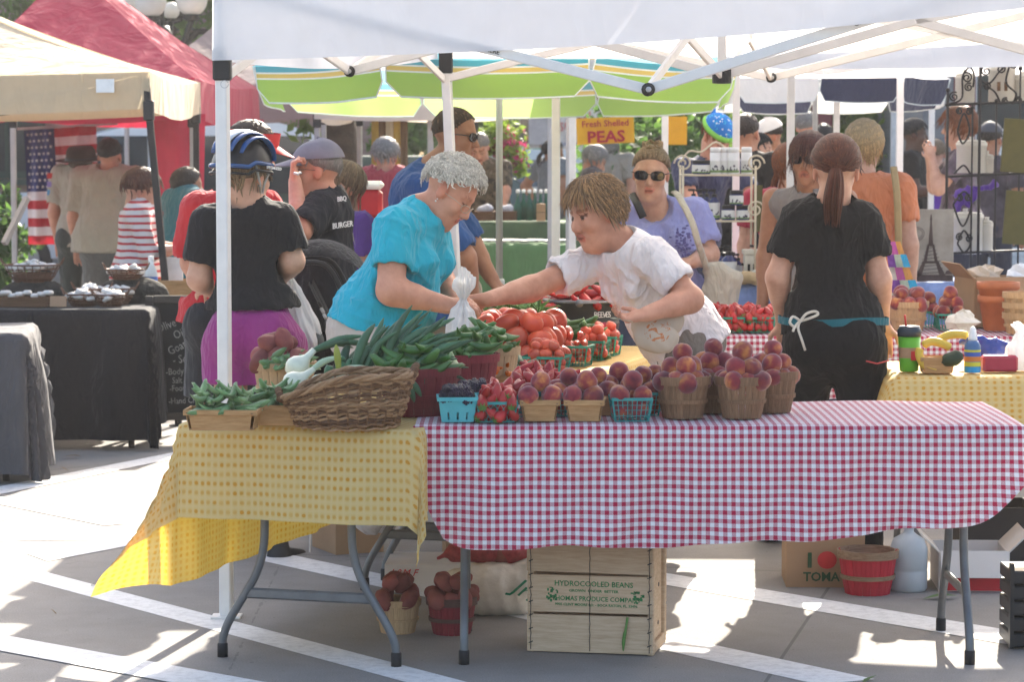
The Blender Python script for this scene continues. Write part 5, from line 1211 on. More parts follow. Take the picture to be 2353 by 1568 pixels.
def cap_hat(par, c, m, s, mat, visor_m=None, brim=.085, name='cap', crown=True, tilt=.08, bwid=.068):
    P = lambda x, y, z: Vector(c) + m @ (V(x, y, z) * s); h = None
    if crown:
        g = G(); na, ne = 30, 9; Vs = []
        for i in range(na):
            a = 2 * math.pi * i / na
            for j in range(ne + 1):
                e = .22 + (math.pi / 2 - .22) * j / ne; k = 1 + .012 * math.cos(6 * a) * math.cos(e); Vs.append(P(-.008 + .113 * k * math.cos(e) * math.cos(a), .09 * k * math.cos(e) * math.sin(a), .03 + .105 * math.sin(e) - .005 * math.cos(a)))
        g.add(Vs, [(i * (ne + 1) + j, ((i + 1) % na) * (ne + 1) + j, ((i + 1) % na) * (ne + 1) + j + 1, i * (ne + 1) + j + 1) for i in range(na) for j in range(ne)])
        h = g.build(name, mat, par, smooth=True); G().ball(P(-.008, 0, .137), .007 * s, 8, 5).build('button', mat, h, smooth=True)
    else:
        g = G(); Vs = []; na = 30                               # open visor band
        for i in range(na):
            a = 2 * math.pi * i / na; hgt = .055 if math.cos(a) > -.1 else .03
            for z, o in ((.045, .0), (.045 + hgt * max(.5, .5 + .5 * math.cos(a)), -.006)): Vs.append(P(-.008 + (.112 + o) * math.cos(a), (.091 + o) * math.sin(a), z))
        g.add(Vs, [(2 * i, (2 * i + 2) % (2 * na), (2 * i + 3) % (2 * na), 2 * i + 1) for i in range(na)]); h = g.build(name, mat, par, smooth=True)
    g = G(); Vs = []; n = 12
    for i in range(n + 1):
        y = -1 + 2 * i / n
        for r in range(5):
            f = r / 4; x0 = .088 * math.sqrt(max(0, 1 - (y * .8) ** 2)) + .012; x1 = x0 + brim * (1 - y * y) ** .6; x = x0 + (x1 - x0) * f
            Vs.append(P(x - .004, y * bwid * (1 + .08 * f), .052 - .018 * y * y - tilt * (x - x0) * 3.2 - .006 * f))
    base = len(Vs); Vs2 = [Vector(v) - (m @ V(0, 0, 1)) * .004 for v in Vs]
    F = [(i * 5 + r, i * 5 + r + 1, (i + 1) * 5 + r + 1, (i + 1) * 5 + r) for i in range(n) for r in range(4)]
    g.add(Vs, [f[::-1] for f in F]); g.add(Vs2, F); g.build('brim', visor_m or mat, h, smooth=True); return h
# ------------------------------------------------------------------ the two women in the middle
def jp(d0, **k): return {a: at(v[0], v[1], d0 + (v[2] if len(v) > 2 else 0)) for a, v in k.items()}
TEAL = cloth('teal_tee', (.012, .36, .5), bump=.45, bscale=6); BEIGE = cloth('beige_trousers', (.5, .43, .38), bump=.3, bscale=7)
J = jp(10.3, head=(1034, 442), neck=(957, 487, .02), chest=(938, 575), pel=(862, 735), ls=(985, 525, .17), rs=(908, 523, -.16), le=(1012, 648, .22), lw=(1046, 692, .05), re=(897, 668, -.24), rw=(1028, 702, -.2),
       lh=(880, 770, .1), rh=(855, 772, -.1), lk=(880, 1000, .1), rk=(860, 1000, -.08), la=(880, 1190, .1), ra=(850, 1190, -.08))
t, c, m = person('older woman with curly white hair in a turquoise tee taking a bag', J, (.74, -.3, -.58), (.6, -.05, .75), 'pink', ('tee', TEAL), BEIGE, sl=.52, g=1.22, res=.0065, fem=1.15, belly=1.0, hs=1.0, armr=1.28, curl=(.9, .75),
                 hdir=(V(.75, -.2, -.5), V(.95, .1, .1)), palms=(V(-.3, -.4, -.9), V(0, .5, -.9)), face=dict(eyes='down', age=1, fat=.8, lips=(.98, .68, .66), brow=(.75, .65, .6)), seed=1, hem=.05, sleeve_fl=1.15, wr=.0075, neckr=.056, shoes=False, legs=True)
hair_build(t, c, m, 1.03, 'short', 'white', 2, 2000, front=.62, side=.12, back=-.5, thick=.03, length=.034, puff=.5, sweep=(.1, 0, .15), curl=.55, lock=.0029, grav=.0, crown=(-.06, 0, .08), var=.22)
sunglasses(t, c + m @ V(.004, 0, -.012), m, 1.0, clear=True, frame_m=M('wire_frame', (.45, .38, .3), .3, metal=.8))
for z in (-.052, -.042): G().ball(c + m @ V(.002, -.08, z), .0035 if z == -.052 else .0025, 8, 6).build('earring', M('pearl', (.75, .72, .66), .2), t, smooth=True)
WTEE = cloth('white_tee', (.7, .66, .67), bump=.5, bscale=6); TAUPE = cloth('taupe_trousers', (.17, .145, .125), bump=.35, bscale=7)
J = jp(10.45, head=(1369, 492), neck=(1432, 558, .02), chest=(1475, 632), pel=(1562, 762, .04), ls=(1497, 585, -.2), rs=(1385, 592, .13), re=(1222, 663, -.02), rw=(1122, 688, -.2), le=(1588, 688, -.28), lw=(1486, 722, -.4),
       lh=(1585, 800, -.08), rh=(1550, 800, .1), lk=(1585, 1000, -.08), rk=(1545, 1000, .1), la=(1590, 1180, -.08), ra=(1550, 1180, .1))
t, c, m = person('vendor woman in a white tee handing over the bag and holding cash', J, (-.8, -.56, -.2), (-.18, 0, .98), 'pink', ('tee', WTEE), TAUPE, sl=.58, g=1.06, res=.0065, fem=1.0, belly=.8, hs=1.02, armr=1.16, curl=(.75, .85),
                 hdir=(V(-.97, -.1, -.2), V(-.97, .05, -.12)), palms=(V(0, -.3, 1), V(0, -.6, -.7)), thumbs=(1, -1), face=dict(eyes='open', age=1, fat=.35, lips=(.95, .6, .58), brow=(.55, .42, .33)), seed=3, hem=.1, vneck=((-.045, -.07, .035), (.09, .1, .075)), sleeve_fl=1.25, wr=.008, shoes=False)
hair_build(t, c, m, 1.04, 'bob', 'light', 7, 2300, front=.78, side=-.3, back=-.75, thick=.03, length=.085, puff=.7, sweep=(-.75, 0, -.05), curl=.14, mess=.16, lock=.0023, grav=.4, crown=(-.02, 0, .11), var=.4, cols=(.35, (2.0, 1.85, 1.6)))
VEND = t
# the white carrier bag between them, cash, pouch
BAG = M('thin_white_plastic', (.8, .8, .8), .35, .04, trans=.45, bump=.5, bscale=26, bdist=.015)
bp = lambda x, y, z=0: at(x, y, 10.08 + z)
def poly_bag(name, c, prof, mat, parent=None, ax=V(0, 0, 1), folds=11, seed=1, flat=.75, yaw=0.0, **kw):
    """thin plastic bag: profile of (radius, height), radial creases gathering at the narrow neck"""
    r_ = random.Random(seed); ph = [r_.random() * 6 for _ in range(6)]; rm = max(p[0] for p in prof); m3 = ax.normalized().to_track_quat('Z', 'Y').to_matrix() @ Matrix.Rotation(yaw, 3, 'Z'); H = prof[-1][1]; n = len(prof) - 1
    def fn(u, v):
        a = 2 * math.pi * u; k = v * n; i = min(int(k), n - 1); f = k - i; f = f * f * (3 - 2 * f); r0 = prof[i][0] * (1 - f) + prof[i + 1][0] * f; z = prof[i][1] + (prof[i + 1][1] - prof[i][1]) * (k - i)
        t = 1 - r0 / rm; w_ = (.06 + .3 * t) * math.sin(folds * a + ph[0] + 2 * math.sin(3 * v + ph[1])) + .09 * math.sin(4 * a + ph[2] + 6 * v) + .07 * math.sin(7 * a - 9 * v + ph[3]) + .05 * math.sin(17 * a + 14 * v + ph[4])
        r = max(r0 * (1 + w_), .002); zz = z + (.16 * H * (math.cos(2 * a + ph[5]) * .5 + .25 * math.sin(3 * a)) * max(0, v - .75) / .25)
        return Vector(c) + m3 @ V(r * math.cos(a), r * math.sin(a) * flat, zz), (u, v)
    return sheet(name, fn, 72, 40, mat, parent, **kw)
bc = at(1058, 792, 10.05)
poly_bag('carrier_bag', bc, [(.004, .004), (.062, 0), (.08, .035), (.076, .08), (.058, .12), (.026, .15), (.015, .165), (.026, .185), (.046, .22), (.045, .26)], BAG, ax=V(.06, 0, 1), seed=3, flat=.7, label='thin white carrier bag held by the two women over the table', cat='bag')
CASHM = M('banknote', (.42, .44, .33), .7, .3, scale=60)
cp = at(1432, 735, 10.02); tt = thing('banknotes', 'folded banknotes in the hand of the vendor', 'money', cp)
for i in range(3): G().box(cp + V(-.004 * i, .004 * i, .002 * i), (.07, .03, .0016), M3=Matrix.Rotation(R(12 - 5 * i), 3, 'Y') @ Matrix.Rotation(R(10 * i), 3, 'Z')).build('note', CASHM, tt)
def pouch_mat():
    k = N('pouch_canvas'); co = k.co(); f = k.noise(26, 3, .6, co, 1.5); m_ = k.mth('GREATER_THAN', f, .55)
    g_ = k.n('TexGradient', gradient_type='SPHERICAL'); mp = k.n('Mapping'); k.l(k.co('Generated'), mp.inputs[0]); mp.inputs['Location'].default_value = (-1.0, -.6, -1.0); mp.inputs['Scale'].default_value = (2.1, 1, 2.1); k.l(mp.outputs[0], g_.inputs[0])
    c = k.mix(k.mth('MULTIPLY', m_, k.mth('GREATER_THAN', g_.outputs['Fac'], .3)), (.5, .41, .32), (.5, .19, .08)); k.bump(k.noise(9, 3, .5, co), .4, .02); return k.fin(c, .85, .2)
pc = lambda x, y, z=0: at(x, y, 10.12 + z)
blob('waist_pouch', [rc(pc(1475, 745), pc(1545, 742, .05), .045, .045, None, .04, V(0, 1, 0), .45), el(pc(1510, 778, -.01), (.085, .035, .058), None, None, .03)], .008, pouch_mat(), wr=.006, wseed=2, label='canvas apron pouch with faded orange print on the vendor', cat='pouch')
# ------------------------------------------------------------------ lilac woman with sunglasses
LILAC = cloth('lilac_tee', (.27, .275, .52), bump=.45, bscale=6); JEAN = cloth('dark_jeans', (.05, .06, .1), bump=.3)
J, f, u = stand(1494, 13.1, 326, -8, h=1.62, sw=.2, arms='fwd'); J['head'] = at(1496, 397, 13.05); J['neck'] = at(1505, 470, 13.1); J['chest'] = at(1530, 545, 13.1); J['pel'] = at(1545, 700, 13.1)
J.update(jp(13.1, ls=(1595, 487, .0), rs=(1443, 492, .05), le=(1628, 585, -.02), lw=(1592, 602, -.2), re=(1445, 590, .05), rw=(1490, 640, -.12)))
t, c, m = person('woman in a lilac tee and dark sunglasses with her hair pinned up', J, (-.12, -.98, -.12), (.05, 0, 1), 'fair', ('tee', LILAC), JEAN, sl=.62, g=1.16, hs=1.02, res=.0062, sres=.0085, fem=1.25, belly=.9, armr=1.25, face=dict(eyes='none', fat=.6, lips=(.98, .62, .6)), seed=5, curl=(.6, .5), hdir=(V(-.9, -.2, 0), None), palms=(V(0, .2, -1), V(0, .3, -1)), sleeve_fl=1.3, neckr=.062, vneck=((-.02, -.1, -.0), (.1, .12, .09)), shoes=False)
hair_build(t, c, m, 1.0, 'up', 'light', 9, 900, front=.46, side=-.05, back=-.5, thick=.013, mess=.1, length=.06, puff=-.1, sweep=(-.6, 0, .5), lock=.004, grav=-.1, crown=(.12, 0, .0), var=.3, parts=lambda g, W, r_: [g.tube([W(V(-.03 + .062 * math.cos(a) + r_.gauss(0, .008), .045 * math.sin(a), .115 + r_.gauss(0, .012))) for a in [b0 + q * .5 for q in range(7)]], [.003, .005, .006, .006, .005, .004, .001], 5, col=(v, v, v * .95)) for b0 in [i * .21 for i in range(40)] for v in [r_.uniform(.9, 1.8)]])
sunglasses(t, c, m, 1.14)
PRINTM = M('purple_print', (.1, .09, .25), .8)
g = G(); r_ = random.Random(4)
for i in range(60):
    a = at(1568 + r_.gauss(0, 13), 560 + r_.gauss(0, 26), 12.86); g.ball(a, (.004 + .005 * r_.random(), .004, .004 + .005 * r_.random()), 6, 4)
tag(g.build('flower_print', PRINTM, t), kind='stuff')
CANVAS = cloth('canvas_beige', (.47, .41, .32), bump=.4, bscale=7)
bagp = lambda x, y, z=0: at(x, y, 12.95 + z)
tb_ = thing('tote_bag', 'beige canvas tote hanging from the shoulder of the lilac woman', 'bag', at(1655, 700, 12.95))
blob('bag_body', [rc(bagp(1650, 625), bagp(1662, 690), .05, .065, None, .03, V(0, 1, 0), .5), rc(bagp(1630, 620), bagp(1690, 640), .03, .04, None, .03), el(bagp(1655, 670), (.09, .04, .09), None, None, .03)], .009, CANVAS, tb_, wr=.0045, wseed=8)
P = smooth_path([bagp(1548, 440, .06), bagp(1562, 455, -.12), bagp(1590, 510, -.22), bagp(1605, 560, -.22), bagp(1625, 620, -.08)], 5)
G().tube(P, .016, 6, flat=((0, -1, .2), .3)).build('strap', CANVAS, tb_, smooth=True)
G().tube([at(1452, 445, 13.0), at(1465, 470, 12.92), at(1478, 500, 12.9)], .018, 6, flat=((0, -1, 0), .3)).build('camisole_strap', BLACKP, t, smooth=True)
# ------------------------------------------------------------------ helper in black seen from behind
BTEE = cloth('black_tee', (.009, .0085, .0085), bump=.4, bscale=7, sheen=.04); BPANT = cloth('black_trousers', (.006, .006, .0065), bump=.3, bscale=7, sheen=.02)
J, f, u = stand(1922, 10.25, 318, 178, h=1.61, sw=.185)
J.update(jp(10.25, head=(1921, 392), neck=(1913, 470), chest=(1905, 560), pel=(1915, 755), ls=(1832, 505), rs=(1984, 505), le=(1787, 635), lw=(1800, 745, .12), re=(2020, 640), rw=(2028, 745, .1), lh=(1862, 800), rh=(1972, 800), lk=(1835, 1000, .2), rk=(1985, 1000), la=(1772, 1232, .75), ra=(1990, 1255)))
t, c, m = person('young helper in black tee with a long auburn ponytail seen from behind', J, (.12, .98, -.05), (0, 0, 1), 'fair', ('tee', BTEE), BPANT, sl=.55, g=1.24, res=.0075, hs=1.0, armr=1.06, seed=8, hem=.02, sleeve_fl=1.3, curl=(.4, .4), wr=.0065)
hair_build(t, c, m, 1.05, 'pony', 'auburn', 12, 420, front=.5, side=-.15, back=-.5, thick=.014, length=.07, puff=-.05, sweep=(-.6, 0, -.3), lock=.004, grav=0, crown=(.1, 0, .05), var=.45, parts=tail([(-.105, 0, .0), (-.135, 0, -.03), (-.13, .005, -.09), (-.12, .01, -.15), (-.11, .01, -.2)], .036, 90))
APR = cloth('teal_waistband', (.01, .12, .15), bump=.3)
def band(u_, v_): a = 2 * math.pi * u_; q = J['pel']; return V(q.x + .207 * math.sin(a), q.y - .155 * math.cos(a), q.z + .045 - .028 * v_ + .004 * math.sin(3 * a)), (u_, v_)
sheet('apron_band', band, 40, 3, APR, t)
TIE = M('cotton_tie', (.62, .57, .48), .85, bump=.4, bscale=200)
def ap(x, y, z=0): return at(x, y, 10.07 + z)
kn = G(); 
for pth in ([(1838, 737), (1822, 728), (1815, 742), (1828, 752), (1838, 740), (1852, 722), (1872, 716), (1880, 722), (1865, 730), (1840, 738)], [(1838, 738), (1834, 755), (1842, 780), (1850, 805)], [(1836, 740), (1826, 752), (1822, 762)]):
    kn.tube(smooth_path([ap(x, y, -.008 * (i % 3)) for i, (x, y) in enumerate(pth)], 4), .005, 6)
kn.build('apron_bow', TIE, t, smooth=True)
G().tube([at(1990, 830, 10.06), at(2015, 836, 10.05), at(2042, 829, 10.1)], .003, 5).build('pocket_thread', M('red_thread', (.5, .06, .06), .7), t)
# ------------------------------------------------------------------ woman with the bicycle helmet
MAG = cloth('magenta_shorts', (.27, .03, .17), bump=.35, bscale=7); SLATE = cloth('charcoal_tee', (.011, .011, .013), bump=.4, bscale=7, sheen=.05)
J, f, u = stand(560, 10.55, 320, 160, h=1.62, sw=.185)
J.update(jp(10.55, head=(563, 402), neck=(572, 468), chest=(568, 560), pel=(582, 745), ls=(475, 512), rs=(648, 508), le=(458, 640), lw=(478, 665, .18), re=(672, 600, .0), rw=(645, 640, .2), lh=(530, 800), rh=(640, 800), lk=(530, 985), rk=(640, 985), la=(530, 1260), ra=(640, 1260)))
t, c, m = person('woman with a blue bicycle helmet, black tee and magenta shorts', J, (.55, .83, -.1), (0, 0, 1), 'fair', ('tee', SLATE), MAG, sl=.6, g=1.2, res=.0078, armr=1.12, shorts=.45, seed=11, hem=-.06, pg=.97, sleeve_fl=1.25, wr=.004, curl=(.5, .7))
hair_build(t, c, m, 1.0, 'bob', 'light', 14, 220, front=.4, side=-.4, back=-.7, thick=.012, length=.095, puff=.1, lock=.005, grav=.9, curl=.06, crown=(0, 0, .1), var=.35)
sunglasses(t, c, m)
hb = thing_h = None
def helmet(par, c, m):
    sh = M('helmet_black', (.014, .014, .016), .35, .3); bl = M('helmet_blue', (.018, .065, .2), .2, .2, spec=.5); si = M('helmet_silver', (.45, .5, .55), .25, .1, metal=.3)
    P = lambda x, y, z: Vector(c) + m @ V(x, y, z)
    g = G(); na, ne = 36, 10; Vs = []
    for i in range(na):
        a = 2 * math.pi * i / na
        for j in range(ne + 1):
            e = -.05 + (math.pi / 2 + .05) * j / ne; k = 1 + .03 * math.cos(8 * a) * math.cos(e) * math.sin(e) * 2; Vs.append(P(-.02 + .142 * k * math.cos(e) * math.cos(a), .11 * k * math.cos(e) * math.sin(a), .035 + .118 * k * math.sin(e) - .03 * math.cos(a) * 0 - (.03 if math.cos(a) < -.4 else 0) * math.cos(e)))
    F = [(i * (ne + 1) + j, ((i + 1) % na) * (ne + 1) + j, ((i + 1) % na) * (ne + 1) + j + 1, i * (ne + 1) + j + 1) for i in range(na) for j in range(ne)]
    h = g.add(Vs, F).build('helmet', sh, par, smooth=True)
    for q, y0 in enumerate((-.082, -.048, -.016, .016, .048, .082)):          # raised shell ridges between the vents
        R_ = [P(-.02 + 1.04 * .142 * math.cos(e) * math.sqrt(max(0, 1 - (y0 / .112) ** 2)), y0 * (1 + .1 * math.cos(e)), .038 + 1.06 * .118 * math.sin(e) * math.sqrt(max(0, 1 - (y0 / .13) ** 2))) for e in [.12 + 2.75 * i / 14 for i in range(15)]]
        G().tube(R_, [.01 + .013 * math.sin(math.pi * i / 14) for i in range(15)], 10, flat=((m @ V(0, 0, 1)), .3)).build('shell_ridge', si if q in (2, 3) else bl, h, smooth=True)
    for z in (.03, .0): G().tube([P(-.02 + .146 * math.cos(a) , .113 * math.sin(a), z + (.0 if math.cos(a) > -.4 else -.02)) for a in [2 * math.pi * i / 30 for i in range(31)]], .009 if z else .006, 6).build('rim_band', bl if z else sh, h, smooth=True)
    for q in (-1, 1): G().tube([P(.05, q * .1, .02), P(.03, q * .084, -.05), P(.045, q * .06, -.115)], .005, 5).tube([P(-.05, q * .1, .02), P(.0, q * .085, -.05), P(.045, q * .06, -.115)], .005, 5).build('strap', M('strap_grey', (.35, .33, .31), .7), h)
    text('lettering', 'SPECIALIZED', .017, Matrix.Translation(P(.045, -.118, .012)) @ (Matrix((m @ V(1, 0, 0), m @ V(0, 0, 1), m @ V(0, -1, 0))).transposed()).to_4x4(), M('white_print', (.75, .75, .75), .5), h)
helmet(t, c + m @ V(-.005, 0, .014), m * .93)
# her cup and the plastic shopping bag
cb_ = thing('plastic_cup', 'clear plastic cup in the hand of the helmeted woman', 'cup', at(645, 635, 10.75)); 
cc = at(645, 610, 10.75); G().lathe([(.022, -.045), (.034, .03), (.034, .034)], 18, cc, Matrix.Rotation(R(25), 3, 'Y')).build('cup', M('frosted_plastic', (.6, .56, .52), .25, trans=.5), cb_, smooth=True); G().lathe([(.035, .034), (.033, .045), (.012, .056)], 18, cc, Matrix.Rotation(R(25), 3, 'Y')).build('lid', M('frosted_plastic', (.6, .56, .52)), cb_, smooth=True)
b2 = lambda x, y, z=0: at(x, y, 10.75 + z)
sb = thing('shopping_bag', 'sunlit white plastic shopping bag hanging beside the magenta shorts', 'bag', b2(715, 805))
poly_bag('bag_body', b2(716, 812), [(.005, .004), (.06, 0), (.085, .05), (.085, .11), (.068, .18), (.045, .25), (.028, .29), (.02, .31)], BAG, sb, ax=V(-.28, 0, 1), folds=13, seed=5, flat=.6)
blob('bag_contents', [el(b2(705, 770), (.045, .03, .05)), el(b2(728, 785), (.03, .03, .04))], .01, M('dark_goods', (.08, .09, .09), .7), sb)
# ------------------------------------------------------------------ man with the red visor
RTEE = cloth('red_tee', (.5, .02, .025), bump=.4, bscale=6); DGREY = cloth('dark_shorts', (.025, .025, .027), bump=.3)
J, f, u = stand(575, 11.3, 282, 140, h=1.67, sw=.2)
J.update(jp(11.3, head=(575, 346), neck=(560, 435), chest=(545, 540), pel=(520, 720), ls=(455, 480), rs=(612, 478), le=(442, 600), lw=(475, 680, .15), re=(640, 560), rw=(650, 640, .1), lh=(490, 780), rh=(560, 780), lk=(480, 960), rk=(560, 960), la=(482, 1195), ra=(560, 1195)))
t, c, m = person('man in a red tee and red sun visor behind the helmeted woman', J, (.9, .3, -.28), (.2, 0, 1), 'pink', ('tee', RTEE), DGREY, sl=.8, g=1.25, res=.009, armr=1.2, shorts=.75, seed=14, hem=.06, face=dict(sex='m', eyes='open', fat=.5), sleeve_fl=1.35, curl=(.5, .5))
hair_build(t, c, m, 1.0, 'buzz', 'brown', 16, 150, front=.55, side=-.05, back=-.45, thick=.006, length=.02, puff=.2, lock=.004, grav=.2, var=.3)
cap_hat(t, c, m, 1.03, M('visor_red', (.55, .02, .025), .6), brim=.085, crown=False, name='visor')
# ------------------------------------------------------------------ man with the grey cap
J, f, u = stand(725, 11.8, 318, -80, h=1.63, sw=.2)
J.update(jp(11.8, head=(727, 393), neck=(752, 455), chest=(750, 540), pel=(745, 700), ls=(735, 478, -.17), rs=(765, 480, .2), le=(690, 532, -.3), lw=(678, 418, -.12), re=(700, 560, .2), rw=(672, 600, .1)))
t, c, m = person('man in a grey cap and navy tee wiping his mouth', J, (-.96, -.12, .0), (.05, 0, 1), 'pink', ('tee', cloth('navy_tee', (.01, .012, .017), bump=.4, bscale=7, sheen=.04)), BPANT, sl=.75, g=1.2, res=.0085, armr=1.15, seed=17, face=dict(sex='m', eyes='open', age=1), sleeve_fl=1.3, curl=(1.2, .5), hdir=(V(-.1, .0, 1), None), palms=(V(.9, .1, 0), V(0, 0, -1)))
hair_build(t, c, m, 1.0, 'short', 'grey', 18, 120, front=.5, side=-.1, back=-.5, thick=.007, length=.03, puff=.1, lock=.004, grav=.5, parts=tail([(-.1, 0, -.06), (-.13, -.02, -.12), (-.14, -.03, -.22), (-.16, -.04, -.32)], .01, 16))
cap_hat(t, c, m, 1.03, M('cap_grey', (.2, .19, .22), .8, bump=.3, bscale=80), M('cap_grey', (.2,) * 3), brim=.09)
sunglasses(t, c, m, 1.0, clear=True, frame_m=M('wire_dark', (.1, .09, .09), .3, metal=.5))
WPR = M('white_print', (.75,) * 3)
for s_, x, y, z in (('BURGER', 788, 523, .035), ('BBQ', 786, 462, .03)): text('lettering', s_, z, face_cam(at(x, y, 11.58 if s_ != 'BBQ' else 11.6), R(52), 0, R(4)), WPR, t)
G().tube([at(691, 397, 11.42), at(684, 400, 11.4), at(676, 398, 11.42), ], .006, 6).build('watch', METAL_G, t)
# woman with a long braid just behind him
J, f, u = stand(792, 12.6, 372, -60, h=1.5, sw=.17)
t, c, m = person('woman with sunlit brown hair in purple mostly hidden behind the capped man', J, f, u, 'fair', ('tee', cloth('purple_tee', (.1, .04, .22))), JEAN, res=.013, sl=.5, g=1.0, seed=19, shoes=False)
hair_build(t, c, m, 1.0, 'long', 'light', 20, 160, length=.16, thick=.014, back=-.7, grav=.9, side=-.3, lock=.005)
# ------------------------------------------------------------------ tall man in the blue polo
POLO = cloth('blue_polo', (.022, .075, .22), bump=.35, bscale=6)
J, f, u = stand(1042, 12.5, 235, 100, h=1.76, sw=.21)
J.update(jp(12.5, head=(1046, 312), neck=(988, 388), chest=(955, 495), pel=(975, 690), ls=(1000, 425, .2), rs=(968, 435, -.2), le=(1080, 560, .2), lw=(1130, 640, .1), re=(1066, 590, -.25), rw=(1088, 700, -.15)))
t, c, m = person('tall man in a blue polo shirt and dark sunglasses', J, (.95, -.28, -.1), (.1, 0, 1), 'tan', ('tee', POLO), cloth('khaki_shorts', (.3, .25, .18)), sl=.85, g=1.3, res=.0085, armr=1.3, seed=22, belly=.9, face=dict(sex='m', eyes='none', fat=.4, lips=(1, .7, .66)), sleeve_fl=1.25, shoes=False, curl=(.5, .5))
hair_build(t, c, m, 1.0, 'buzz', 'brown', 23, 260, front=.62, side=-.0, back=-.5, thick=.007, length=.02, puff=.15, lock=.0042, grav=.2, var=.4, cols=(.25, (2.6, 2.6, 2.6)))
sunglasses(t, c, m, 1.02)
G().tube([J['lw'] + (J['lw'] - J['le']).normalized() * -.02 + V(.028 * math.cos(a), .0, .028 * math.sin(a)) for a in [q * .63 for q in range(11)]], .007, 6).build('wrist_band', M('navy_band', (.02, .025, .06), .6), t, smooth=True)
G().tube([J['neck'] + V(.055 * math.cos(a), .06 * math.sin(a), .0 + .02 * math.cos(a)) for a in [q * .42 for q in range(16)]], .012, 6).build('collar', POLO, t, smooth=True)
# ================================================================== UNDER THE TABLES
def crate(label, c, rz, w0, d0, h):
    t = thing('wooden_crate', label, 'crate', c, None, rz)
    n = 3; ph = (h - .03) / n
    for i in range(4):
        z = .004 + i * (.118 + .008) ; hh = .118 if i < 3 else .05
        if i == 3: z -= .0
        put('plank', G().box((rnd.uniform(-.002, .002), -d0 / 2 + (.012 if i == 3 else 0), z + hh / 2), (w0 if i < 3 else w0 - .03, .007, hh), bev=.0015, M3=Matrix.Rotation(R(rnd.uniform(-.5, .5)), 3, 'Y')).me('plank', W_PLANK), t)
        put('plank', G().box((0, d0 / 2, z + hh / 2), (w0, .007, hh), bev=.0015).me('plank', W_PLANK), t)
    for s in (-1, 1):
        put('end_board', G().box((s * (w0 / 2 - .016), 0, .19), (.01, d0 - .05, .37), bev=.002).me('end_board', W_PLANK), t)
        for q in (-1, 1): put('corner_post', G().box((s * (w0 / 2 - .01), q * (d0 / 2 - .018), .2), (.02, .026, .4), bev=.003).me('corner_post', W_PLANK), t)
        put('bottom_rail', G().box((s * (w0 / 2 - .01), 0, .02), (.022, d0 - .064, .034), bev=.003).me('bottom_rail', W_PLANK), t)
    wr_ = G()
    for x in (-w0 / 2 + .012, 0, w0 / 2 - .012):
        P = [(x + .0015 * math.sin(9 * i), -d0 / 2 - .006 - .002 * (i % 2), .01 + .38 * i / 22) for i in range(23)]; wr_.tube(P, .0013, 5)
        if x:
            for i in range(9): wr_.tube([(x - .006, -d0 / 2 - .006, .03 + .043 * i), (x + .007, -d0 / 2 - .008, .036 + .043 * i)], .0017, 5)
    put('binding_wire', wr_.me('binding_wire', WIRE), t)
    put('base', G().box((0, 0, .012), (w0 - .045, d0 - .02, .008)).me('base', W_PLANK), t)
    for y, z in ((-.06, .1), (.03, .08), (-.05, .22), (.04, .2)): put('hand_hole', G().lathe([(.007, -.001), (.007, .001)], 10, (w0 / 2 - .0105, y, z), Matrix.Rotation(R(90), 3, 'Y')).me('hand_hole', INK), t)
    ink = M('green_stencil', (.05, .2, .07), .8, .4, scale=60)
    Mt = LOC[t]
    def tx(s, size, x, z, sx=1.0): text('stencil_print', s, size, Mt @ (Matrix.Translation((x, -d0 / 2 - .0042, z)) @ Matrix.Rotation(R(90), 4, 'X')), ink, t, ext=.0004, sx=sx, bold=.0003)
    z0 = .004 + .126
    tx('HYDROCOOLED BEANS', .0235, .012, z0 + .084, .98); tx('GROWN  UNDER  BETTER', .0115, .012, z0 + .066, 1.15); tx('THOMAS PRODUCE COMPANY', .0205, .02, z0 + .038, .98); tx('9905 CLINT MOORE RD. - BOCA RATON, FL. 33496', .011, .02, z0 + .022, 1.05)
    r2 = random.Random(3)
    for s in (-1, 1):
        g = G()
        for i in range(26):
            a, q = r2.uniform(0, 6.28), r2.uniform(.3, 1); g.box((s * .135 + .015 + .019 * q * math.cos(a), -d0 / 2 - .0044, z0 + .058 + .024 * q * math.sin(a)), (r2.uniform(.003, .009), .0004, r2.uniform(.003, .009)))
        put('stencil_emblem', g.me('stencil_emblem', ink), t)
    P = [(.12, -d0 / 2 - .006, z0 - .008), (.116, -d0 / 2 - .012, z0 - .04), (.109, -d0 / 2 - .012, z0 - .08), (.107, -d0 / 2 - .01, z0 - .115)]
    put('bean_leaf', G().tube(smooth_path(P, 4), [.004] * 6 + [.0055] * 4 + [.004, .003, .001], 6, flat=((0, 1, 0), .3)).me('bean_leaf', CALYX, True), t)
    return t
ca, cb2 = on(1229, 1503), on(1523, 1508)
cw = (cb2 - ca).length; crz = R(-12)
cc = (ca + cb2) / 2 + V(.0, .135, 0)
crate('wire-bound wooden crate stencilled for hydrocooled beans under the gingham table', cc, crz, cw, .26, .42)
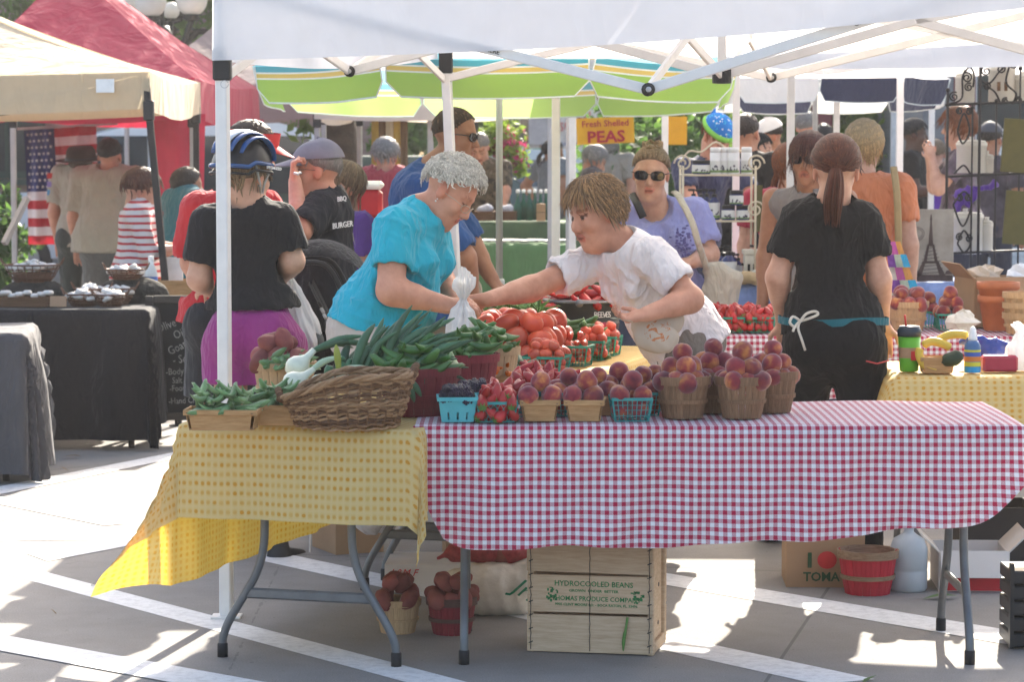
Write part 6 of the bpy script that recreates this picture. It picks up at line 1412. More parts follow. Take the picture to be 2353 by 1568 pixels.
# potato baskets, sack, boxes
p = on(912, 1462); p.y += .07; round_basket('pale slatted basket of red potatoes on the ground', p, .072, .054, .112, W_NEW, group=None, hoops=((.9, .02), (.4, .008)))
pile(POT_ME, 'red_potato', 'a red potato in the pale basket on the ground', 'potato', p, .042, .042, p.z + .115, .031, 2, 201, smin=.8, smax=1)
p = on(1037, 1466); p.y += .08; round_basket('dark red slatted basket of red potatoes on the ground', p, .079, .06, .118, W_RED, band=M('dark_band', (.09, .04, .035), .7, .3), group=None)
pile(POT_ME, 'red_potato', 'a red potato in the dark red basket on the ground', 'potato', p, .05, .05, p.z + .12, .033, 2, 202, smin=.85, smax=1.05)
SACK = M('white_sack', (.68, .63, .55), .8, .1, bump=.35, bscale=14, bdist=.02)
q = lambda x, y, z=0: on(x, y) * 1
s1 = on(1135, 1440); s1.y += .25
sk = thing('produce_sack', 'white woven sack with green print lying under the tables', 'sack', s1)
blob('sack_body', [rc(s1 + V(-.13, .02, .075), s1 + V(.1, .0, .085), .072, .09, None, .05), rc(s1 + V(.1, 0, .1), s1 + V(.15, -.02, .17), .06, .045, None, .05), el(s1 + V(-.02, -.03, .09), (.13, .08, .09), None, None, .04)], .009, SACK, sk, wr=.005, wseed=3)
GPR = M('green_print', (.02, .2, .1), .7)
text('print', 'Jri', .085, face_cam(s1 + V(.085, -.108, .075), R(6), R(-6), R(-32)), GPR, sk, shear=.3)
pile(POT_ME, 'red_potato', 'a red potato on top of the white sack', 'potato', s1 + V(.02, -.02, 0), .0, .0, s1.z + .2, .03, 1, 203)
blob('onion_net', [rc(s1 + V(-.13, .02, .205), s1 + V(.1, .02, .2), .035, .04, None, .04), el(s1 + V(.02, .0, .21), (.09, .05, .04), None, None, .03), rc(s1 + V(-.13, .02, .205), s1 + V(-.19, .0, .19), .02, .012, None, .02)], .008, M('red_net', (.3, .04, .045), .6, .3, scale=60, bump=.5, bscale=90), wr=.006, label='red net bag lying on the white sack', cat='net bag')
CARD = M('cardboard', (.36, .22, .12), .8, .1, scale=5); CARDW = M('white_cardboard', (.6, .55, .5), .75, .06, scale=5)
def carton(label, c, sz, rz, mat, cat='box', lid=True, open_=False):
    t = thing('carton', label, cat, c, None, rz); w0, d0, h = sz; th = .005
    for s in (-1, 1):
        put('side', G().box((0, s * (d0 / 2), h / 2), (w0, th, h), bev=.001).me('side', mat), t); put('end', G().box((s * (w0 / 2 - th / 2), 0, h / 2), (th, d0 - th, h), bev=.001).me('end', mat), t)
    put('bottom', G().box((0, 0, .004), (w0 - .01, d0 - .01, .005)).me('bottom', mat), t)
    if lid:
        for s in (-1, 1): put('flap', G().box((0, s * d0 * .252, h - .003), (w0 - .004, d0 * .495, th), bev=.001).me('flap', mat), t)
    if open_:
        for s in (-1, 1): put('flap', G().box((s * (w0 / 2 + .03), 0, h + .03), (.005, d0 * .96, .1), M3=Matrix.Rotation(s * R(45), 3, 'Y')).me('flap', mat), t)
        put('flap', G().box((0, -d0 / 2 - .025, h - .04), (w0 * .96, .005, .1), M3=Matrix.Rotation(R(-25), 3, 'X')).me('flap', mat), t)
    return t
p = on(990, 1368); p.y += .2; t = carton('pale vine-ripe tomato carton with red and black lettering', p, (.32, .3, .1), R(-2), CARDW)
f_ = face_cam(p + V(-.145, -.156, .06), R(-2)); text('lettering', 'L&M F', .036, f_, M('red_ink', (.5, .03, .03), .6), t, align='LEFT', shear=.35); text('lettering', 'Vine', .038, face_cam(p + V(-.145, -.156, .018), R(-2)), INK, t, align='LEFT', shear=.35)
p = on(1130, 1330); p.y += .22; t = carton('brown tomato carton behind the white sack', p, (.36, .3, .16), R(4), CARD)
text('lettering', 'TOMATO', .075, face_cam(p + V(.07, -.158, .05), R(4)), M('red_ink', (.5, .03, .03), .6), t, bold=.002)
p = on(790, 1285); p.y += .25; t = carton('tall brown carton behind the yellow table legs', p, (.2, .25, .3), R(25), CARD)
G().tube([on(715, 1282) + V(0, .05, .25), on(712, 1282) + V(0, .0, .02)], .004, 5).build('tape', M('tape', (.55, .5, .45), .3), t)
p = on(1900, 1352); p.y += .14; t = carton('brown carton with a printed tomato and green lettering', p, (.28, .26, .22), R(-2), CARD)
text('lettering', 'TOMA', .045, face_cam(p + V(-.02, -.14, .025), R(-2)), M('dark_green_ink', (.03, .08, .03), .7), t, bold=.001)
G().ball(p + V(.0, -.139, .1), (.035, .002, .032), 20, 8).build('printed_tomato', M('red_ink', (.5, .03, .03), .6), t); G().box(p + V(-.062, -.139, .1), (.014, .003, .055), bev=.001).build('printed_bar', M('dark_green_ink', (.03, .08, .03)), t)
p = on(2000, 1372); p.y += .08; round_basket('bright red round basket with grey hoops, empty', p, .104, .078, .155, W_BRED, band=W_BAND, n=18, group=None, hoops=((.92, .028), (.4, .015)))
p = on(2100, 1372); p.y += .14
t = thing('plastic_jug', 'large translucent white plastic jug behind the red basket', 'jug', p)
G().lathe([(.06, 0), (.067, .01), (.067, .07), (.064, .075), (.067, .08), (.067, .15), (.055, .185), (.03, .2), (.018, .21), (.018, .235)], 26, p).build('body', M('milky_plastic', (.6, .64, .66), .3, .04, trans=.35), t, smooth=True); G().lathe([(.021, .225), (.021, .25)], 16, p).build('cap', M('milky_plastic', (.6,) * 3), t)
p = on(2245, 1362); p.y += .17; t = carton('white carton with a red band at the right table leg', p, (.25, .3, .14), R(-3), CARDW, lid=False, open_=True)
G().box(p + V(.003, -.1535, .03), (.25, .003, .055), M3=Matrix.Rotation(R(-3), 3, 'Z')).build('red_band', M('carton_red', (.5, .02, .03), .6), t); G().box(p + V(.075, -.158, .1), (.09, .003, .016)).build('red_band', M('carton_red', (.5, .02, .03)), t); G().box(p + V(.075, -.158, .078), (.05, .003, .012)).build('green_band', M('dark_green_ink', (.03, .08, .03)), t)
p = on(2360, 1498); p.y += .12; t = thing('black_crate', 'black plastic crate cut by the right picture edge', 'crate', p)
for i in range(5): G().box(p + V(0, 0, .03 + .05 * i), (.1, .2, .042), bev=.004).build('slat', BLACKP, t)
for x in (-.045, .045): G().box(p + V(x, -.085, .14), (.012, .034, .27)).build('post', BLACKP, t)
p = on(2330, 1330); p.y += .45; t = carton('dark open box behind the right table leg', p, (.28, .3, .22), 0, M('dark_card', (.035, .03, .03), .7), lid=False)
# ================================================================== FAR SETTING: buildings, trees, cars, lamp
def brick_mat(key, a, b, mortar, scale=9.0):
    k = N(key); co = k.co(); mp = k.n('Mapping'); k.l(co, mp.inputs[0]); mp.inputs['Rotation'].default_value = (R(90), 0, 0)
    br = k.n('TexBrick'); br.inputs['Scale'].default_value = scale; br.inputs['Color1'].default_value = a + (1,); br.inputs['Color2'].default_value = b + (1,); br.inputs['Mortar'].default_value = mortar + (1,); br.inputs['Mortar Size'].default_value = .012
    br.inputs['Brick Width'].default_value = 2.0; br.inputs['Row Height'].default_value = .68; k.l(mp.outputs[0], br.inputs['Vector'])
    c = k.mix(k.mth('MULTIPLY', k.noise(1.2, 4, .6, co), .45), br.outputs['Color'], k.mix(1, br.outputs['Color'], (.6, .6, .62), 'MULTIPLY'))
    k.bump(br.outputs['Fac'], -.4, .01); return k.fin(c, .85, .2)
GLASS = M('window_glass', (.03, .04, .045), .06, .1, spec=.8); FRAME_W = M('frame_white', (.65, .64, .62), .5); FRAME_G = M('frame_dark_green', (.02, .05, .04), .5); MAROON = M('maroon_paint', (.14, .02, .03), .5)
def building(label, x0, x1, d, h, mat, wins, frame_m, depth=6.0, group=None, slope=0.0):
    b = thing('building', label, 'building', V((x0 + x1) / 2, d, 0), group)
    G().box(((x0 + x1) / 2, d + depth / 2, h / 2), (x1 - x0, depth, h)).build('wall', mat, b)
    G().box(((x0 + x1) / 2, d + depth / 2 - .05, h + .12), (x1 - x0 + .3, depth + .3, .25)).build('cornice', frame_m, b)
    for (wx, wz, ww, wh) in wins:
        w_ = G().box((wx, d - .03, wz), (ww, .05, wh)).build('window', GLASS, b)
        fr = G()
        for s in (-1, 1): fr.box((wx + s * ww / 2, d - .06, wz), (.09, .08, wh + .18)); fr.box((wx, d - .062, wz + s * wh / 2), (ww - .09, .08, .09))
        fr.box((wx, d - .058, wz), (.05, .06, wh - .1)); fr.build('frame', frame_m, w_)
        G().box((wx, d - .1, wz - wh / 2 - .09), (ww + .25, .16, .08)).build('sill', frame_m, w_)
    return b
BR1 = brick_mat('mauve_brick', (.4, .27, .23), (.47, .33, .28), (.5, .42, .38)); BR2 = brick_mat('old_brick', (.38, .26, .22), (.5, .38, .33), (.55, .48, .43), 7); BR3 = brick_mat('grey_painted_brick', (.24, .245, .255), (.29, .295, .3), (.17, .17, .18), 6)
building('long mauve brick building behind the left tents', -16, -1.4, 36, 6, BR1, [(-9, 2.2, 1.1, 1.8), (-6.55, 1.9, .9, 1.6), (-4.6, 3.9, .9, 1.6), (-3, 3.9, .9, 1.6)], FRAME_G)
building('old brick shop building behind the flower basket', -1.2, 4.2, 40, 6.5, BR2, [(-.3, 2.2, 1.3, 1.5), (3.2, 2.0, 1.5, 2)], FRAME_W)
bR = building('grey painted brick storefront at the right', 4.3, 13, 29, 6, BR3, [(5.6, 1.5, 1.6, 2.2), (9.6, 1.5, 2.0, 2.2), (12, 1.5, 1.6, 2.2)], FRAME_W)
for x in (3.15, 4.6): G().box((x, 28.2, 1.6), (.2, .2, 3.2), bev=.02).build('post', MAROON, bR)
G().box((7.4, 28.96, 1.05), (.95, .06, 2.1), bev=.01).build('door', FRAME_W, bR); G().box((4.02, 28.95, 1.2), (.12, .1, 2.4)).build('downpipe', FRAME_W, bR)
text('lettering', 'CHI', .55, face_cam(V(5.48, 28.92, 1.35)), M('white_print', (.75,) * 3), bR)
SGN = M('sign_white', (.62, .62, .6), .6)
sg = thing('wall_sign', 'white shop sign with red lettering on the old brick wall', 'sign', V(.92, 39.8, 1.2)); G().box((.95, 39.85, 1.6), (.62, .05, 1.05)).build('board', SGN, sg)
for s_, z, sz_, mt in (('FEED', 1.86, .17, 'red_ink'), ('SUPPLY', 1.68, .17, 'red_ink'), ('PAINT & SUPPLY', 1.46, .085, 'blue_ink'), ('398-9991', 1.27, .14, 'blue_ink')): text('lettering', s_, sz_, face_cam(V(.95, 39.8, z)), M(mt, (.5, .03, .03) if mt == 'red_ink' else (.08, .12, .3), .6), sg)
sg = thing('banner', 'grey and white banner on the brick wall', 'banner', V(.45, 39.8, 1.5)); G().box((.42, 39.85, 1.78), (.36, .04, .6)).build('cloth', M('banner_white', (.5, .5, .52), .7), sg); text('lettering', 'UP', .2, face_cam(V(.42, 39.8, 1.85)), M('blue_ink', (.08, .12, .3)), sg)
sg = thing('street_sign', 'green street name sign on a pole', 'sign', V(.28, 33, 0)); G().box((.33, 33, 1.41), (.3, .02, .1), bev=.004).build('plate', M('sign_green', (.02, .25, .1), .4), sg); text('lettering', '24 St', .08, face_cam(V(.33, 32.985, 1.38)), WPR, sg); G().bar((.16, 33.02, 0), (.16, 33.02, 1.5), .03, .03).build('pole', METAL_G, sg)
# ---- trees and shrubs
LEAFM = M('foliage', (.085, .14, .035), .55, .5, scale=2.5, trans=.5, tcol=(.25, .4, .08), spec=.35); LEAFD = M('foliage_dark', (.045, .09, .032), .5, .4, scale=3, trans=.45, tcol=(.12, .24, .05), spec=.35); BARK = M('bark', (.06, .045, .035), .9, .4, scale=9, bump=.8, bscale=14, bdist=.03)
def leaves(clumps, n, size, seed, ell=1.0):
    r_ = np.random.RandomState(seed); Vs = []; tot = sum(c[3] ** 2 for c in clumps)
    for (x, y, z, rd) in clumps:
        k = max(8, int(n * rd ** 2 / tot)); u = r_.normal(size=(k, 3)); u /= np.linalg.norm(u, axis=1)[:, None]; rr = rd * (r_.random(k) ** .45)[:, None] * (1 + .25 * np.sin(5 * u[:, :1] + 4 * u[:, 1:2] + seed)); p = np.array([x, y, z]) + u * rr * np.array([1, 1, .85 * ell])
        a = r_.normal(size=(k, 3)); a /= np.linalg.norm(a, axis=1)[:, None]; b = np.cross(a, r_.normal(size=(k, 3))); b /= np.linalg.norm(b, axis=1)[:, None]; s = size * r_.uniform(.6, 1.4, k)[:, None]; nn_ = np.cross(a, b)
        Vs.append(np.stack([p - a * s, p - b * s * .45 + nn_ * s * .15, p + a * s, p + b * s * .45 + nn_ * s * .15], 1))
    Vs = np.concatenate(Vs).reshape(-1, 3); return Vs, np.arange(len(Vs)).reshape(-1, 4)
def tree(label, x, d, tr, h, clumps, n, size, mat, seed, cat='tree', name='tree', trunk=True):
    t = thing(name, label, cat, V(x, d, 0), 'trees and shrubs behind the market')
    if trunk:
        P = [(x, d, -.05), (x + .02, d, h * .3), (x - .03, d, h * .65), (x + .02, d, h)]; G().tube(smooth_path(P, 4), [tr * (1.25 - .7 * i / 12) for i in range(13)], 12).build('trunk', BARK, t, smooth=True)
        g = G(); r_ = random.Random(seed)
        for c in clumps[:7]: g.tube(smooth_path([(x, d, h * .7), lerp((x, d, h * .85), c[:3], .5) + V(0, 0, .2), c[:3]], 3), [tr * .45, tr * .38, tr * .3, tr * .25, tr * .18, tr * .12, tr * .06], 6)
        g.build('limb', BARK, t, smooth=True)
    Vs, Fs = leaves(clumps, n, size, seed); tag(ob('crown', Vs, Fs, mat, t, smooth=False), kind='stuff'); return t
def cl(x0, x1, d, z0, z1, n, r, seed):
    q = random.Random(seed); return [(q.uniform(x0, x1), d + q.uniform(-.8, .8), q.uniform(z0, z1), r * q.uniform(.7, 1.3)) for _ in range(n)]
tree('leafy tree at the far left above the tan canopy', -6.6, 33, .2, 3.2, cl(-8.5, -4.6, 33, 2.4, 5, 18, .9, 1), 9000, .09, LEAFM, 1)
tree('sunlit tree behind the street lamp globes', -4.1, 31, .16, 3, cl(-5.0, -2.9, 31, 2.5, 4.6, 12, .75, 2), 7000, .085, LEAFM, 2)
tree('thick tree trunk behind the capped man', -1.45, 23.5, .16, 3.4, cl(-2.4, -.4, 23.8, 3.2, 5, 10, .8, 3) + [(-1.85, 23.4, 1.7, .16), (-1.75, 23.4, 1.62, .12)], 5000, .07, LEAFM, 3)
tree('bright green tree between the canopies', -.75, 34, .14, 2.0, cl(-1.35, -.35, 34, 1.3, 2.4, 10, .45, 4), 5000, .07, LEAFM, 4)
tree('dark green climbing shrub right of the yellow sign', 1.15, 26, .06, 1.4, cl(.85, 1.75, 26, .3, 1.9, 26, .3, 5), 9000, .05, LEAFD, 5, 'shrub', 'shrub')
tree('leafy bush behind the blue bandana', 1.75, 27, .06, 1.4, cl(1.4, 2.2, 27, .6, 2.1, 16, .32, 6), 6000, .055, LEAFM, 6, 'shrub', 'shrub')
tree('tree behind the white baseball cap', 2.75, 32, .14, 2, cl(2.2, 3.6, 32, .8, 2.6, 16, .5, 7), 7000, .07, LEAFD, 7)
tree('pale green tree beside the maroon storefront post', 4.0, 33, .14, 2, cl(3.5, 4.6, 33, 1.0, 3, 12, .5, 8), 5000, .07, LEAFM, 8)
tree('small leafy shrub beside the flag', -4.2, 22.5, .03, 1.0, cl(-4.35, -3.95, 22.5, .35, 1.35, 12, .14, 9), 1400, .06, LEAFD, 9, 'shrub', 'shrub')
def car(label, x, d, yaw, col, L=4.4, Wd=1.75, H=1.6, suv=True):
    t = thing('parked_car', label, 'car', V(x, d, 0), 'cars parked behind the stalls', R(yaw)); pm = M('car_paint_' + label[:5], col, .25, .04, spec=.6)
    prof = [(-L / 2, .35), (-L / 2, .85), (-L / 2 + .15, .95), (-L * .27, 1.0), (-L * .13, H * .93), (-L * .02, H), (L * .3, H), (L * .42, H * .92), (L / 2 - .05, 1.0), (L / 2, .9), (L / 2, .35)]
    Vs = []; k = len(prof)
    for y, q in ((-Wd / 2, 1), (-Wd / 2 * .99, 0), (Wd / 2 * .99, 0), (Wd / 2, 1)):
        for (px_, pz) in prof: Vs.append((px_, y * (1 - .14 * max(0, (pz - .95) / (H - .95))) * (1 if q else 1.0), pz))
    F = [(a * k + i, a * k + (i + 1) % k, (a + 1) * k + (i + 1) % k, (a + 1) * k + i) for a in range(3) for i in range(k)] + [tuple(range(k)), tuple(3 * k + i for i in range(k))[::-1]]
    put('body', mesh('body', Vs, F, pm, smooth=False), t)
    for s in (-1, 1):
        yy = s * Wd / 2 * .94
        for (a, b, c_, d_) in ((-L * .235, -L * .125, -L * .01, -L * .01), (.02 * L, .02 * L, L * .19, L * .19), (.22 * L, .22 * L, L * .37, L * .42)):
            put('side_window', G().add([(a, yy + s * .055, 1.03), (d_, yy + s * .055, 1.03), (c_, yy - s * .025, H * .92), (b, yy - s * .025, H * .92)], [(0, 1, 2, 3)[::-s]]).me('side_window', GLASS), t)
        put('headlight', G().ball((-L / 2 + .04, s * Wd * .36, .78), (.06, .16, .09), 12, 6).me('headlight', M('headlight', (.6, .6, .58), .15)), t); put('tail_light', G().box((L / 2 - .0, s * Wd * .4, .9), (.05, .18, .25), bev=.02).me('tail_light', M('tail_light', (.35, .02, .02), .2)), t)
        for xx in (-L * .31, L * .29):
            wl_ = put('wheel', G().lathe([(.2, -.1), (.31, -.1), (.335, -.07), (.335, .07), (.31, .1), (.2, .1)], 24, (xx, s * (Wd / 2 - .09), .335), Matrix.Rotation(R(90), 3, 'X')).me('wheel', RUBBER, True), t); put('rim', G().lathe([(.02, -.105), (.2, -.1), (.2, .1), (.02, .105)], 16, (xx, s * (Wd / 2 - .09), .335), Matrix.Rotation(R(90), 3, 'X')).me('rim', METAL_G), wl_)
    put('windscreen', G().add([(-L * .262, -.68, 1.03), (-L * .262, .68, 1.03), (-L * .135, .6, H * .91), (-L * .135, -.6, H * .91)], [(0, 1, 2, 3)]).me('windscreen', GLASS), t)
    put('bumper', G().box((-L / 2 - .03, 0, .48), (.12, Wd * .94, .2), bev=.04).me('bumper', M('car_trim', (.05, .05, .05), .5)), t); return t
car('white van-like car seen between the scouts and the red curtain', -3.9, 29.5, 12, (.72, .74, .76), H=1.75)
car('silver car behind the shrub at the left edge', -7.4, 28, 185, (.42, .46, .5))
car('pale car parked behind the flower basket', .95, 32.5, 170, (.55, .58, .6), H=1.45)
car('dark green car behind the capped man', -2.0, 29, 5, (.05, .09, .08), H=1.4)
car('white car behind the printed blouse', 2.6, 33, 175, (.7, .72, .72), H=1.5)
# ---- street lamp with globes
lp = at(370, 60, 25); sl_ = thing('street_lamp', 'black street lamp with a cluster of white globes', 'street lamp', V(lp.x, lp.y, 0))
IRON = M('lamp_iron', (.02, .024, .022), .45); GLOBE = M('globe_glass', (.62, .62, .6), .3, .03, trans=.3)
G().lathe([(.16, 0), (.16, .2), (.09, .3), (.07, .5), (.055, 2.3), (.08, 2.35), (.06, 2.42), (.11, 2.5), (.07, 2.6)], 16, V(lp.x, lp.y, 0)).build('post', IRON, sl_, smooth=True)
for i, (gx, gy, gr, dz) in enumerate([(293, -6, 33, .1), (346, 4, 36, -.15), (393, 24, 20, .35), (440, 0, 36, -.1), (370, -120, 36, 0)]):
    gp = at(gx, gy, 25 + dz); rr = gr / FP * 25; a_ = V(lp.x, lp.y, 2.45); b_ = gp - V(0, 0, rr * 1.25)
    arm = G().tube(smooth_path([a_, V((a_.x + b_.x) / 2, (a_.y + b_.y) / 2, min(a_.z, b_.z) - .12), b_], 5), .028, 7).build('arm', IRON, sl_, smooth=True)
    G().lathe([(.05, -rr * 1.3), (.085, -rr * 1.15), (.06, -rr * .98), (.1, -rr * .9)], 14, gp).build('cup', IRON, arm, smooth=True); G().ball(gp, rr, 24, 16).build('globe', GLOBE, sl_, smooth=True)
pp = at(391, 360, 21.5); G().bar((pp.x, 21.5, 0), (pp.x, 21.5, 1.78), .09, .09, bev=.01).build('post', FRAME_G, None, label='dark green post behind the scouts under the red canopy', cat='post')

# ================================================================== LEFT STALLS
BLK_C = cloth('black_tablecloth', (.011, .011, .013), bump=.4, bscale=5, sheen=.1); GRY_C = cloth('charcoal_tablecloth', (.07, .068, .072), bump=.4, bscale=5, sheen=.2)
folding_table('table under the black cloth of the soap stall', (-2.8, 14.55), 0, 1.85, .75, .72, grp=None)
drape('tablecloth', 'black cloth hanging to the ground on the soap table', (-2.8, 14.55), 0, 1.85, .78, .726, (.2, .62, .68, .3), BLK_C, amp=.05, flare=.05, seed=3, step=.035, freq=11)
folding_table('table under the charcoal cloth at the left edge', (-3.05, 13.1), R(6), 1.5, .7, .69, grp=None)
drape('tablecloth', 'charcoal cloth on the table at the left picture edge', (-3.05, 13.1), R(6), 1.5, .7, .7, (.2, .66, .66, .2), GRY_C, amp=.06, flare=.09, seed=8, step=.035, freq=12)
# chalkboard
cbp = V((407 - CX) / FP * 14.5, 14.5, 0); cbd = thing('chalkboard_sign', 'framed chalkboard listing soaps and lotions beside the soap table', 'sign', cbp)
fm = wood('chalk_frame', (.045, .04, .036), (.09, .08, .07)); bw, bz0, bz1 = .335, .12, .775
G().box(cbp + V(0, .02, (bz0 + bz1) / 2), (bw - .02, .012, bz1 - bz0 - .02)).build('slate', M('slate', (.018, .021, .022), .8, .35, scale=6), cbd)
for s in (-1, 1): G().box(cbp + V(s * (bw / 2 - .017), .008, (bz0 + bz1) / 2), (.04, .03, bz1 - bz0), bev=.003).build('frame_rail', fm, cbd); G().box(cbp + V(0, .008, bz1 - .018 if s > 0 else bz0 + .018), (bw - .08, .03, .04), bev=.003).build('frame_rail', fm, cbd); G().bar(cbp + V(s * .12, .02, .12), cbp + V(s * .12, .0, 0), .03, .03).build('leg', fm, cbd)
CH = M('chalk_faint', (.28, .28, .27), .9, .4, scale=40)
for s_, px, py, sz_, ro in (('Olive', 385, 757, .062, 22), ('Oil', 415, 775, .062, 24), ("Goat's Milk", 435, 795, .062, 26), ('- Soap', 425, 833, .062, 8), ('-Body lotion', 425, 860, .05, 3), ('Salt Scrub', 428, 880, .046, 3), ('-Foot Cream', 432, 898, .046, 3), ('-Hand Cream', 432, 927, .046, 3)):
    pq = at(px, py, 14.51); text('chalk_lettering', s_, sz_, face_cam(V(pq.x, 14.51, pq.z), 0, 0, R(ro)), CH, cbd, ext=.0005, sx=.8)
# soap baskets
SOAP = M('soap_white', (.66, .62, .57), .6, .12, orand=.15); COPPER = M('copper_wire', (.12, .055, .03), .5, .3)
def bowl(label, p, rx, ry, h, fill, n, seed, tall=True):
    t = thing('wire_basket', label, 'basket', p, 'wire baskets of soap'); g = G()
    for i in range(5):
        f = i / 4; k = .62 + .38 * f ** .7; g.tube([(p.x + rx * k * math.cos(a), p.y + ry * k * math.sin(a), p.z + h * f) for a in [2 * math.pi * j / 26 for j in range(27)]], .003 if i < 4 else .005, 5, caps=False)
    for j in range(22):
        a = 2 * math.pi * j / 22; g.tube([(p.x + rx * (.62 + .38 * f ** .7) * math.cos(a), p.y + ry * (.62 + .38 * f ** .7) * math.sin(a), p.z + h * f) for f in (0, .35, .7, 1)], .0022, 4)
    tag(g.build('wire_body', COPPER, t), kind='stuff'); G().lathe([(.6, .002), (.72, h * .5), (.7, h * .5), (.58, .008)], 24, p, sx=rx, sy=ry).build('liner', M('brown_liner', (.13, .06, .035), .8), t, smooth=True)
    for s in (-1, 1): G().tube(smooth_path([(p.x + s * rx, p.y - .03, p.z + h), (p.x + s * (rx + .02), p.y, p.z + h + .035), (p.x + s * rx, p.y + .03, p.z + h)], 4), .004, 5).build('handle', COPPER, t)
    r_ = random.Random(seed)
    for i in range(n):
        a, q = r_.uniform(0, 6.28), math.sqrt(r_.random()); c = V(p.x + rx * .8 * q * math.cos(a), p.y + ry * .8 * q * math.sin(a), p.z + h * .75 + .03 * (1 - q) + r_.uniform(-.004, .012))
        o = put('soap_bar', SOAP_ME, None, c, (r_.uniform(-.4, .4), r_.uniform(-.4, .4), r_.uniform(0, 3)), (1, 1, 1)); tag(o, 'a wrapped white soap bar in ' + fill, 'soap', 'soap bars in ' + fill)
SOAP_ME = G().box((0, 0, 0), (.055, .04, .024), bev=.008).me('soap_bar', SOAP, True)
RISER = M('dark_riser', (.028, .026, .022), .9, .4, scale=30, bump=.8, bscale=40, bdist=.02)
rs1 = at(75, 690, 14.7); blob('moss_riser', [el(V(rs1.x, 14.7, .76), (.19, .12, .1))], .016, RISER, wr=.01, label='dark mossy riser under the large soap basket', cat='riser')
rs2 = at(305, 690, 14.75); blob('moss_riser', [el(V(rs2.x, 14.75, .76), (.2, .12, .11))], .016, RISER, wr=.01, wseed=5, label='dark riser under the small soap basket', cat='riser')
bowl('large wire basket of soap on the left riser', V(rs1.x, 14.7, .84), .15, .11, .09, 'the large raised basket', 22, 1); bowl('small oval basket of soap on the right riser', V(at(290, 640, 14.7).x, 14.7, .855), .105, .08, .05, 'the small raised basket', 14, 2)
for i, (px, d, rx) in enumerate([(190, 14.4, .095), (252, 14.36, .085), (262, 14.58, .11), (210, 14.55, .09)]): bowl(['left front wire bowl of soap', 'right front wire bowl of soap', 'right rear wire bowl of soap', 'left rear wire bowl of soap'][i] + ' on the black cloth', V((px - CX) / FP * d, d, .73), rx, .075, .06 + .02 * (i > 1), ['the left front bowl', 'the right front bowl', 'the right rear bowl', 'the left rear bowl'][i], 14, 3 + i)
p = V((45 - CX) / FP * 14.35, 14.35, .73); till('low wooden tray of soap at the left end of the black table', p, .34, .12, .05, taper=.97, mat=W_DARK, group=None)
for i in range(9): o = put('soap_bar', SOAP_ME, None, p + V(-.15 + .037 * i, .01 * (i % 2), .055 + .008 * (i % 3)), (0, 0, .3 * i)); tag(o, 'a wrapped white soap bar in the low tray', 'soap', 'soap bars in the low tray')
tg = V((132 - CX) / FP * 14.28, 14.28, .73); G().box(tg + V(0, 0, .03), (.085, .006, .055), M3=Matrix.Rotation(R(-12), 3, 'X')).build('price_card', M('kraft_card', (.4, .25, .15), .8), None, label='kraft price card leaning on the low soap tray', cat='card')
p = at(342, 655, 14.75); t = thing('water_bottle', 'clear water bottle behind the small soap basket', 'bottle', V(p.x, 14.75, .73)); G().lathe([(.032, 0), (.034, .01), (.034, .12), (.014, .17), (.014, .19)], 16, V(p.x, 14.85, .76)).build('body', M('clear_bottle', (.5, .55, .6), .1, trans=.6), t, smooth=True); G().lathe([(.035, .05), (.035, .1)], 16, V(p.x, 14.85, .76), caps=False).build('label_band', M('blue_label', (.06, .15, .45), .5), t, smooth=True); G().lathe([(.016, .19), (.016, .21)], 12, V(p.x, 14.85, .76)).build('cap', WPR, t)
p = at(415, 680, 15.3); till('wooden planter box of small goods behind the chalkboard', V(p.x, 15.3, .72), .3, .2, .1, taper=.95, mat=W_TILL, group=None)
p = at(400, 630, 15.4); G().box(V(p.x, 15.4, .86), (.1, .012, .16), M3=Matrix.Rotation(R(-8), 3, 'X')).build('paper_sign', M('paper', (.7, .68, .64), .7), None, label='paper notice standing behind the black tent pole', cat='sign')
# ---- flag
fl = thing('flag', 'stars and stripes flag hanging under the red canopy', 'flag', at(55, 560, 20.3)); FR, FWh, FB = cloth('flag_red', (.42, .02, .035), trans=.25, bump=.3), cloth('flag_white', (.66, .65, .66), trans=.3, bump=.3), cloth('flag_blue', (.025, .035, .14), trans=.15, bump=.3)
def fpt(u, v): x = 55 + 165 * u + 10 * v; q = at(x, 300 + 262 * v - 12 * u * (1 - v), 20.3); q.y += .03 * math.sin(14 * u + 3 * v) + .02 * math.sin(31 * u); return q
for i in range(13):
    u0 = .42 if i < 7 else 0
    sheet('stripe', lambda u, v, i=i, u0=u0: (fpt(u0 + (1 - u0) * u, (i + v) / 13), (u, v)), 20, 3, FR if i % 2 == 0 else FWh, fl)
cn = sheet('canton', lambda u, v: (fpt(.42 * u, v * 7 / 13), (u, v)), 14, 10, FB, fl); g = G()
for rr_ in range(9):
    for q_ in range(6 if rr_ % 2 == 0 else 5):
        c0 = fpt(.42 * ((q_ + .5 + (.5 if rr_ % 2 else 0)) / 6.2), (rr_ + .7) / 9.4 * 7 / 13) - V(0, .006, 0); P = [(c0.x + (.016 if k % 2 == 0 else .0065) * math.sin(k * math.pi / 5), c0.y, c0.z + (.016 if k % 2 == 0 else .0065) * math.cos(k * math.pi / 5)) for k in range(10)]
        g.add(P, [tuple(range(10))[::-1]])
tag(g.build('stars', FWh, cn), kind='stuff')
G().bar(at(40, 296, 20.3), at(270, 284, 20.3), .02, .02).build('flag_rail', METAL_G, fl)
G().bar(at(10, 560, 18.0), at(62, 455, 18.2), .035, .035).build('pole', METAL_G, None, label='slanted grey tube at the left edge before the flag', cat='pole')

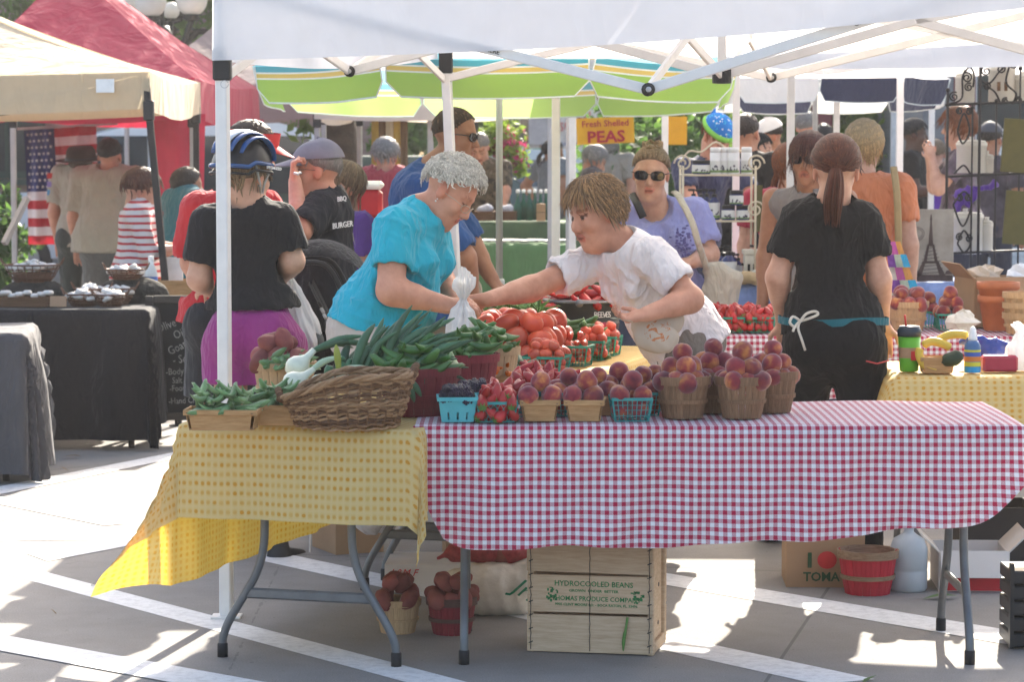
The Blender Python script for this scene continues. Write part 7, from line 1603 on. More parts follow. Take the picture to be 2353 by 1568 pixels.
# ================================================================== MIDDLE BACKGROUND STALLS
GRN_C = cloth('green_tablecloth', (.12, .25, .1), bump=.4, bscale=4, trans=.15); GRN_D = cloth('dark_green_tablecloth', (.09, .15, .08), bump=.4, bscale=4, trans=.15)
drape('tablecloth', 'bright green tablecloth with plates behind the umbrella pole', (.06, 22.3), R(-4), .85, .6, .75, (.3, .3, .62, .3), GRN_C, amp=.04, flare=.05, seed=2, step=.04, freq=16)
drape('tablecloth', 'darker green tablecloth on the raised rear table', (.35, 23.2), R(-4), 1.3, .7, .9, (.3, .5, .7, .3), GRN_D, amp=.04, flare=.05, seed=5, step=.05, freq=16)
folding_table('table under the bright green cloth', (.06, 22.3), R(-4), .8, .55, .74, grp=None); folding_table('table under the darker green cloth', (.35, 23.2), R(-4), 1.25, .6, .89, grp=None)
PLATE = M('plate_white', (.68, .68, .66), .3)
for i in range(8):
    p = V(-.28 + .095 * i, 22.1 + .12 * (i % 2), .757); o = G().lathe([(.03, 0), (.07, .012), (.085, .02), (.084, .024), (.06, .014), (.0, .008)], 20, p, caps=False).build('plate', PLATE, None, smooth=True, label='white sample plate on the green cloth', cat='plate', group='white plates on the green tablecloth')
BGL = M('green_glass', (.015, .1, .06), .08, .2, trans=.25, spec=.6)
for i in range(7):
    p = V((1190 + 13 * i - CX) / FP * 23.1, 23.0 + .08 * (i % 2), .908); t = thing('glass_bottle', 'green glass bottle in the row on the rear table', 'bottle', p, 'green bottles on the rear table'); put('body', G().lathe([(.032, 0), (.036, .01), (.036, .11), (.014, .17), (.013, .23)], 14).me('body', BGL, True), t); put('stopper', G().lathe([(.016, .23), (.017, .25), (.01, .26)], 10).me('stopper', WPR, True), t)
for i, (px, dz) in enumerate([(1243, 0), (1243, .075)]): p = V((px - CX) / FP * 22.85, 22.85, .908 + dz); G().box(p + V(0, 0, .036), (.075, .07, .07), bev=.003).build('small_carton', CARD, None, label=['lower small brown carton by the green bottles', 'upper small brown carton by the green bottles'][i], cat='box')
for i, px in enumerate((1115, 1162)):
    p = V((px - CX) / FP * 22.9, 22.95, .905); t = thing('wicker_tray', ['left', 'right'][i] + ' dark wicker tray with cloth on the rear green table', 'basket', p)
    for z in range(4): G().tube([(p.x + .085 * math.cos(a), p.y + .06 * math.sin(a), p.z + .015 + .02 * z) for a in [2 * math.pi * q / 20 for q in range(21)]], .011, 6).build('woven_ring', W_DARK, t, smooth=True)
    blob('folded_cloth', [el(p + V(0, 0, .1), (.07, .05, .035)), el(p + V(.03, 0, .11), (.04, .04, .03))], .012, cloth('striped_linen', (.4, .42, .5)), t, wr=.01)
hb_ = at(1150, 350, 24.5); t = thing('flower_basket', 'hanging basket of pink and lime flowers', 'flower basket', hb_)
G().lathe([(.05, -.05), (.14, .06), (.15, .08)], 18, hb_).build('pot', W_DARK, t); Vs, Fs = leaves([(hb_.x, hb_.y, hb_.z + .12, .2), (hb_.x + .1, hb_.y, hb_.z - .02, .14), (hb_.x + .15, hb_.y - .05, hb_.z - .14, .1), (hb_.x - .1, hb_.y, hb_.z + .1, .15)], 1400, .035, 3); tag(ob('foliage', Vs, Fs, M('lime_leaf', (.2, .3, .04), .5, .4, trans=.4), t, smooth=False), kind='stuff')
Vs, Fs = leaves([(hb_.x + .06, hb_.y - .1, hb_.z + .1, .16), (hb_.x + .15, hb_.y - .08, hb_.z - .1, .1)], 160, .03, 4); tag(ob('blossoms', Vs, Fs, M('pink_petal', (.5, .06, .16), .5, trans=.4), t, smooth=False), kind='stuff')
G().tube([hb_ + V(0, 0, .08), hb_ + V(0, 0, .5)], .008, 5).build('chain', IRON, t); G().bar((hb_.x - .22, 24.5, 0), (hb_.x - .22, 24.5, 2.4), .05, .05).bar((hb_.x - .24, 24.5, 2.2), (hb_.x + .02, 24.5, 2.15), .03, .03).build('lamp_post', IRON, None, label='dark iron post carrying the flower basket', cat='post')
sp_ = at(1391, 300, 19.5); t = thing('hanging_sign', 'yellow sign reading Fresh Shelled PEAS in red letters', 'sign', sp_); G().box(sp_ + V(0, 0, .0), (.405, .012, .185), M3=Matrix.Rotation(R(-2.5), 3, 'Y')).build('board', M('sign_yellow', (.72, .36, .015), .6, .06), t)
RINK = M('deep_red_ink', (.38, .015, .03), .6); text('lettering', 'Fresh Shelled', .062, face_cam(at(1391, 290, 19.47), 0, 0, R(2.5)), RINK, t, bold=.001); text('lettering', 'PEAS', .112, face_cam(at(1393, 326, 19.47), 0, 0, R(2.5)), RINK, t, bold=.003, sx=1.12)
for s in (-1, 1): G().tube([sp_ + V(s * .15, 0, .09), sp_ + V(s * .15, 0, .4)], .003, 4).build('cord', IRON, t)
G().bar((.4, 19.6, 0), (.4, 19.6, 2.0), .038, .038).build('tent_pole', METAL_G, None, label='grey pole left of the yellow peas sign', cat='pole')
G().bar((.4, 19.7, 1.98), (2.2, 19.7, 2.0), .02, .02).build('hanging_rail', METAL_G, None, label='thin rail carrying the peas sign', cat='rail')
sg2 = at(1555, 300, 19.7); G().box(sg2, (.145, .012, .2)).bar(sg2 + V(-.05, 0, .09), V(sg2.x - .05, 19.7, 1.98), .004, .004).bar(sg2 + V(.05, 0, .09), V(sg2.x + .05, 19.7, 1.98), .004, .004).build('hanging_sign', M('sign_yellow', (.72,) * 3), None, label='second yellow sign half hidden behind a pole', cat='sign')
for i, (x0, d0) in enumerate([(1527, 17), (1690, 16.2), (1815, 15), (1920, 19), (2138, 20.5), (2065, 17)]): xx = (x0 - CX) / FP * d0; G().bar((xx, d0, 0), (xx, d0, 2.0), .04, .04, bev=.003).build('tent_pole', METAL_W, None, label=['white tent pole left of the bandana', 'white tent pole behind the cosmetics rack', 'grey-white tent pole right of the white cap', 'white pole behind the blonde woman', 'pinkish white pole before the storefront', 'white pole beside the dark-haired woman'][i], cat='pole')
# quilt, cooler, counter sign, stroller
q_ = at(893, 335, 21.0); t = thing('hanging_quilt', 'yellow and brown patterned cloth hanging beside the tree trunk', 'quilt', q_)
for i in range(5): sheet('panel', lambda u, v, i=i: (V(q_.x - .13 + .055 * (i + u), 21.0 + .012 * math.sin(9 * (i + u)), q_.z + .19 - .012 * (i + u) * -1 - .42 * v + .02 * math.sin(i + 3 * u)), (u, v)), 4, 8, cloth('quilt_%d' % (i % 3), [(.4, .26, .05), (.16, .1, .05), (.5, .42, .28)][i % 3], trans=.2), t)
ctp = V((835 - CX) / FP * 13.4, 13.4, 0); t = thing('counter', 'black counter with wood top and company lettering', 'counter', ctp); G().box(ctp + V(.02, .1, .58), (.34, .3, 1.16)).build('front_panel', M('slate', (.018,) * 3), t); G().box(ctp + V(.02, .08, 1.19), (.37, .38, .05), bev=.005).build('top', W_PLANK, t)
text('lettering', 'COMPANY', .068, face_cam(ctp + V(-.005, -.055, 1.045)), M('chalk', (.6,) * 3), t); text('lettering', 'fresh', .05, face_cam(ctp + V(.0, -.055, .9), 0, 0, R(8)), CH, t); text('lettering', 'local', .045, face_cam(ctp + V(.0, -.055, .78), 0, 0, R(5)), CH, t)
cp_ = ctp + V(.0, .08, 1.216); t = thing('drink_cooler', 'red drink cooler with a white lid on the counter', 'cooler', cp_); G().box(cp_ + V(.02, 0, .07), (.14, .16, .14), bev=.02).build('body', M('cooler_red', (.4, .02, .03), .4), t); G().box(cp_ + V(.02, 0, .16), (.15, .17, .04), bev=.015).build('lid', WPR, t)
# stroller
sp2 = at(740, 820, 11.3); t = thing('stroller', 'black folded stroller behind the woman in turquoise', 'stroller', V(sp2.x, 11.3, 0)); SB = M('stroller_black', (.012, .012, .013), .5, .3)
def hood(u, v): a = R(15 + 150 * u); b = R(-70 + 140 * v); r0 = .2; c0 = at(735, 650, 11.3); return c0 + V(-r0 * math.cos(a), r0 * .8 * math.sin(b), r0 * .9 * math.sin(a) * math.cos(b * .7)), (u, v)
sheet('hood', hood, 16, 14, cloth('stroller_fabric', (.012, .012, .013), bump=.5), t)
def seatf(u, v): a, b = at(715, 650, 11.2), at(775, 830, 11.35); p = lerp(a, b, v); return p + V(.02 * math.sin(3 * v), -.16 + .32 * u, .01 * math.sin(9 * u)), (u, v)
sheet('seat', seatf, 8, 12, cloth('stroller_fabric', (.012,) * 3), t)
for y in (-.17, .17):
    G().tube(smooth_path([at(690, 600, 11.3) + V(0, y, 0), at(760, 610, 11.3) + V(0, y, 0), at(800, 720, 11.3) + V(0, y, 0), at(770, 900, 11.3) + V(0, y, 0), V(sp2.x + .1, 11.3 + y, .12)], 5), .011, 7).build('frame_tube', BLACKM, t, smooth=True); G().tube([at(700, 720, 11.3) + V(0, y, 0), V(sp2.x - .3, 11.3 + y, .12)], .011, 7).build('frame_tube', BLACKM, t, smooth=True)
    for x in (.1, -.3): G().lathe([(.03, -.015), (.1, -.02), (.11, 0), (.1, .02), (.03, .015)], 20, V(sp2.x + x, 11.3 + y, .11), Matrix.Rotation(R(90), 3, 'X')).build('wheel', RUBBER, t, smooth=True)
for i in range(9): G().lathe([(.012, -.006), (.016, 0), (.012, .006)], 8, at(735 + 6 * i, 700 + 14 * i, 11.1), Matrix.Rotation(R(60), 3, 'Y')).build('bead', METAL_G if i % 3 else BLACKP, t, smooth=True)
# black handbag on the yellow table
hbg = on(1118, 812, ZY); hbg.y = 10.7; t = thing('handbag', 'black leather handbag behind the carrier bag', 'bag', hbg)
blob('bag_body', [rc(hbg + V(-.05, 0, .05), hbg + V(.05, 0, .05), .05, .05, None, .04), el(hbg + V(0, 0, .09), (.08, .05, .06), None, None, .03)], .009, M('black_leather', (.012, .012, .013), .4, .3, bump=.3), t, wr=.006)
G().tube(smooth_path([hbg + V(-.03, -.03, .12), hbg + V(.02, -.04, .2), hbg + V(.06, -.04, .15), hbg + V(.085, -.05, .02)], 5), .009, 6, flat=((0, 1, 0), .4)).build('strap', M('black_leather', (.012,) * 3), t, smooth=True)
# ================================================================== RIGHT STALLS
BLU_C = cloth('blue_white_cloth', (.2, .28, .52), bump=.4, bscale=5, trans=.15, var=.3)
folding_table('table under the blue cloth of the cosmetics stall', (2.0, 15.6), 0, 1.7, .7, .79, grp=None)
drape('tablecloth', 'blue and white cloth on the cosmetics table', (2.0, 15.6), 0, 1.7, .74, .8, (.05, .05, .5, .3), BLU_C, amp=.03, flare=.04, seed=4, step=.035)
# ---- cream scroll rack with lotions
RACK = M('cream_iron', (.6, .52, .38), .5, .1); rkp = V((1648 - CX) / FP * 15.4, 15.4, .805); rk = thing('display_rack', 'cream scrolled iron rack of white and blue lotion bottles', 'rack', rkp)
rx0, rx1, rd = -.2, .2, .13
zz = lambda py: at(0, py, 15.4).z
for x in (rx0, rx1):
    for y in (-rd, rd): G().tube([rkp + V(x, y, 0), V(rkp.x + x, rkp.y + y, zz(380))], .0065, 7).build('post', RACK, rk, smooth=True)
for py in (402, 507):
    z = zz(py)
    for y in (-rd, -rd / 3, rd / 3, rd): G().tube([V(rkp.x + rx0, rkp.y + y, z), V(rkp.x + rx1, rkp.y + y, z)], .0055, 6).build('shelf_rail', RACK, rk, smooth=True)
    for x in (rx0, 0, rx1): G().tube([V(rkp.x + x, rkp.y - rd, z), V(rkp.x + x, rkp.y + rd, z)], .005, 6).build('shelf_rail', RACK, rk, smooth=True)
def scroll(c, s, turns=1.6, r0=.045, flip=1, tailv=None):
    P = [Vector(c) + V(flip * r0 * (1 - .8 * t) * math.cos(2 * math.pi * turns * t + s), 0, r0 * (1 - .8 * t) * math.sin(2 * math.pi * turns * t + s)) for t in [i / 22 for i in range(23)]]
    return ([Vector(tailv)] if tailv is not None else []) + P
for s in (-1, 1):
    for c, pts in ((zz(375), 0), (zz(480), 1)): G().tube(scroll(V(rkp.x + s * .2, rkp.y - rd, c), 0 if s > 0 else 0, flip=s, r0=.05), .0055, 6).build('scroll', RACK, rk, smooth=True)
G().tube(smooth_path([V(rkp.x + x, rkp.y + rd, zz(372) + .09 * (1 - (x / .2) ** 2) + .02 * math.cos(x * 40)) for x in (-.2, -.15, -.08, 0, .08, .15, .2)], 4), .006, 6).build('crest', RACK, rk, smooth=True)
WBOT = M('white_bottle', (.72, .72, .72), .35, .03); NAVB = M('navy_glass', (.012, .02, .11), .12, .2, spec=.6); LBL = M('label_paper', (.66, .66, .64), .6, .04); LBG = M('label_green', (.16, .25, .09), .6); LBD = M('label_art', (.06, .055, .09), .7, .3)
r9 = random.Random(9)
def bottle(label, p, r, h, mat, kind, group):
    t = thing('cosmetic_bottle' if kind != 'jar' else 'cosmetic_jar', label, 'bottle' if kind != 'jar' else 'jar', p, group)
    if kind == 'jar': put('body', G().lathe([(r * .94, 0), (r, .004), (r, h * .74), (r * .9, h * .78)], 20).me('body', mat, True), t); put('lid', G().lathe([(r * .98, h * .78), (r * .98, h), (r * .9, h + .003)], 20).me('lid', BLACKP, True), t); lh = (.1, .68)
    elif kind == 'pump':
        put('body', G().lathe([(r * .95, 0), (r, .005), (r, h * .62), (r * .45, h * .72), (r * .4, h * .75)], 18).me('body', mat, True), t); put('pump', G().lathe([(r * .5, h * .74), (r * .5, h * .84), (r * .16, h * .85), (r * .16, h * .95)], 12).box((-.012, 0, h * .965), (.04, .014, .014), bev=.003).me('pump', BLACKP), t); lh = (.06, .56)
    else: put('body', G().lathe([(r * .96, 0), (r, .004), (r, h * .8)], 20).me('body', mat, True), t); put('lid', G().lathe([(r * .97, h * .8), (r * .97, h * .97), (r * .85, h)], 20).me('lid', WBOT, True), t); lh = (.06, .5)
    def lab(z0, z1, m, o, nm): put(nm, G().lathe([(r + o, z0 * h), (r + o, z1 * h)], 20, caps=False).me(nm, m, True), t)
    lab(lh[0], lh[1], LBL, .0006, 'label_band'); lab(lh[0], lh[0] + .09, LBG, .0011, 'label_stripe')
    g = G()
    for i in range(7): a = -1.57 + r9.uniform(-.7, .7); g.ball(V((r + .0012) * math.cos(a), (r + .0012) * math.sin(a), h * (lh[0] + .1 + .16 * r9.random())), (.004, .004, .006), 6, 4)
    put('label_art', g.me('label_art', LBD), t); return t
zA, zB = zz(402) + .006, zz(507) + .006
bottle('wide blue jar at the left of the upper rack shelf', V(rkp.x - .095, 15.32, zA), .052, .075, NAVB, 'jar', None)
for i, dx in enumerate((.0, .05, .1)): bottle('white powder bottle, %s of three together on the upper rack shelf' % ['left', 'middle', 'right'][i], V(rkp.x + dx - .02, 15.3 + .02 * (i % 2), zA), .03, .148, WBOT, 'tall', 'white bottles on the rack')
bottle('white powder bottle apart at the right of the upper rack shelf', V(rkp.x + .155, 15.33, zA), .03, .15, WBOT, 'tall', 'white bottles on the rack')
for i, (dx, dy) in enumerate(((-.13, .04), (-.095, -.05), (-.055, .05), (-.02, -.05))): bottle('blue pump bottle on the lower rack shelf, %s from left' % ['first', 'second', 'third', 'fourth'][i], V(rkp.x + dx, 15.4 + dy, zB), .026 if i != 3 else .03, .17, NAVB, 'pump', 'pump bottles on the rack')
for i, (dx, dz) in enumerate(((.055, 0), (.135, 0), (.1, .082))): bottle(['left blue jar on the lower rack shelf', 'right blue jar on the lower rack shelf', 'blue jar stacked on two others on the rack'][i], V(rkp.x + dx, 15.32, zB + dz), .038, .08, NAVB, 'jar', 'blue jars on the rack')
G().box(V(rkp.x + .23, 15.45, zz(480)), (.05, .02, .26)).build('brown_board', M('olive_board', (.09, .08, .025), .7), None, label='olive brown panel leaning behind the rack', cat='panel')
zt_ = .806
for i, (px, r, h, k_) in enumerate(((1676, .042, .2, 'pump'), (1662, .035, .19, 'pump'), (1700, .026, .15, 'pump'), (1716, .018, .1, 'pump'), (1688, .03, .16, 'pump'), (1740, .03, .2, 'pump'), (2118, .036, .2, 'pump'))): bottle(['large blue pump bottle in front on the cosmetics table', 'blue pump bottle behind the large one', 'blue spray bottle on the cosmetics table', 'smallest blue bottle on the cosmetics table', 'blue bottle hidden between the large ones', 'blue pump bottle beside the white box', 'blue pump bottle behind the tower picture'][i], V((px - CX) / FP * 15.35, 15.35 + .06 * (i % 3), zt_), r, h, NAVB, k_, None)
p = V((1732 - CX) / FP * 15.35, 15.35, zt_); t = thing('ceramic_house', 'white ceramic jar shaped like a little house', 'jar', p); G().box(p + V(0, 0, .075), (.11, .09, .15), bev=.004).build('body', M('ivory', (.6, .56, .46), .4), t); G().box(p + V(0, 0, .165), (.125, .1, .03), bev=.006).build('roof', M('ivory', (.6,) * 3), t)
for x in (-.03, 0, .03): G().box(p + V(x, -.047, .08), (.014, .004, .04)).build('slot', INK, t)
p = V((1745 - CX) / FP * 15.2, 15.25, zt_); t = thing('ceramic_pot', 'round ivory lidded pot on the cosmetics table', 'pot', p); G().lathe([(.04, 0), (.055, .02), (.052, .045), (.04, .055)], 20, p).build('body', M('ivory', (.6,) * 3), t, smooth=True); G().lathe([(.042, .055), (.03, .068), (.006, .075), (.008, .085)], 20, p).build('lid', M('ivory', (.6,) * 3), t, smooth=True)
p = V((1700 - CX) / FP * 15.15, 15.2, zt_); blob('folded_canvas', [rc(p + V(-.1, 0, .03), p + V(.1, 0, .02), .035, .03, None, .03), el(p + V(.05, -.02, .03), (.08, .06, .035), None, None, .02)], .01, M('tan_canvas', (.42, .3, .16), .85, bump=.4), wr=.012, label='tan folded canvas on the edge of the cosmetics table', cat='cloth')
# ---- tower picture on a board
ef = at(2125, 540, 15.3); t = thing('canvas_picture', 'vintage grey canvas picture of a lattice tower', 'picture', V(ef.x, 15.3, zt_))
pw, ph = .318, .40; pz0 = zt_ + .004; PB = V(ef.x, 15.3, pz0); W_ = lambda x, z, y=0: PB + V(x, -.014 - y, z)
def oldpaper():
    k = N('old_paper'); co = k.co(); f = k.noise(7, 6, .6, co); c = k.ramp(f, [(.3, (.2, .175, .15)), (.7, (.36, .33, .29))]); return k.fin(c, .8, .2)
G().box(PB + V(0, 0, ph / 2), (pw, .022, ph), bev=.002).build('canvas', oldpaper(), t); TW = M('tower_print', (.07, .048, .045), .8, .3, scale=40)
g = G(); q = lambda pts: g.add([W_(x, z, .0) for x, z in pts], [tuple(range(len(pts)))])
q([(.005, .0), (.06, 0), (.045, .07), (.005 + .028, .13), (-.0 + .022, .13)]) if False else None
cx0 = .032
for s in (-1, 1):
    q([(cx0 + s * .085, .03), (cx0 + s * .05, .03), (cx0 + s * .028, .105), (cx0 + s * .045, .105)][::s]); q([(cx0 + s * .04, .11), (cx0 + s * .022, .11), (cx0 + s * .008, .2), (cx0 + s * .02, .2)][::s])
q([(cx0 - .05, .1), (cx0 + .05, .1), (cx0 + .044, .113), (cx0 - .044, .113)]); q([(cx0 - .022, .195), (cx0 + .022, .195), (cx0 + .018, .207), (cx0 - .018, .207)]); q([(cx0 - .013, .205), (cx0 + .013, .205), (cx0 + .004, .345), (cx0 - .004, .345)]); q([(cx0 - .007, .34), (cx0 + .007, .34), (cx0 + .002, .372), (cx0 - .002, .372)])
for i in range(8): z = .04 + .02 * i; hw = .075 - .0072 * i; q([(cx0 - hw, z), (cx0 + hw, z + .012), (cx0 + hw, z + .0155), (cx0 - hw, z + .0035)])
g.build('tower_print', TW, t); g = G(); q([(-.155, .0), (.155, 0), (.155, .035), (-.155, .04)]); q([(-.155, .042), (-.06, .042), (-.07, .065), (-.155, .06)]); q([(.11, .04), (.155, .04), (.155, .066), (.12, .06)])
g.build('ground_print', TW, t); g = G()
for rr_ in (.03, .04): g.tube([W_(-.045 + rr_ * math.cos(a), .265 + rr_ * .9 * math.sin(a), .001) for a in [2 * math.pi * i / 24 for i in range(25)]], .0016, 4)
g.build('postmark_print', M('postmark', (.13, .1, .1), .8), t)
# ---- black wrought-iron screen
irp = V((2262 - CX) / FP * 15.5, 15.5, zt_); ir = thing('iron_screen', 'tall black wrought-iron rack with scrolls at the right', 'rack', irp); BI = M('black_iron', (.016, .014, .015), .5)
def IP(px, py, y=0): q_ = at(px, py, 15.5); return V(q_.x, 15.5 + y, q_.z)
for px, top in ((2178, 210), (2235, 250), (2253, 150), (2290, 235), (2345, 160)): G().tube([IP(px, top), V(IP(px, top).x, 15.5, zt_)], .0085 if px in (2178, 2253) else .0055, 7).build('upright', BI, ir, smooth=True); G().ball(IP(px, top - 3), .013, 8, 6).build('knob', BI, ir, smooth=True)
for py in (238, 403, 580): G().tube([IP(2172, py + 3), IP(2370, py - 5)], .0075, 7).build('crossbar', BI, ir, smooth=True)
for pts in ([(2182, 238), (2210, 225), (2212, 175), (2228, 155), (2238, 170), (2236, 200)], [(2255, 185), (2275, 190), (2300, 160), (2330, 140), (2365, 150)], [(2258, 195), (2285, 210), (2300, 240)], [(2320, 150), (2312, 190), (2335, 215), (2325, 240)], [(2200, 300), (2215, 260), (2228, 300), (2212, 330), (2200, 300)], [(2190, 470), (2215, 440), (2232, 470), (2212, 520), (2190, 470)], [(2200, 560), (2215, 530), (2230, 560), (2215, 580), (2200, 560)], [(2192, 400), (2214, 380), (2230, 400)]): G().tube(smooth_path([IP(x, y) for x, y in pts], 6), .006, 6).build('scroll', BI, ir, smooth=True)
for (px, py, r0, fl) in ((2192, 222, .028, 1), (2222, 178, .03, -1), (2226, 200, .025, 1), (2266, 163, .03, 1), (2300, 158, .028, -1), (2330, 147, .03, 1), (2268, 198, .022, -1), (2205, 255, .02, 1), (2226, 256, .02, -1), (2205, 545, .022, 1), (2226, 548, .022, -1), (2205, 455, .02, -1), (2225, 455, .02, 1), (2310, 232, .02, 1), (2340, 230, .02, -1)): G().tube(scroll(IP(px, py), 1.0, r0=r0, flip=fl), .005, 5).build('scroll', BI, ir, smooth=True)
CRM = M('cream_canister', (.56, .53, .46), .4, .05)
for i, (px, py, r, h) in enumerate(((2225, 240, .055, .15), (2310, 240, .075, .2), (2360, 240, .06, .14), (2240, 403, .085, .17), (2275, 403, .04, .09), (2350, 403, .06, .17), (2225, 590, .1, .22), (2275, 585, .035, .16))):
    p = IP(px, py, .12); p.z += .012; t = thing('canister', ['cream canister at the left top of the iron rack', 'tall cream printed canister on top of the iron rack', 'cream canister at the picture edge, top of the rack', 'wide cream crock on the middle rail of the iron rack', 'small cream jar on the middle rail', 'cream jar at the picture edge, middle rail', 'large pale tin behind the lower scrolls', 'slim pale candle behind the lower scrolls'][i], 'canister', p); G().lathe([(r * .92, 0), (r, .01), (r, h * .86), (r * 1.04, h * .88), (r * 1.04, h)], 22, p).build('body', CRM, t, smooth=True); G().lathe([(r * 1.0, h), (r * .9, h + .012), (.012, h + .018), (.014, h + .035)], 22, p).build('lid', CRM, t, smooth=True)
    if i == 1: [G().box(p + V(x, -r - .001, h * .45), (.018, .004, .05)).build('print', W_DARK, t) for x in (-.03, .01)]
for i, (px, py, hh) in enumerate(((2335, 335, .3), (2335, 500, .3))): p = IP(px, py, -.04); G().box(p, (.17 - .02 * i, .02, hh), bev=.003, M3=Matrix.Rotation(R(4), 3, 'Y')).build('brown_board', M('olive_board', (.09,) * 3), None, label=['upper olive brown board hung on the iron rack', 'lower olive brown board hung on the iron rack'][i], cat='panel')
pc_ = lambda x, y, z=0: at(x, y, 15.6 + z)
blob('purple_cloth', [rc(pc_(2200, 445), pc_(2290, 425), .025, .02, None, .02), rc(pc_(2215, 450), pc_(2195, 490), .03, .02, None, .03, V(0, 1, 0), .5), rc(pc_(2230, 450), pc_(2225, 475), .03, .015, None, .03, V(0, 1, 0), .5)], .01, cloth('purple_satin', (.1, .04, .3), bump=.5), wr=.012, label='purple satin cloth draped through the iron rack', cat='cloth')
# ---- back gingham table goods
ZG = .757
def onb(px, py=None, d=12.25): return V((px - CX) / FP * d, d, ZG)
for i, (px, d) in enumerate(((1680, 12.1), (1747, 12.1), (1715, 12.28), (1788, 12.25), (1668, 12.3))):
    p = onb(px, d=d); mesh_basket('%s mesh basket of strawberries on the rear gingham table' % ['left front', 'right front', 'middle rear', 'right rear', 'left rear'][i], p, .115, .065, PLAS, style='bars', rz=R(7 * i)); straw_in('the %s basket on the rear table' % ['left front', 'right front', 'middle rear', 'right rear', 'left rear'][i], p, .044, .03, 1, 210 + i); straw_in('the %s basket on the rear table' % ['left front', 'right front', 'middle rear', 'right rear', 'left rear'][i], p, .044, .068, 2, 220 + i, shrink=.6)
p = onb(2088, d=12.2); round_basket('slatted basket of peaches on the rear gingham table', p, .088, .065, .125, W_NEW, group=None); peach_in('the slatted basket on the rear table', p, .052, .052, .12, 2, 230)
p = onb(2185, d=12.25); mesh_basket('green basket of peaches at the right of the rear gingham table', p, .125, .07, PLAS, style='bars'); peach_in('the green basket at the right of the rear table', p, .04, .04, .075, 3, 231, smin=.9, smax=1.05)
p = onb(2126, d=12.42); mesh_basket('green basket of peaches behind the slatted one on the rear table', p, .12, .07, PLAS, style='bars'); peach_in('the green basket behind the slatted one', p, .038, .038, .08, 2, 232)
p = onb(2295, d=12.2); t = thing('clay_pot', 'terracotta pots stacked at the right of the rear table', 'pot', p); TC = M('terracotta', (.42, .13, .05), .6, .15)
for z, r in ((0, .085), (.06, .09)): G().lathe([(r * .72, z), (r * .95, z + .12), (r * 1.06, z + .125), (r * 1.06, z + .155), (r * .95, z + .155), (r * .9, z + .12)], 26, p, caps=False).build('pot', TC, t, smooth=True)
p = onb(2345, d=12.0); 
for i in range(3): q_ = p + V(0, 0, .045 * i); round_basket('empty slatted basket, %s of the nested stack at the right edge' % ['lowest', 'middle', 'topmost'][i], q_, .07, .052, .085, W_NEW, group='nested empty baskets', n=14)
p = onb(2215, d=11.98); crumple('paper_bag', p + V(0, 0, .05), (.075, .05, .055), SACK, 5, label='crumpled pale paper bag on the rear table', cat='bag')
p = V((2300 - CX) / FP * 12.55, 12.55, .757); t = carton('big open cardboard box standing behind the clay pots', p, (.34, .3, .22), R(8), CARD, lid=False, open_=True)
crumple('wrapping_paper', p + V(-.07, 0, .225), (.09, .06, .05), M('wrap_paper', (.6, .48, .36), .8), 1, label='crumpled tan wrapping paper sticking out of the cardboard box', cat='paper'); crumple('wrapping_paper', p + V(.09, 0, .225), (.08, .06, .055), WPR, 2, label='crumpled white paper in the cardboard box', cat='paper')
# ---- yellow table at the right: tumbler, fruit, bottle
ZQ = .746
def onq(px, d=10.3): return V((px - CX) / FP * d, d, ZQ)
p = onq(2092, 10.2); t = thing('travel_tumbler', 'green travel tumbler with a dark lid and red straw', 'tumbler', p); TG = M('tumbler_green', (.13, .42, .03), .3, .1)
G().lathe([(.032, 0), (.035, .004), (.042, .13)], 26, p).build('body', TG, t, smooth=True); G().lathe([(.0355, .028), (.0412, .09)], 26, p, caps=False).build('kraft_sleeve', M('kraft_card', (.4, .25, .15)), t, smooth=True); G().lathe([(.044, .13), (.0445, .155), (.04, .16), (.038, .168)], 26, p).build('lid', M('slate_lid', (.025, .035, .05), .4), t, smooth=True); G().tube([p + V(-.012, 0, .16), p + V(-.018, 0, .21)], .004, 7).build('straw', M('red_straw', (.6, .05, .04), .4), t, smooth=True); G().box(p + V(.014, -.0405, .06), (.026, .003, .034)).build('red_badge', M('red_ink', (.5,) * 3), t)
p = onq(2155, 10.15); till('small veneer box holding bananas and an avocado', p, .125, .1, .06, taper=.85, group=None)
BAN = M('banana_skin', (.62, .42, .06), .5, .15)
for i, pts in enumerate(([(2115, 800), (2112, 815), (2125, 840), (2155, 850)], [(2120, 795), (2140, 785), (2165, 790), (2185, 800)], [(2150, 785), (2175, 772), (2200, 768), (2225, 772)])):
    P = smooth_path([at(x, y, 10.12 + .03 * i) for x, y in pts], 5); k = len(P); G().tube(P, [.005] + [.0165 - .004 * abs(j / k - .5) for j in range(1, k - 1)] + [.004], 9).build('banana', BAN, None, smooth=True, label=['front banana hanging over the veneer box', 'middle banana in the veneer box', 'rear banana behind the veneer box'][i], cat='banana', group='bananas on the right table')
single('avocado', POT_ME, at(2188, 825, 10.1), (.4, 1.2, .3), 'dark green avocado in the veneer box', 'avocado', None, 1.0).data = mesh('avocado', *uvs(16, 12, pot_fn), M('avocado_skin', (.02, .035, .015), .5, .3, bump=.5, bscale=120))
p = onq(2238, 10.15); t = thing('squeeze_bottle', 'squat squeeze bottle with a white nozzle and striped label', 'bottle', p)
G().lathe([(.028, 0), (.03, .004), (.03, .1), (.02, .118)], 22, p).build('body', M('clear_blue', (.1, .2, .4), .2, trans=.3), t, smooth=True); G().lathe([(.017, .118), (.017, .128), (.013, .15), (.01, .165), (.004, .17)], 16, p).build('nozzle', WPR, t, smooth=True)
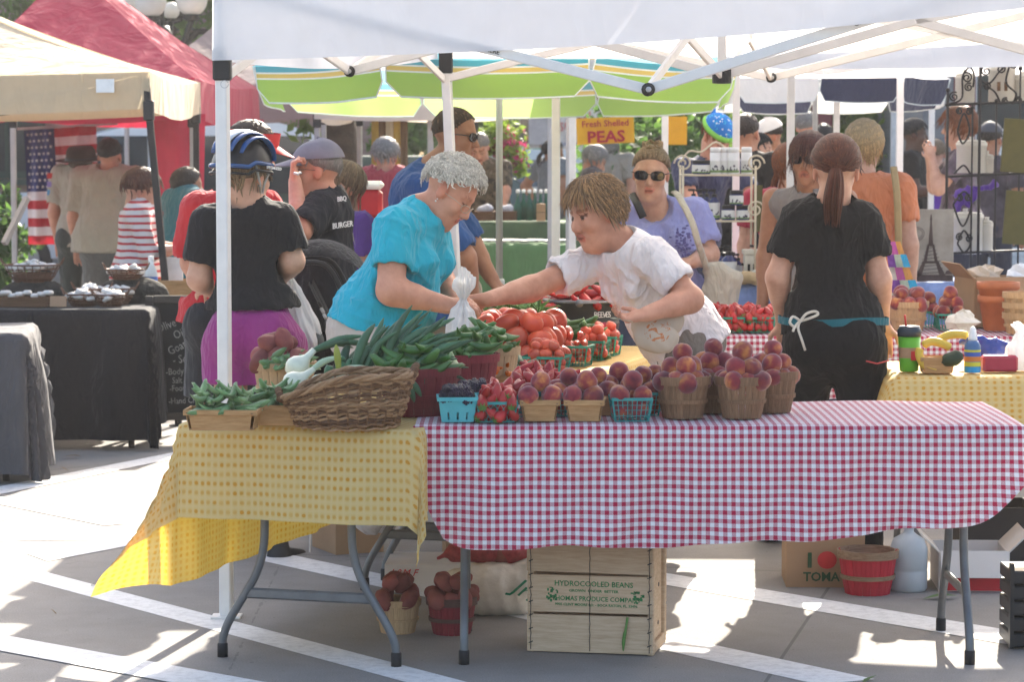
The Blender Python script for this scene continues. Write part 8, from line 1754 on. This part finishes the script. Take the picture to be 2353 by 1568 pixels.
for z0, z1, cc_ in ((0, .022, (.02, .25, .55)), (.022, .04, (.5, .5, .05)), (.04, .06, (.55, .18, .04)), (.06, .075, (.05, .1, .4)), (.075, .085, (.5, .5, .05))): G().lathe([(.0308, z0 + .002), (.0308, z1)], 22, p, caps=False).build('label_band', M('lab%.2f' % z0, cc_, .5), t, smooth=True)
p = onq(2275, 10.4); blob('crisp_bag', [rc(p + V(-.07, 0, .1), p + V(.08, 0, .07), .04, .035, None, .04, V(0, .6, .8), .5), el(p + V(.02, 0, .05), (.09, .05, .05))], .009, M('foil_blue', (.015, .035, .25), .25, .2, spec=.6), wr=.012, label='shiny dark blue snack bag on the right yellow table', cat='bag')
p = onq(2300, 10.2); G().box(p + V(0, 0, .03), (.13, .06, .06), bev=.008).build('red_pouch', M('pouch_red', (.35, .03, .06), .4), None, label='red and white packet lying by the squeeze bottle', cat='packet')
poly_bag('plastic_bag', onq(2352, 10.25), [(.005, .004), (.05, 0), (.062, .04), (.058, .08), (.03, .12), (.02, .14), (.035, .17)], BAG, seed=8, label='crumpled clear plastic bag at the right picture edge', cat='bag')

# ================================================================== MORE PEOPLE
def crowd(label, px, d, top, yaw, skin, shirt, pants, hairk, style=None, res=.012, hat=None, glasses=None, face=None, kw=None, hk=None, **st):
    J, f, u = stand(px, d, top, yaw, **st); t, c, m = person(label, J, f, u, skin, ('tee', shirt), pants, res=res, seed=int(px), shoes=False, face=face or {}, **(dict(dict(sl=.55, g=1.1, armr=1.1, wr=.006), **(kw or {}))))
    if hairk: hair_build(t, c, m, 1.02, 's', hairk, int(px), **dict(dict(n=220, front=.5, side=-.1, back=-.5, thick=.012, length=.04, puff=.15, lock=.0045, grav=.3), **(hk or {})))
    if glasses: sunglasses(t, c, m, clear=glasses == 'clear')
    return t, c, m, J
M_ = dict(sex='m', eyes='open'); LONG = dict(n=260, length=.17, thick=.016, back=-.75, side=-.35, grav=.85, lock=.005); BUZZ = dict(n=150, thick=.006, length=.02)
KH = cloth('khaki_shirt', (.36, .34, .27), bump=.4); OLV = cloth('olive_trousers', (.045, .055, .05)); NAVYP = cloth('navy_trousers', (.02, .025, .045))
# sunglasses woman and blonde in orange by the rear table
t, c, m, J = crowd('woman in dark sunglasses and grey tank top beside the helper', 1862, 13.2, 308, -22, 'tan', cloth('grey_tank', (.2, .17, .16)), JEAN, 'auburn', res=.009, glasses='dark', face=dict(eyes='none', age=1), hk=dict(n=800, length=.12, thick=.022, back=-.8, side=-.55, front=.5, grav=.7, lock=.0032, puff=.12), kw=dict(tank=True, g=1.0), arms='down', h=1.62, sw=.18)
QB = thing('quilted_tote', 'colourful patchwork tote hanging behind the helper in black', 'bag', at(2065, 690, 12.9)); qcol = [(.5, .46, .4), (.03, .35, .55), (.45, .1, .3), (.18, .06, .3), (.55, .25, .06), (.42, .5, .38)]
def qpt(u, v): a = at(2030 + 20 * v, 560 + 10 * u, 12.9); return V(a.x + .13 * u * (.6 + .5 * v), 12.9 - .02 * math.sin(3 * u), at(2040, 555, 12.9).z - .30 * v)
for i in range(3):
    for j in range(5): sheet('patch', lambda u, v, i=i, j=j: (qpt((i + u) / 3 + .08 * (j % 2), (j + v) / 5) - V(0, .002 * ((i + j) % 2), 0), (u, v)), 3, 3, cloth('patch_%d' % ((i * 2 + j * 3) % 6), qcol[(i * 2 + j * 3) % 6], var=.4), QB)
G().tube(smooth_path([at(1985, 470, 13.0), at(2015, 500, 12.85), at(2040, 560, 12.88)], 5), .012, 6, flat=((0, 1, 0), .3)).build('strap', cloth('patch_1', qcol[1]), QB, smooth=True)
t, c, m, J = crowd('blonde woman in an orange tee seen from behind', 1985, 13.9, 282, 160, 'fair', cloth('orange_tee', (.62, .2, .085), bump=.4), JEAN, 'blonde', res=.01, hk=dict(n=900, length=.09, thick=.026, back=-.75, side=-.5, grav=.6, lock=.0034, puff=.12), kw=dict(g=1.2), h=1.68, sw=.2)
P = smooth_path([J['rs'] + V(-.06, -.1, .1), J['rs'] + V(-.05, -.17, -.05), J['rs'] + V(-.04, -.17, -.3)], 5); G().tube(P, .018, 6, flat=((0, 1, 0), .3)).build('bag_strap', M('strap_tan', (.4, .27, .12), .7), t, smooth=True)
t, c, m, J = crowd('person with a blue and lime bandana leaning over the cosmetics table', 1645, 16.4, 268, 35, 'pink', cloth('navy_pink_top', (.03, .035, .08)), JEAN, 'red', res=.011, face=dict(eyes='down'), bend=.4, hp=.7, arms='reach', h=1.8, kw=dict(g=1.1))
g = G(); P_ = lambda x, y, z: c + m @ V(x, y, z)
for i in range(28):
    pass
bnd = G(); na, ne = 30, 8; Vs = []
for i in range(na):
    a = 2 * math.pi * i / na
    for j in range(ne + 1): e = .12 + 1.45 * j / ne; Vs.append(P_(-.01 + .116 * math.cos(e) * math.cos(a), .093 * math.cos(e) * math.sin(a), .035 + .105 * math.sin(e)))
def bandana_mat():
    k = N('bandana_print'); co = k.co(); v = k.n('TexVoronoi'); v.inputs['Scale'].default_value = 42; k.l(co, v.inputs['Vector']); f = k.noise(30, 2, .5, co, 2)
    c_ = k.mix(k.mth('LESS_THAN', v.outputs['Distance'], .22), (.02, .16, .5), (.65, .68, .68)); c_ = k.mix(k.mth('GREATER_THAN', f, .62), c_, (.05, .4, .6)); return k.fin(c_, .8, .2)
bo = bnd.add(Vs, [(i * (ne + 1) + j, ((i + 1) % na) * (ne + 1) + j, ((i + 1) % na) * (ne + 1) + j + 1, i * (ne + 1) + j + 1) for i in range(na) for j in range(ne)]).build('bandana', bandana_mat(), t, smooth=True)
G().tube([P_(-.01 + .104 * math.cos(a), .082 * math.sin(a), .052) for a in [2 * math.pi * i / 30 for i in range(31)]], .02, 6, flat=((m @ V(0, 0, 1)), 1)).build('lime_band', M('lime_cloth', (.2, .5, .08), .8), bo, smooth=True); G().tube([P_(-.11, .02, .06), P_(-.16, .03, .08), P_(-.18, .05, .05)], [.014, .02, .008], 6).build('knot', bandana_mat(), bo, smooth=True)
crowd('man in a black tee behind the cosmetics rack', 1712, 17.2, 262, 150, 'tan', BTEE, NAVYP, 'dark', face=M_, hk=BUZZ, kw=dict(g=1.25, armr=1.2), h=1.78)
t, c, m, J = crowd('man in a white baseball cap looking down', 1772, 20, 276, -70, 'tan', cloth('pale_print_tee', (.5, .52, .56), var=.35), NAVYP, 'dark', face=M_, hk=BUZZ, hp=.3, h=1.75); cap_hat(t, c, m, 1.04, M('cap_white', (.68, .68, .7), .7, .05), brim=.08)
crowd('woman with a dark ponytail behind the rack', 1738, 18.4, 308, 60, 'fair', BTEE, NAVYP, 'black', kw=dict(g=1.0), h=1.6, hk=dict(n=200, length=.05, parts=tail([(-.1, 0, .02), (-.14, 0, -.03), (-.13, 0, -.12), (-.12, 0, -.22)], .028, 40)))
crowd('grey-haired man with glasses behind the grey pole', 1852, 21, 256, 150, 'pink', cloth('white_collar_shirt', (.55, .5, .48)), NAVYP, 'grey', face=M_, hk=BUZZ, glasses='clear', h=1.78)
crowd('person in a navy shirt behind the sunglasses woman', 1893, 23, 285, 170, 'tan', NAVYP, NAVYP, 'dark', h=1.7, hk=BUZZ)
crowd('woman with long sunlit auburn curls in a red top', 1812, 15.6, 332, 165, 'fair', cloth('crimson_top', (.35, .02, .05)), JEAN, 'red', h=1.55, hk=dict(LONG, curl=.45, n=380), kw=dict(g=1.05))
crowd('dark-haired woman in a black tee by the storefront', 2098, 22.5, 276, 75, 'dark', BTEE, NAVYP, 'black', arms='fwd', h=1.76, hk=dict(n=260, length=.05, thick=.02, puff=.2))
crowd('woman with big auburn hair in a floral blouse behind the iron rack', 2208, 19, 252, -95, 'fair', cloth('floral_blouse', (.1, .07, .09), var=.9), NAVYP, 'red', arms='up', h=1.8, hk=dict(n=520, length=.1, thick=.04, back=-.8, side=-.5, puff=.3, curl=.2))
t, c, m, J = crowd('person in a dark cap behind the iron rack', 2276, 21, 284, 150, 'tan', cloth('dark_print', (.05, .04, .05), var=.6), NAVYP, 'dark', h=1.72, hk=BUZZ); cap_hat(t, c, m, 1.04, M('cap_dark', (.06, .06, .07), .7))
crowd('child in a purple tee before the storefront', 2150, 24, 322, 170, 'fair', cloth('violet_tee', (.12, .03, .3)), cloth('red_shorts', (.4, .03, .05)), 'light', h=1.55, hk=dict(n=140))
# middle distance
t, c, m, J = crowd('man in a camouflage shirt bending over the green table', 1103, 23.9, 318, -15, 'pink', None, NAVYP, 'grey', face=dict(sex='m', eyes='down'), bend=.5, hp=.7, arms='reach', hk=BUZZ, h=1.72)
def camo():
    k = N('camouflage'); co = k.co(); f = k.noise(11, 4, .6, co, 1.2); g_ = k.noise(24, 3, .6, co, .8); c_ = k.ramp(f, [(.36, (.03, .025, .018)), (.45, (.09, .07, .045)), (.56, (.16, .125, .085)), (.64, (.05, .05, .03))], 'CONSTANT'); c_ = k.mix(k.mth('GREATER_THAN', g_, .62), c_, (.21, .16, .12)); return k.fin(c_, .85, .2)
T, fr, x, up = torso_prims(J, 1.2, 0, 0, .012); T += [rc(J[a + 's'], lerp(J[a + 's'], J[a + 'e'], .75), .065, .062, None, .03) for a in 'lr'] + [rc(J['neck'], J['head'] + m @ V(-.02, 0, -.1), .062, .06, None, .01, None, 1, -1)]; blob('shirt', T, .012, camo(), t, wr=.006)
crowd('man with bushy grey hair in a red tee seen from behind', 885, 19.5, 322, 175, 'pink', cloth('faded_red_tee', (.33, .035, .05)), NAVYP, 'grey', h=1.62, hk=dict(n=420, length=.05, thick=.03, curl=.4, puff=.25), kw=dict(g=1.35, armr=1.25), sw=.22)
crowd('woman in a grey tee with hands on hips far behind', 1268, 26, 322, 120, 'tan', cloth('grey_tee', (.16, .17, .19)), JEAN, 'dark', arms='hip', h=1.66, hk=dict(n=180, parts=tail([(-.1, 0, .02), (-.15, 0, -.04), (-.14, 0, -.14)], .025, 30)))
crowd('older woman in a dark printed blouse reading by the green table', 1362, 23.5, 336, 80, 'pink', cloth('print_blouse', (.07, .055, .05), var=.9), NAVYP, 'grey', hp=.5, h=1.58, hk=dict(n=320, length=.08, thick=.02, side=-.4, back=-.6, grav=.6))
crowd('person in a stone grey tee behind the printed blouse', 1402, 25.5, 322, 150, 'pink', cloth('stone_tee', (.3, .27, .24)), NAVYP, 'grey', h=1.72, hk=BUZZ)
# left
t, c, m, J = crowd('scout leader in a brown wide-brimmed hat and khaki shirt', 185, 19.9, 345, 160, 'pink', KH, OLV, 'brown', face=M_, hk=BUZZ, h=1.66, kw=dict(sl=.7, g=1.15), sw=.17)
hat = G().lathe([(.19, .055), (.17, .05), (.118, .055), (.11, .07), (.105, .12), (.085, .15), (.03, .155), (.001, .145)], 30, c, m @ Matrix.Rotation(R(-6), 3, 'Y'), caps=False).build('felt_hat', M('brown_felt', (.035, .022, .015), .9, .2), t, smooth=True); G().lathe([(.119, .057), (.114, .075)], 30, c, m @ Matrix.Rotation(R(-6), 3, 'Y'), caps=False).build('hat_band', BLACKP, hat, smooth=True)
for i, (dz, cc_) in enumerate(((.0, (.5, .04, .04)), (-.06, (.25, .2, .5)), (-.12, (.1, .3, .55)))): G().box(J['ls'] + V(-.06, -.05, -.02 + dz), (.05, .01, .04)).build('badge', M('badge%d' % i, cc_, .7), t)
t, c, m, J = crowd('balding scout leader in a khaki shirt and grey trousers', 250, 19.2, 318, 170, 'pink', KH, cloth('grey_trousers', (.12, .125, .12)), 'black', face=M_, hk=dict(BUZZ, front=1.0), h=1.64, kw=dict(sl=.8, g=1.35, armr=1.2), sw=.21)
G().tube([J['pel'] + V(.2 * math.sin(a), .155 * math.cos(a), .01) for a in [2 * math.pi * i / 24 for i in range(25)]], .022, 6).build('belt_pouch', M('dark_canvas', (.04, .04, .038), .8), t, smooth=True)
STR = N('striped_jersey'); _co = STR.co('Generated'); _s = STR.n('SeparateXYZ'); STR.l(_co, _s.inputs[0]); _w = STR.mth('ADD', STR.mth('MULTIPLY', _s.outputs[2], 15), STR.mth('MULTIPLY', STR.noise(5, 2, .5, STR.co()), .5)); _c = STR.mix(STR.mth('LESS_THAN', STR.mth('FRACT', _w), .36), (.62, .56, .54), (.42, .03, .04)); STR = STR.fin(_c, .85, .2)
crowd('woman with short auburn hair in a red and white striped jersey', 318, 15.6, 393, 95, 'pink', STR, JEAN, 'auburn', res=.01, h=1.46, kw=dict(sl=1.3, g=1.1, armr=1.05), hk=dict(n=380, length=.06, thick=.026, curl=.35, puff=.2), hp=.3, arms='fwd')
crowd('person in a teal shirt behind the red curtain', 425, 17.4, 385, 120, 'tan', cloth('deep_teal_shirt', (.01, .11, .15)), NAVYP, 'dark', arms='fwd', h=1.5, hk=BUZZ, kw=dict(g=1.3, sl=.8))
# ================================================================== AIR
_v = [(x, y, z) for x in (-69, 69) for y in (-5, 109) for z in (-1, 9)]
_hz = N('haze_air'); _hz.t.nodes.remove(_hz.b); _pv = _hz.n('VolumePrincipled'); _pv.inputs['Color'].default_value = (.95, .95, 1, 1); _pv.inputs['Density'].default_value = .0007; _pv.inputs['Anisotropy'].default_value = .5; _hz.l(_pv.outputs[0], _hz.o.inputs['Volume'])
ob('haze', _v, [(0, 1, 3, 2), (4, 6, 7, 5), (0, 4, 5, 1), (2, 3, 7, 6), (0, 2, 6, 4), (1, 5, 7, 3)], _hz.m, kind='stuff', smooth=False)
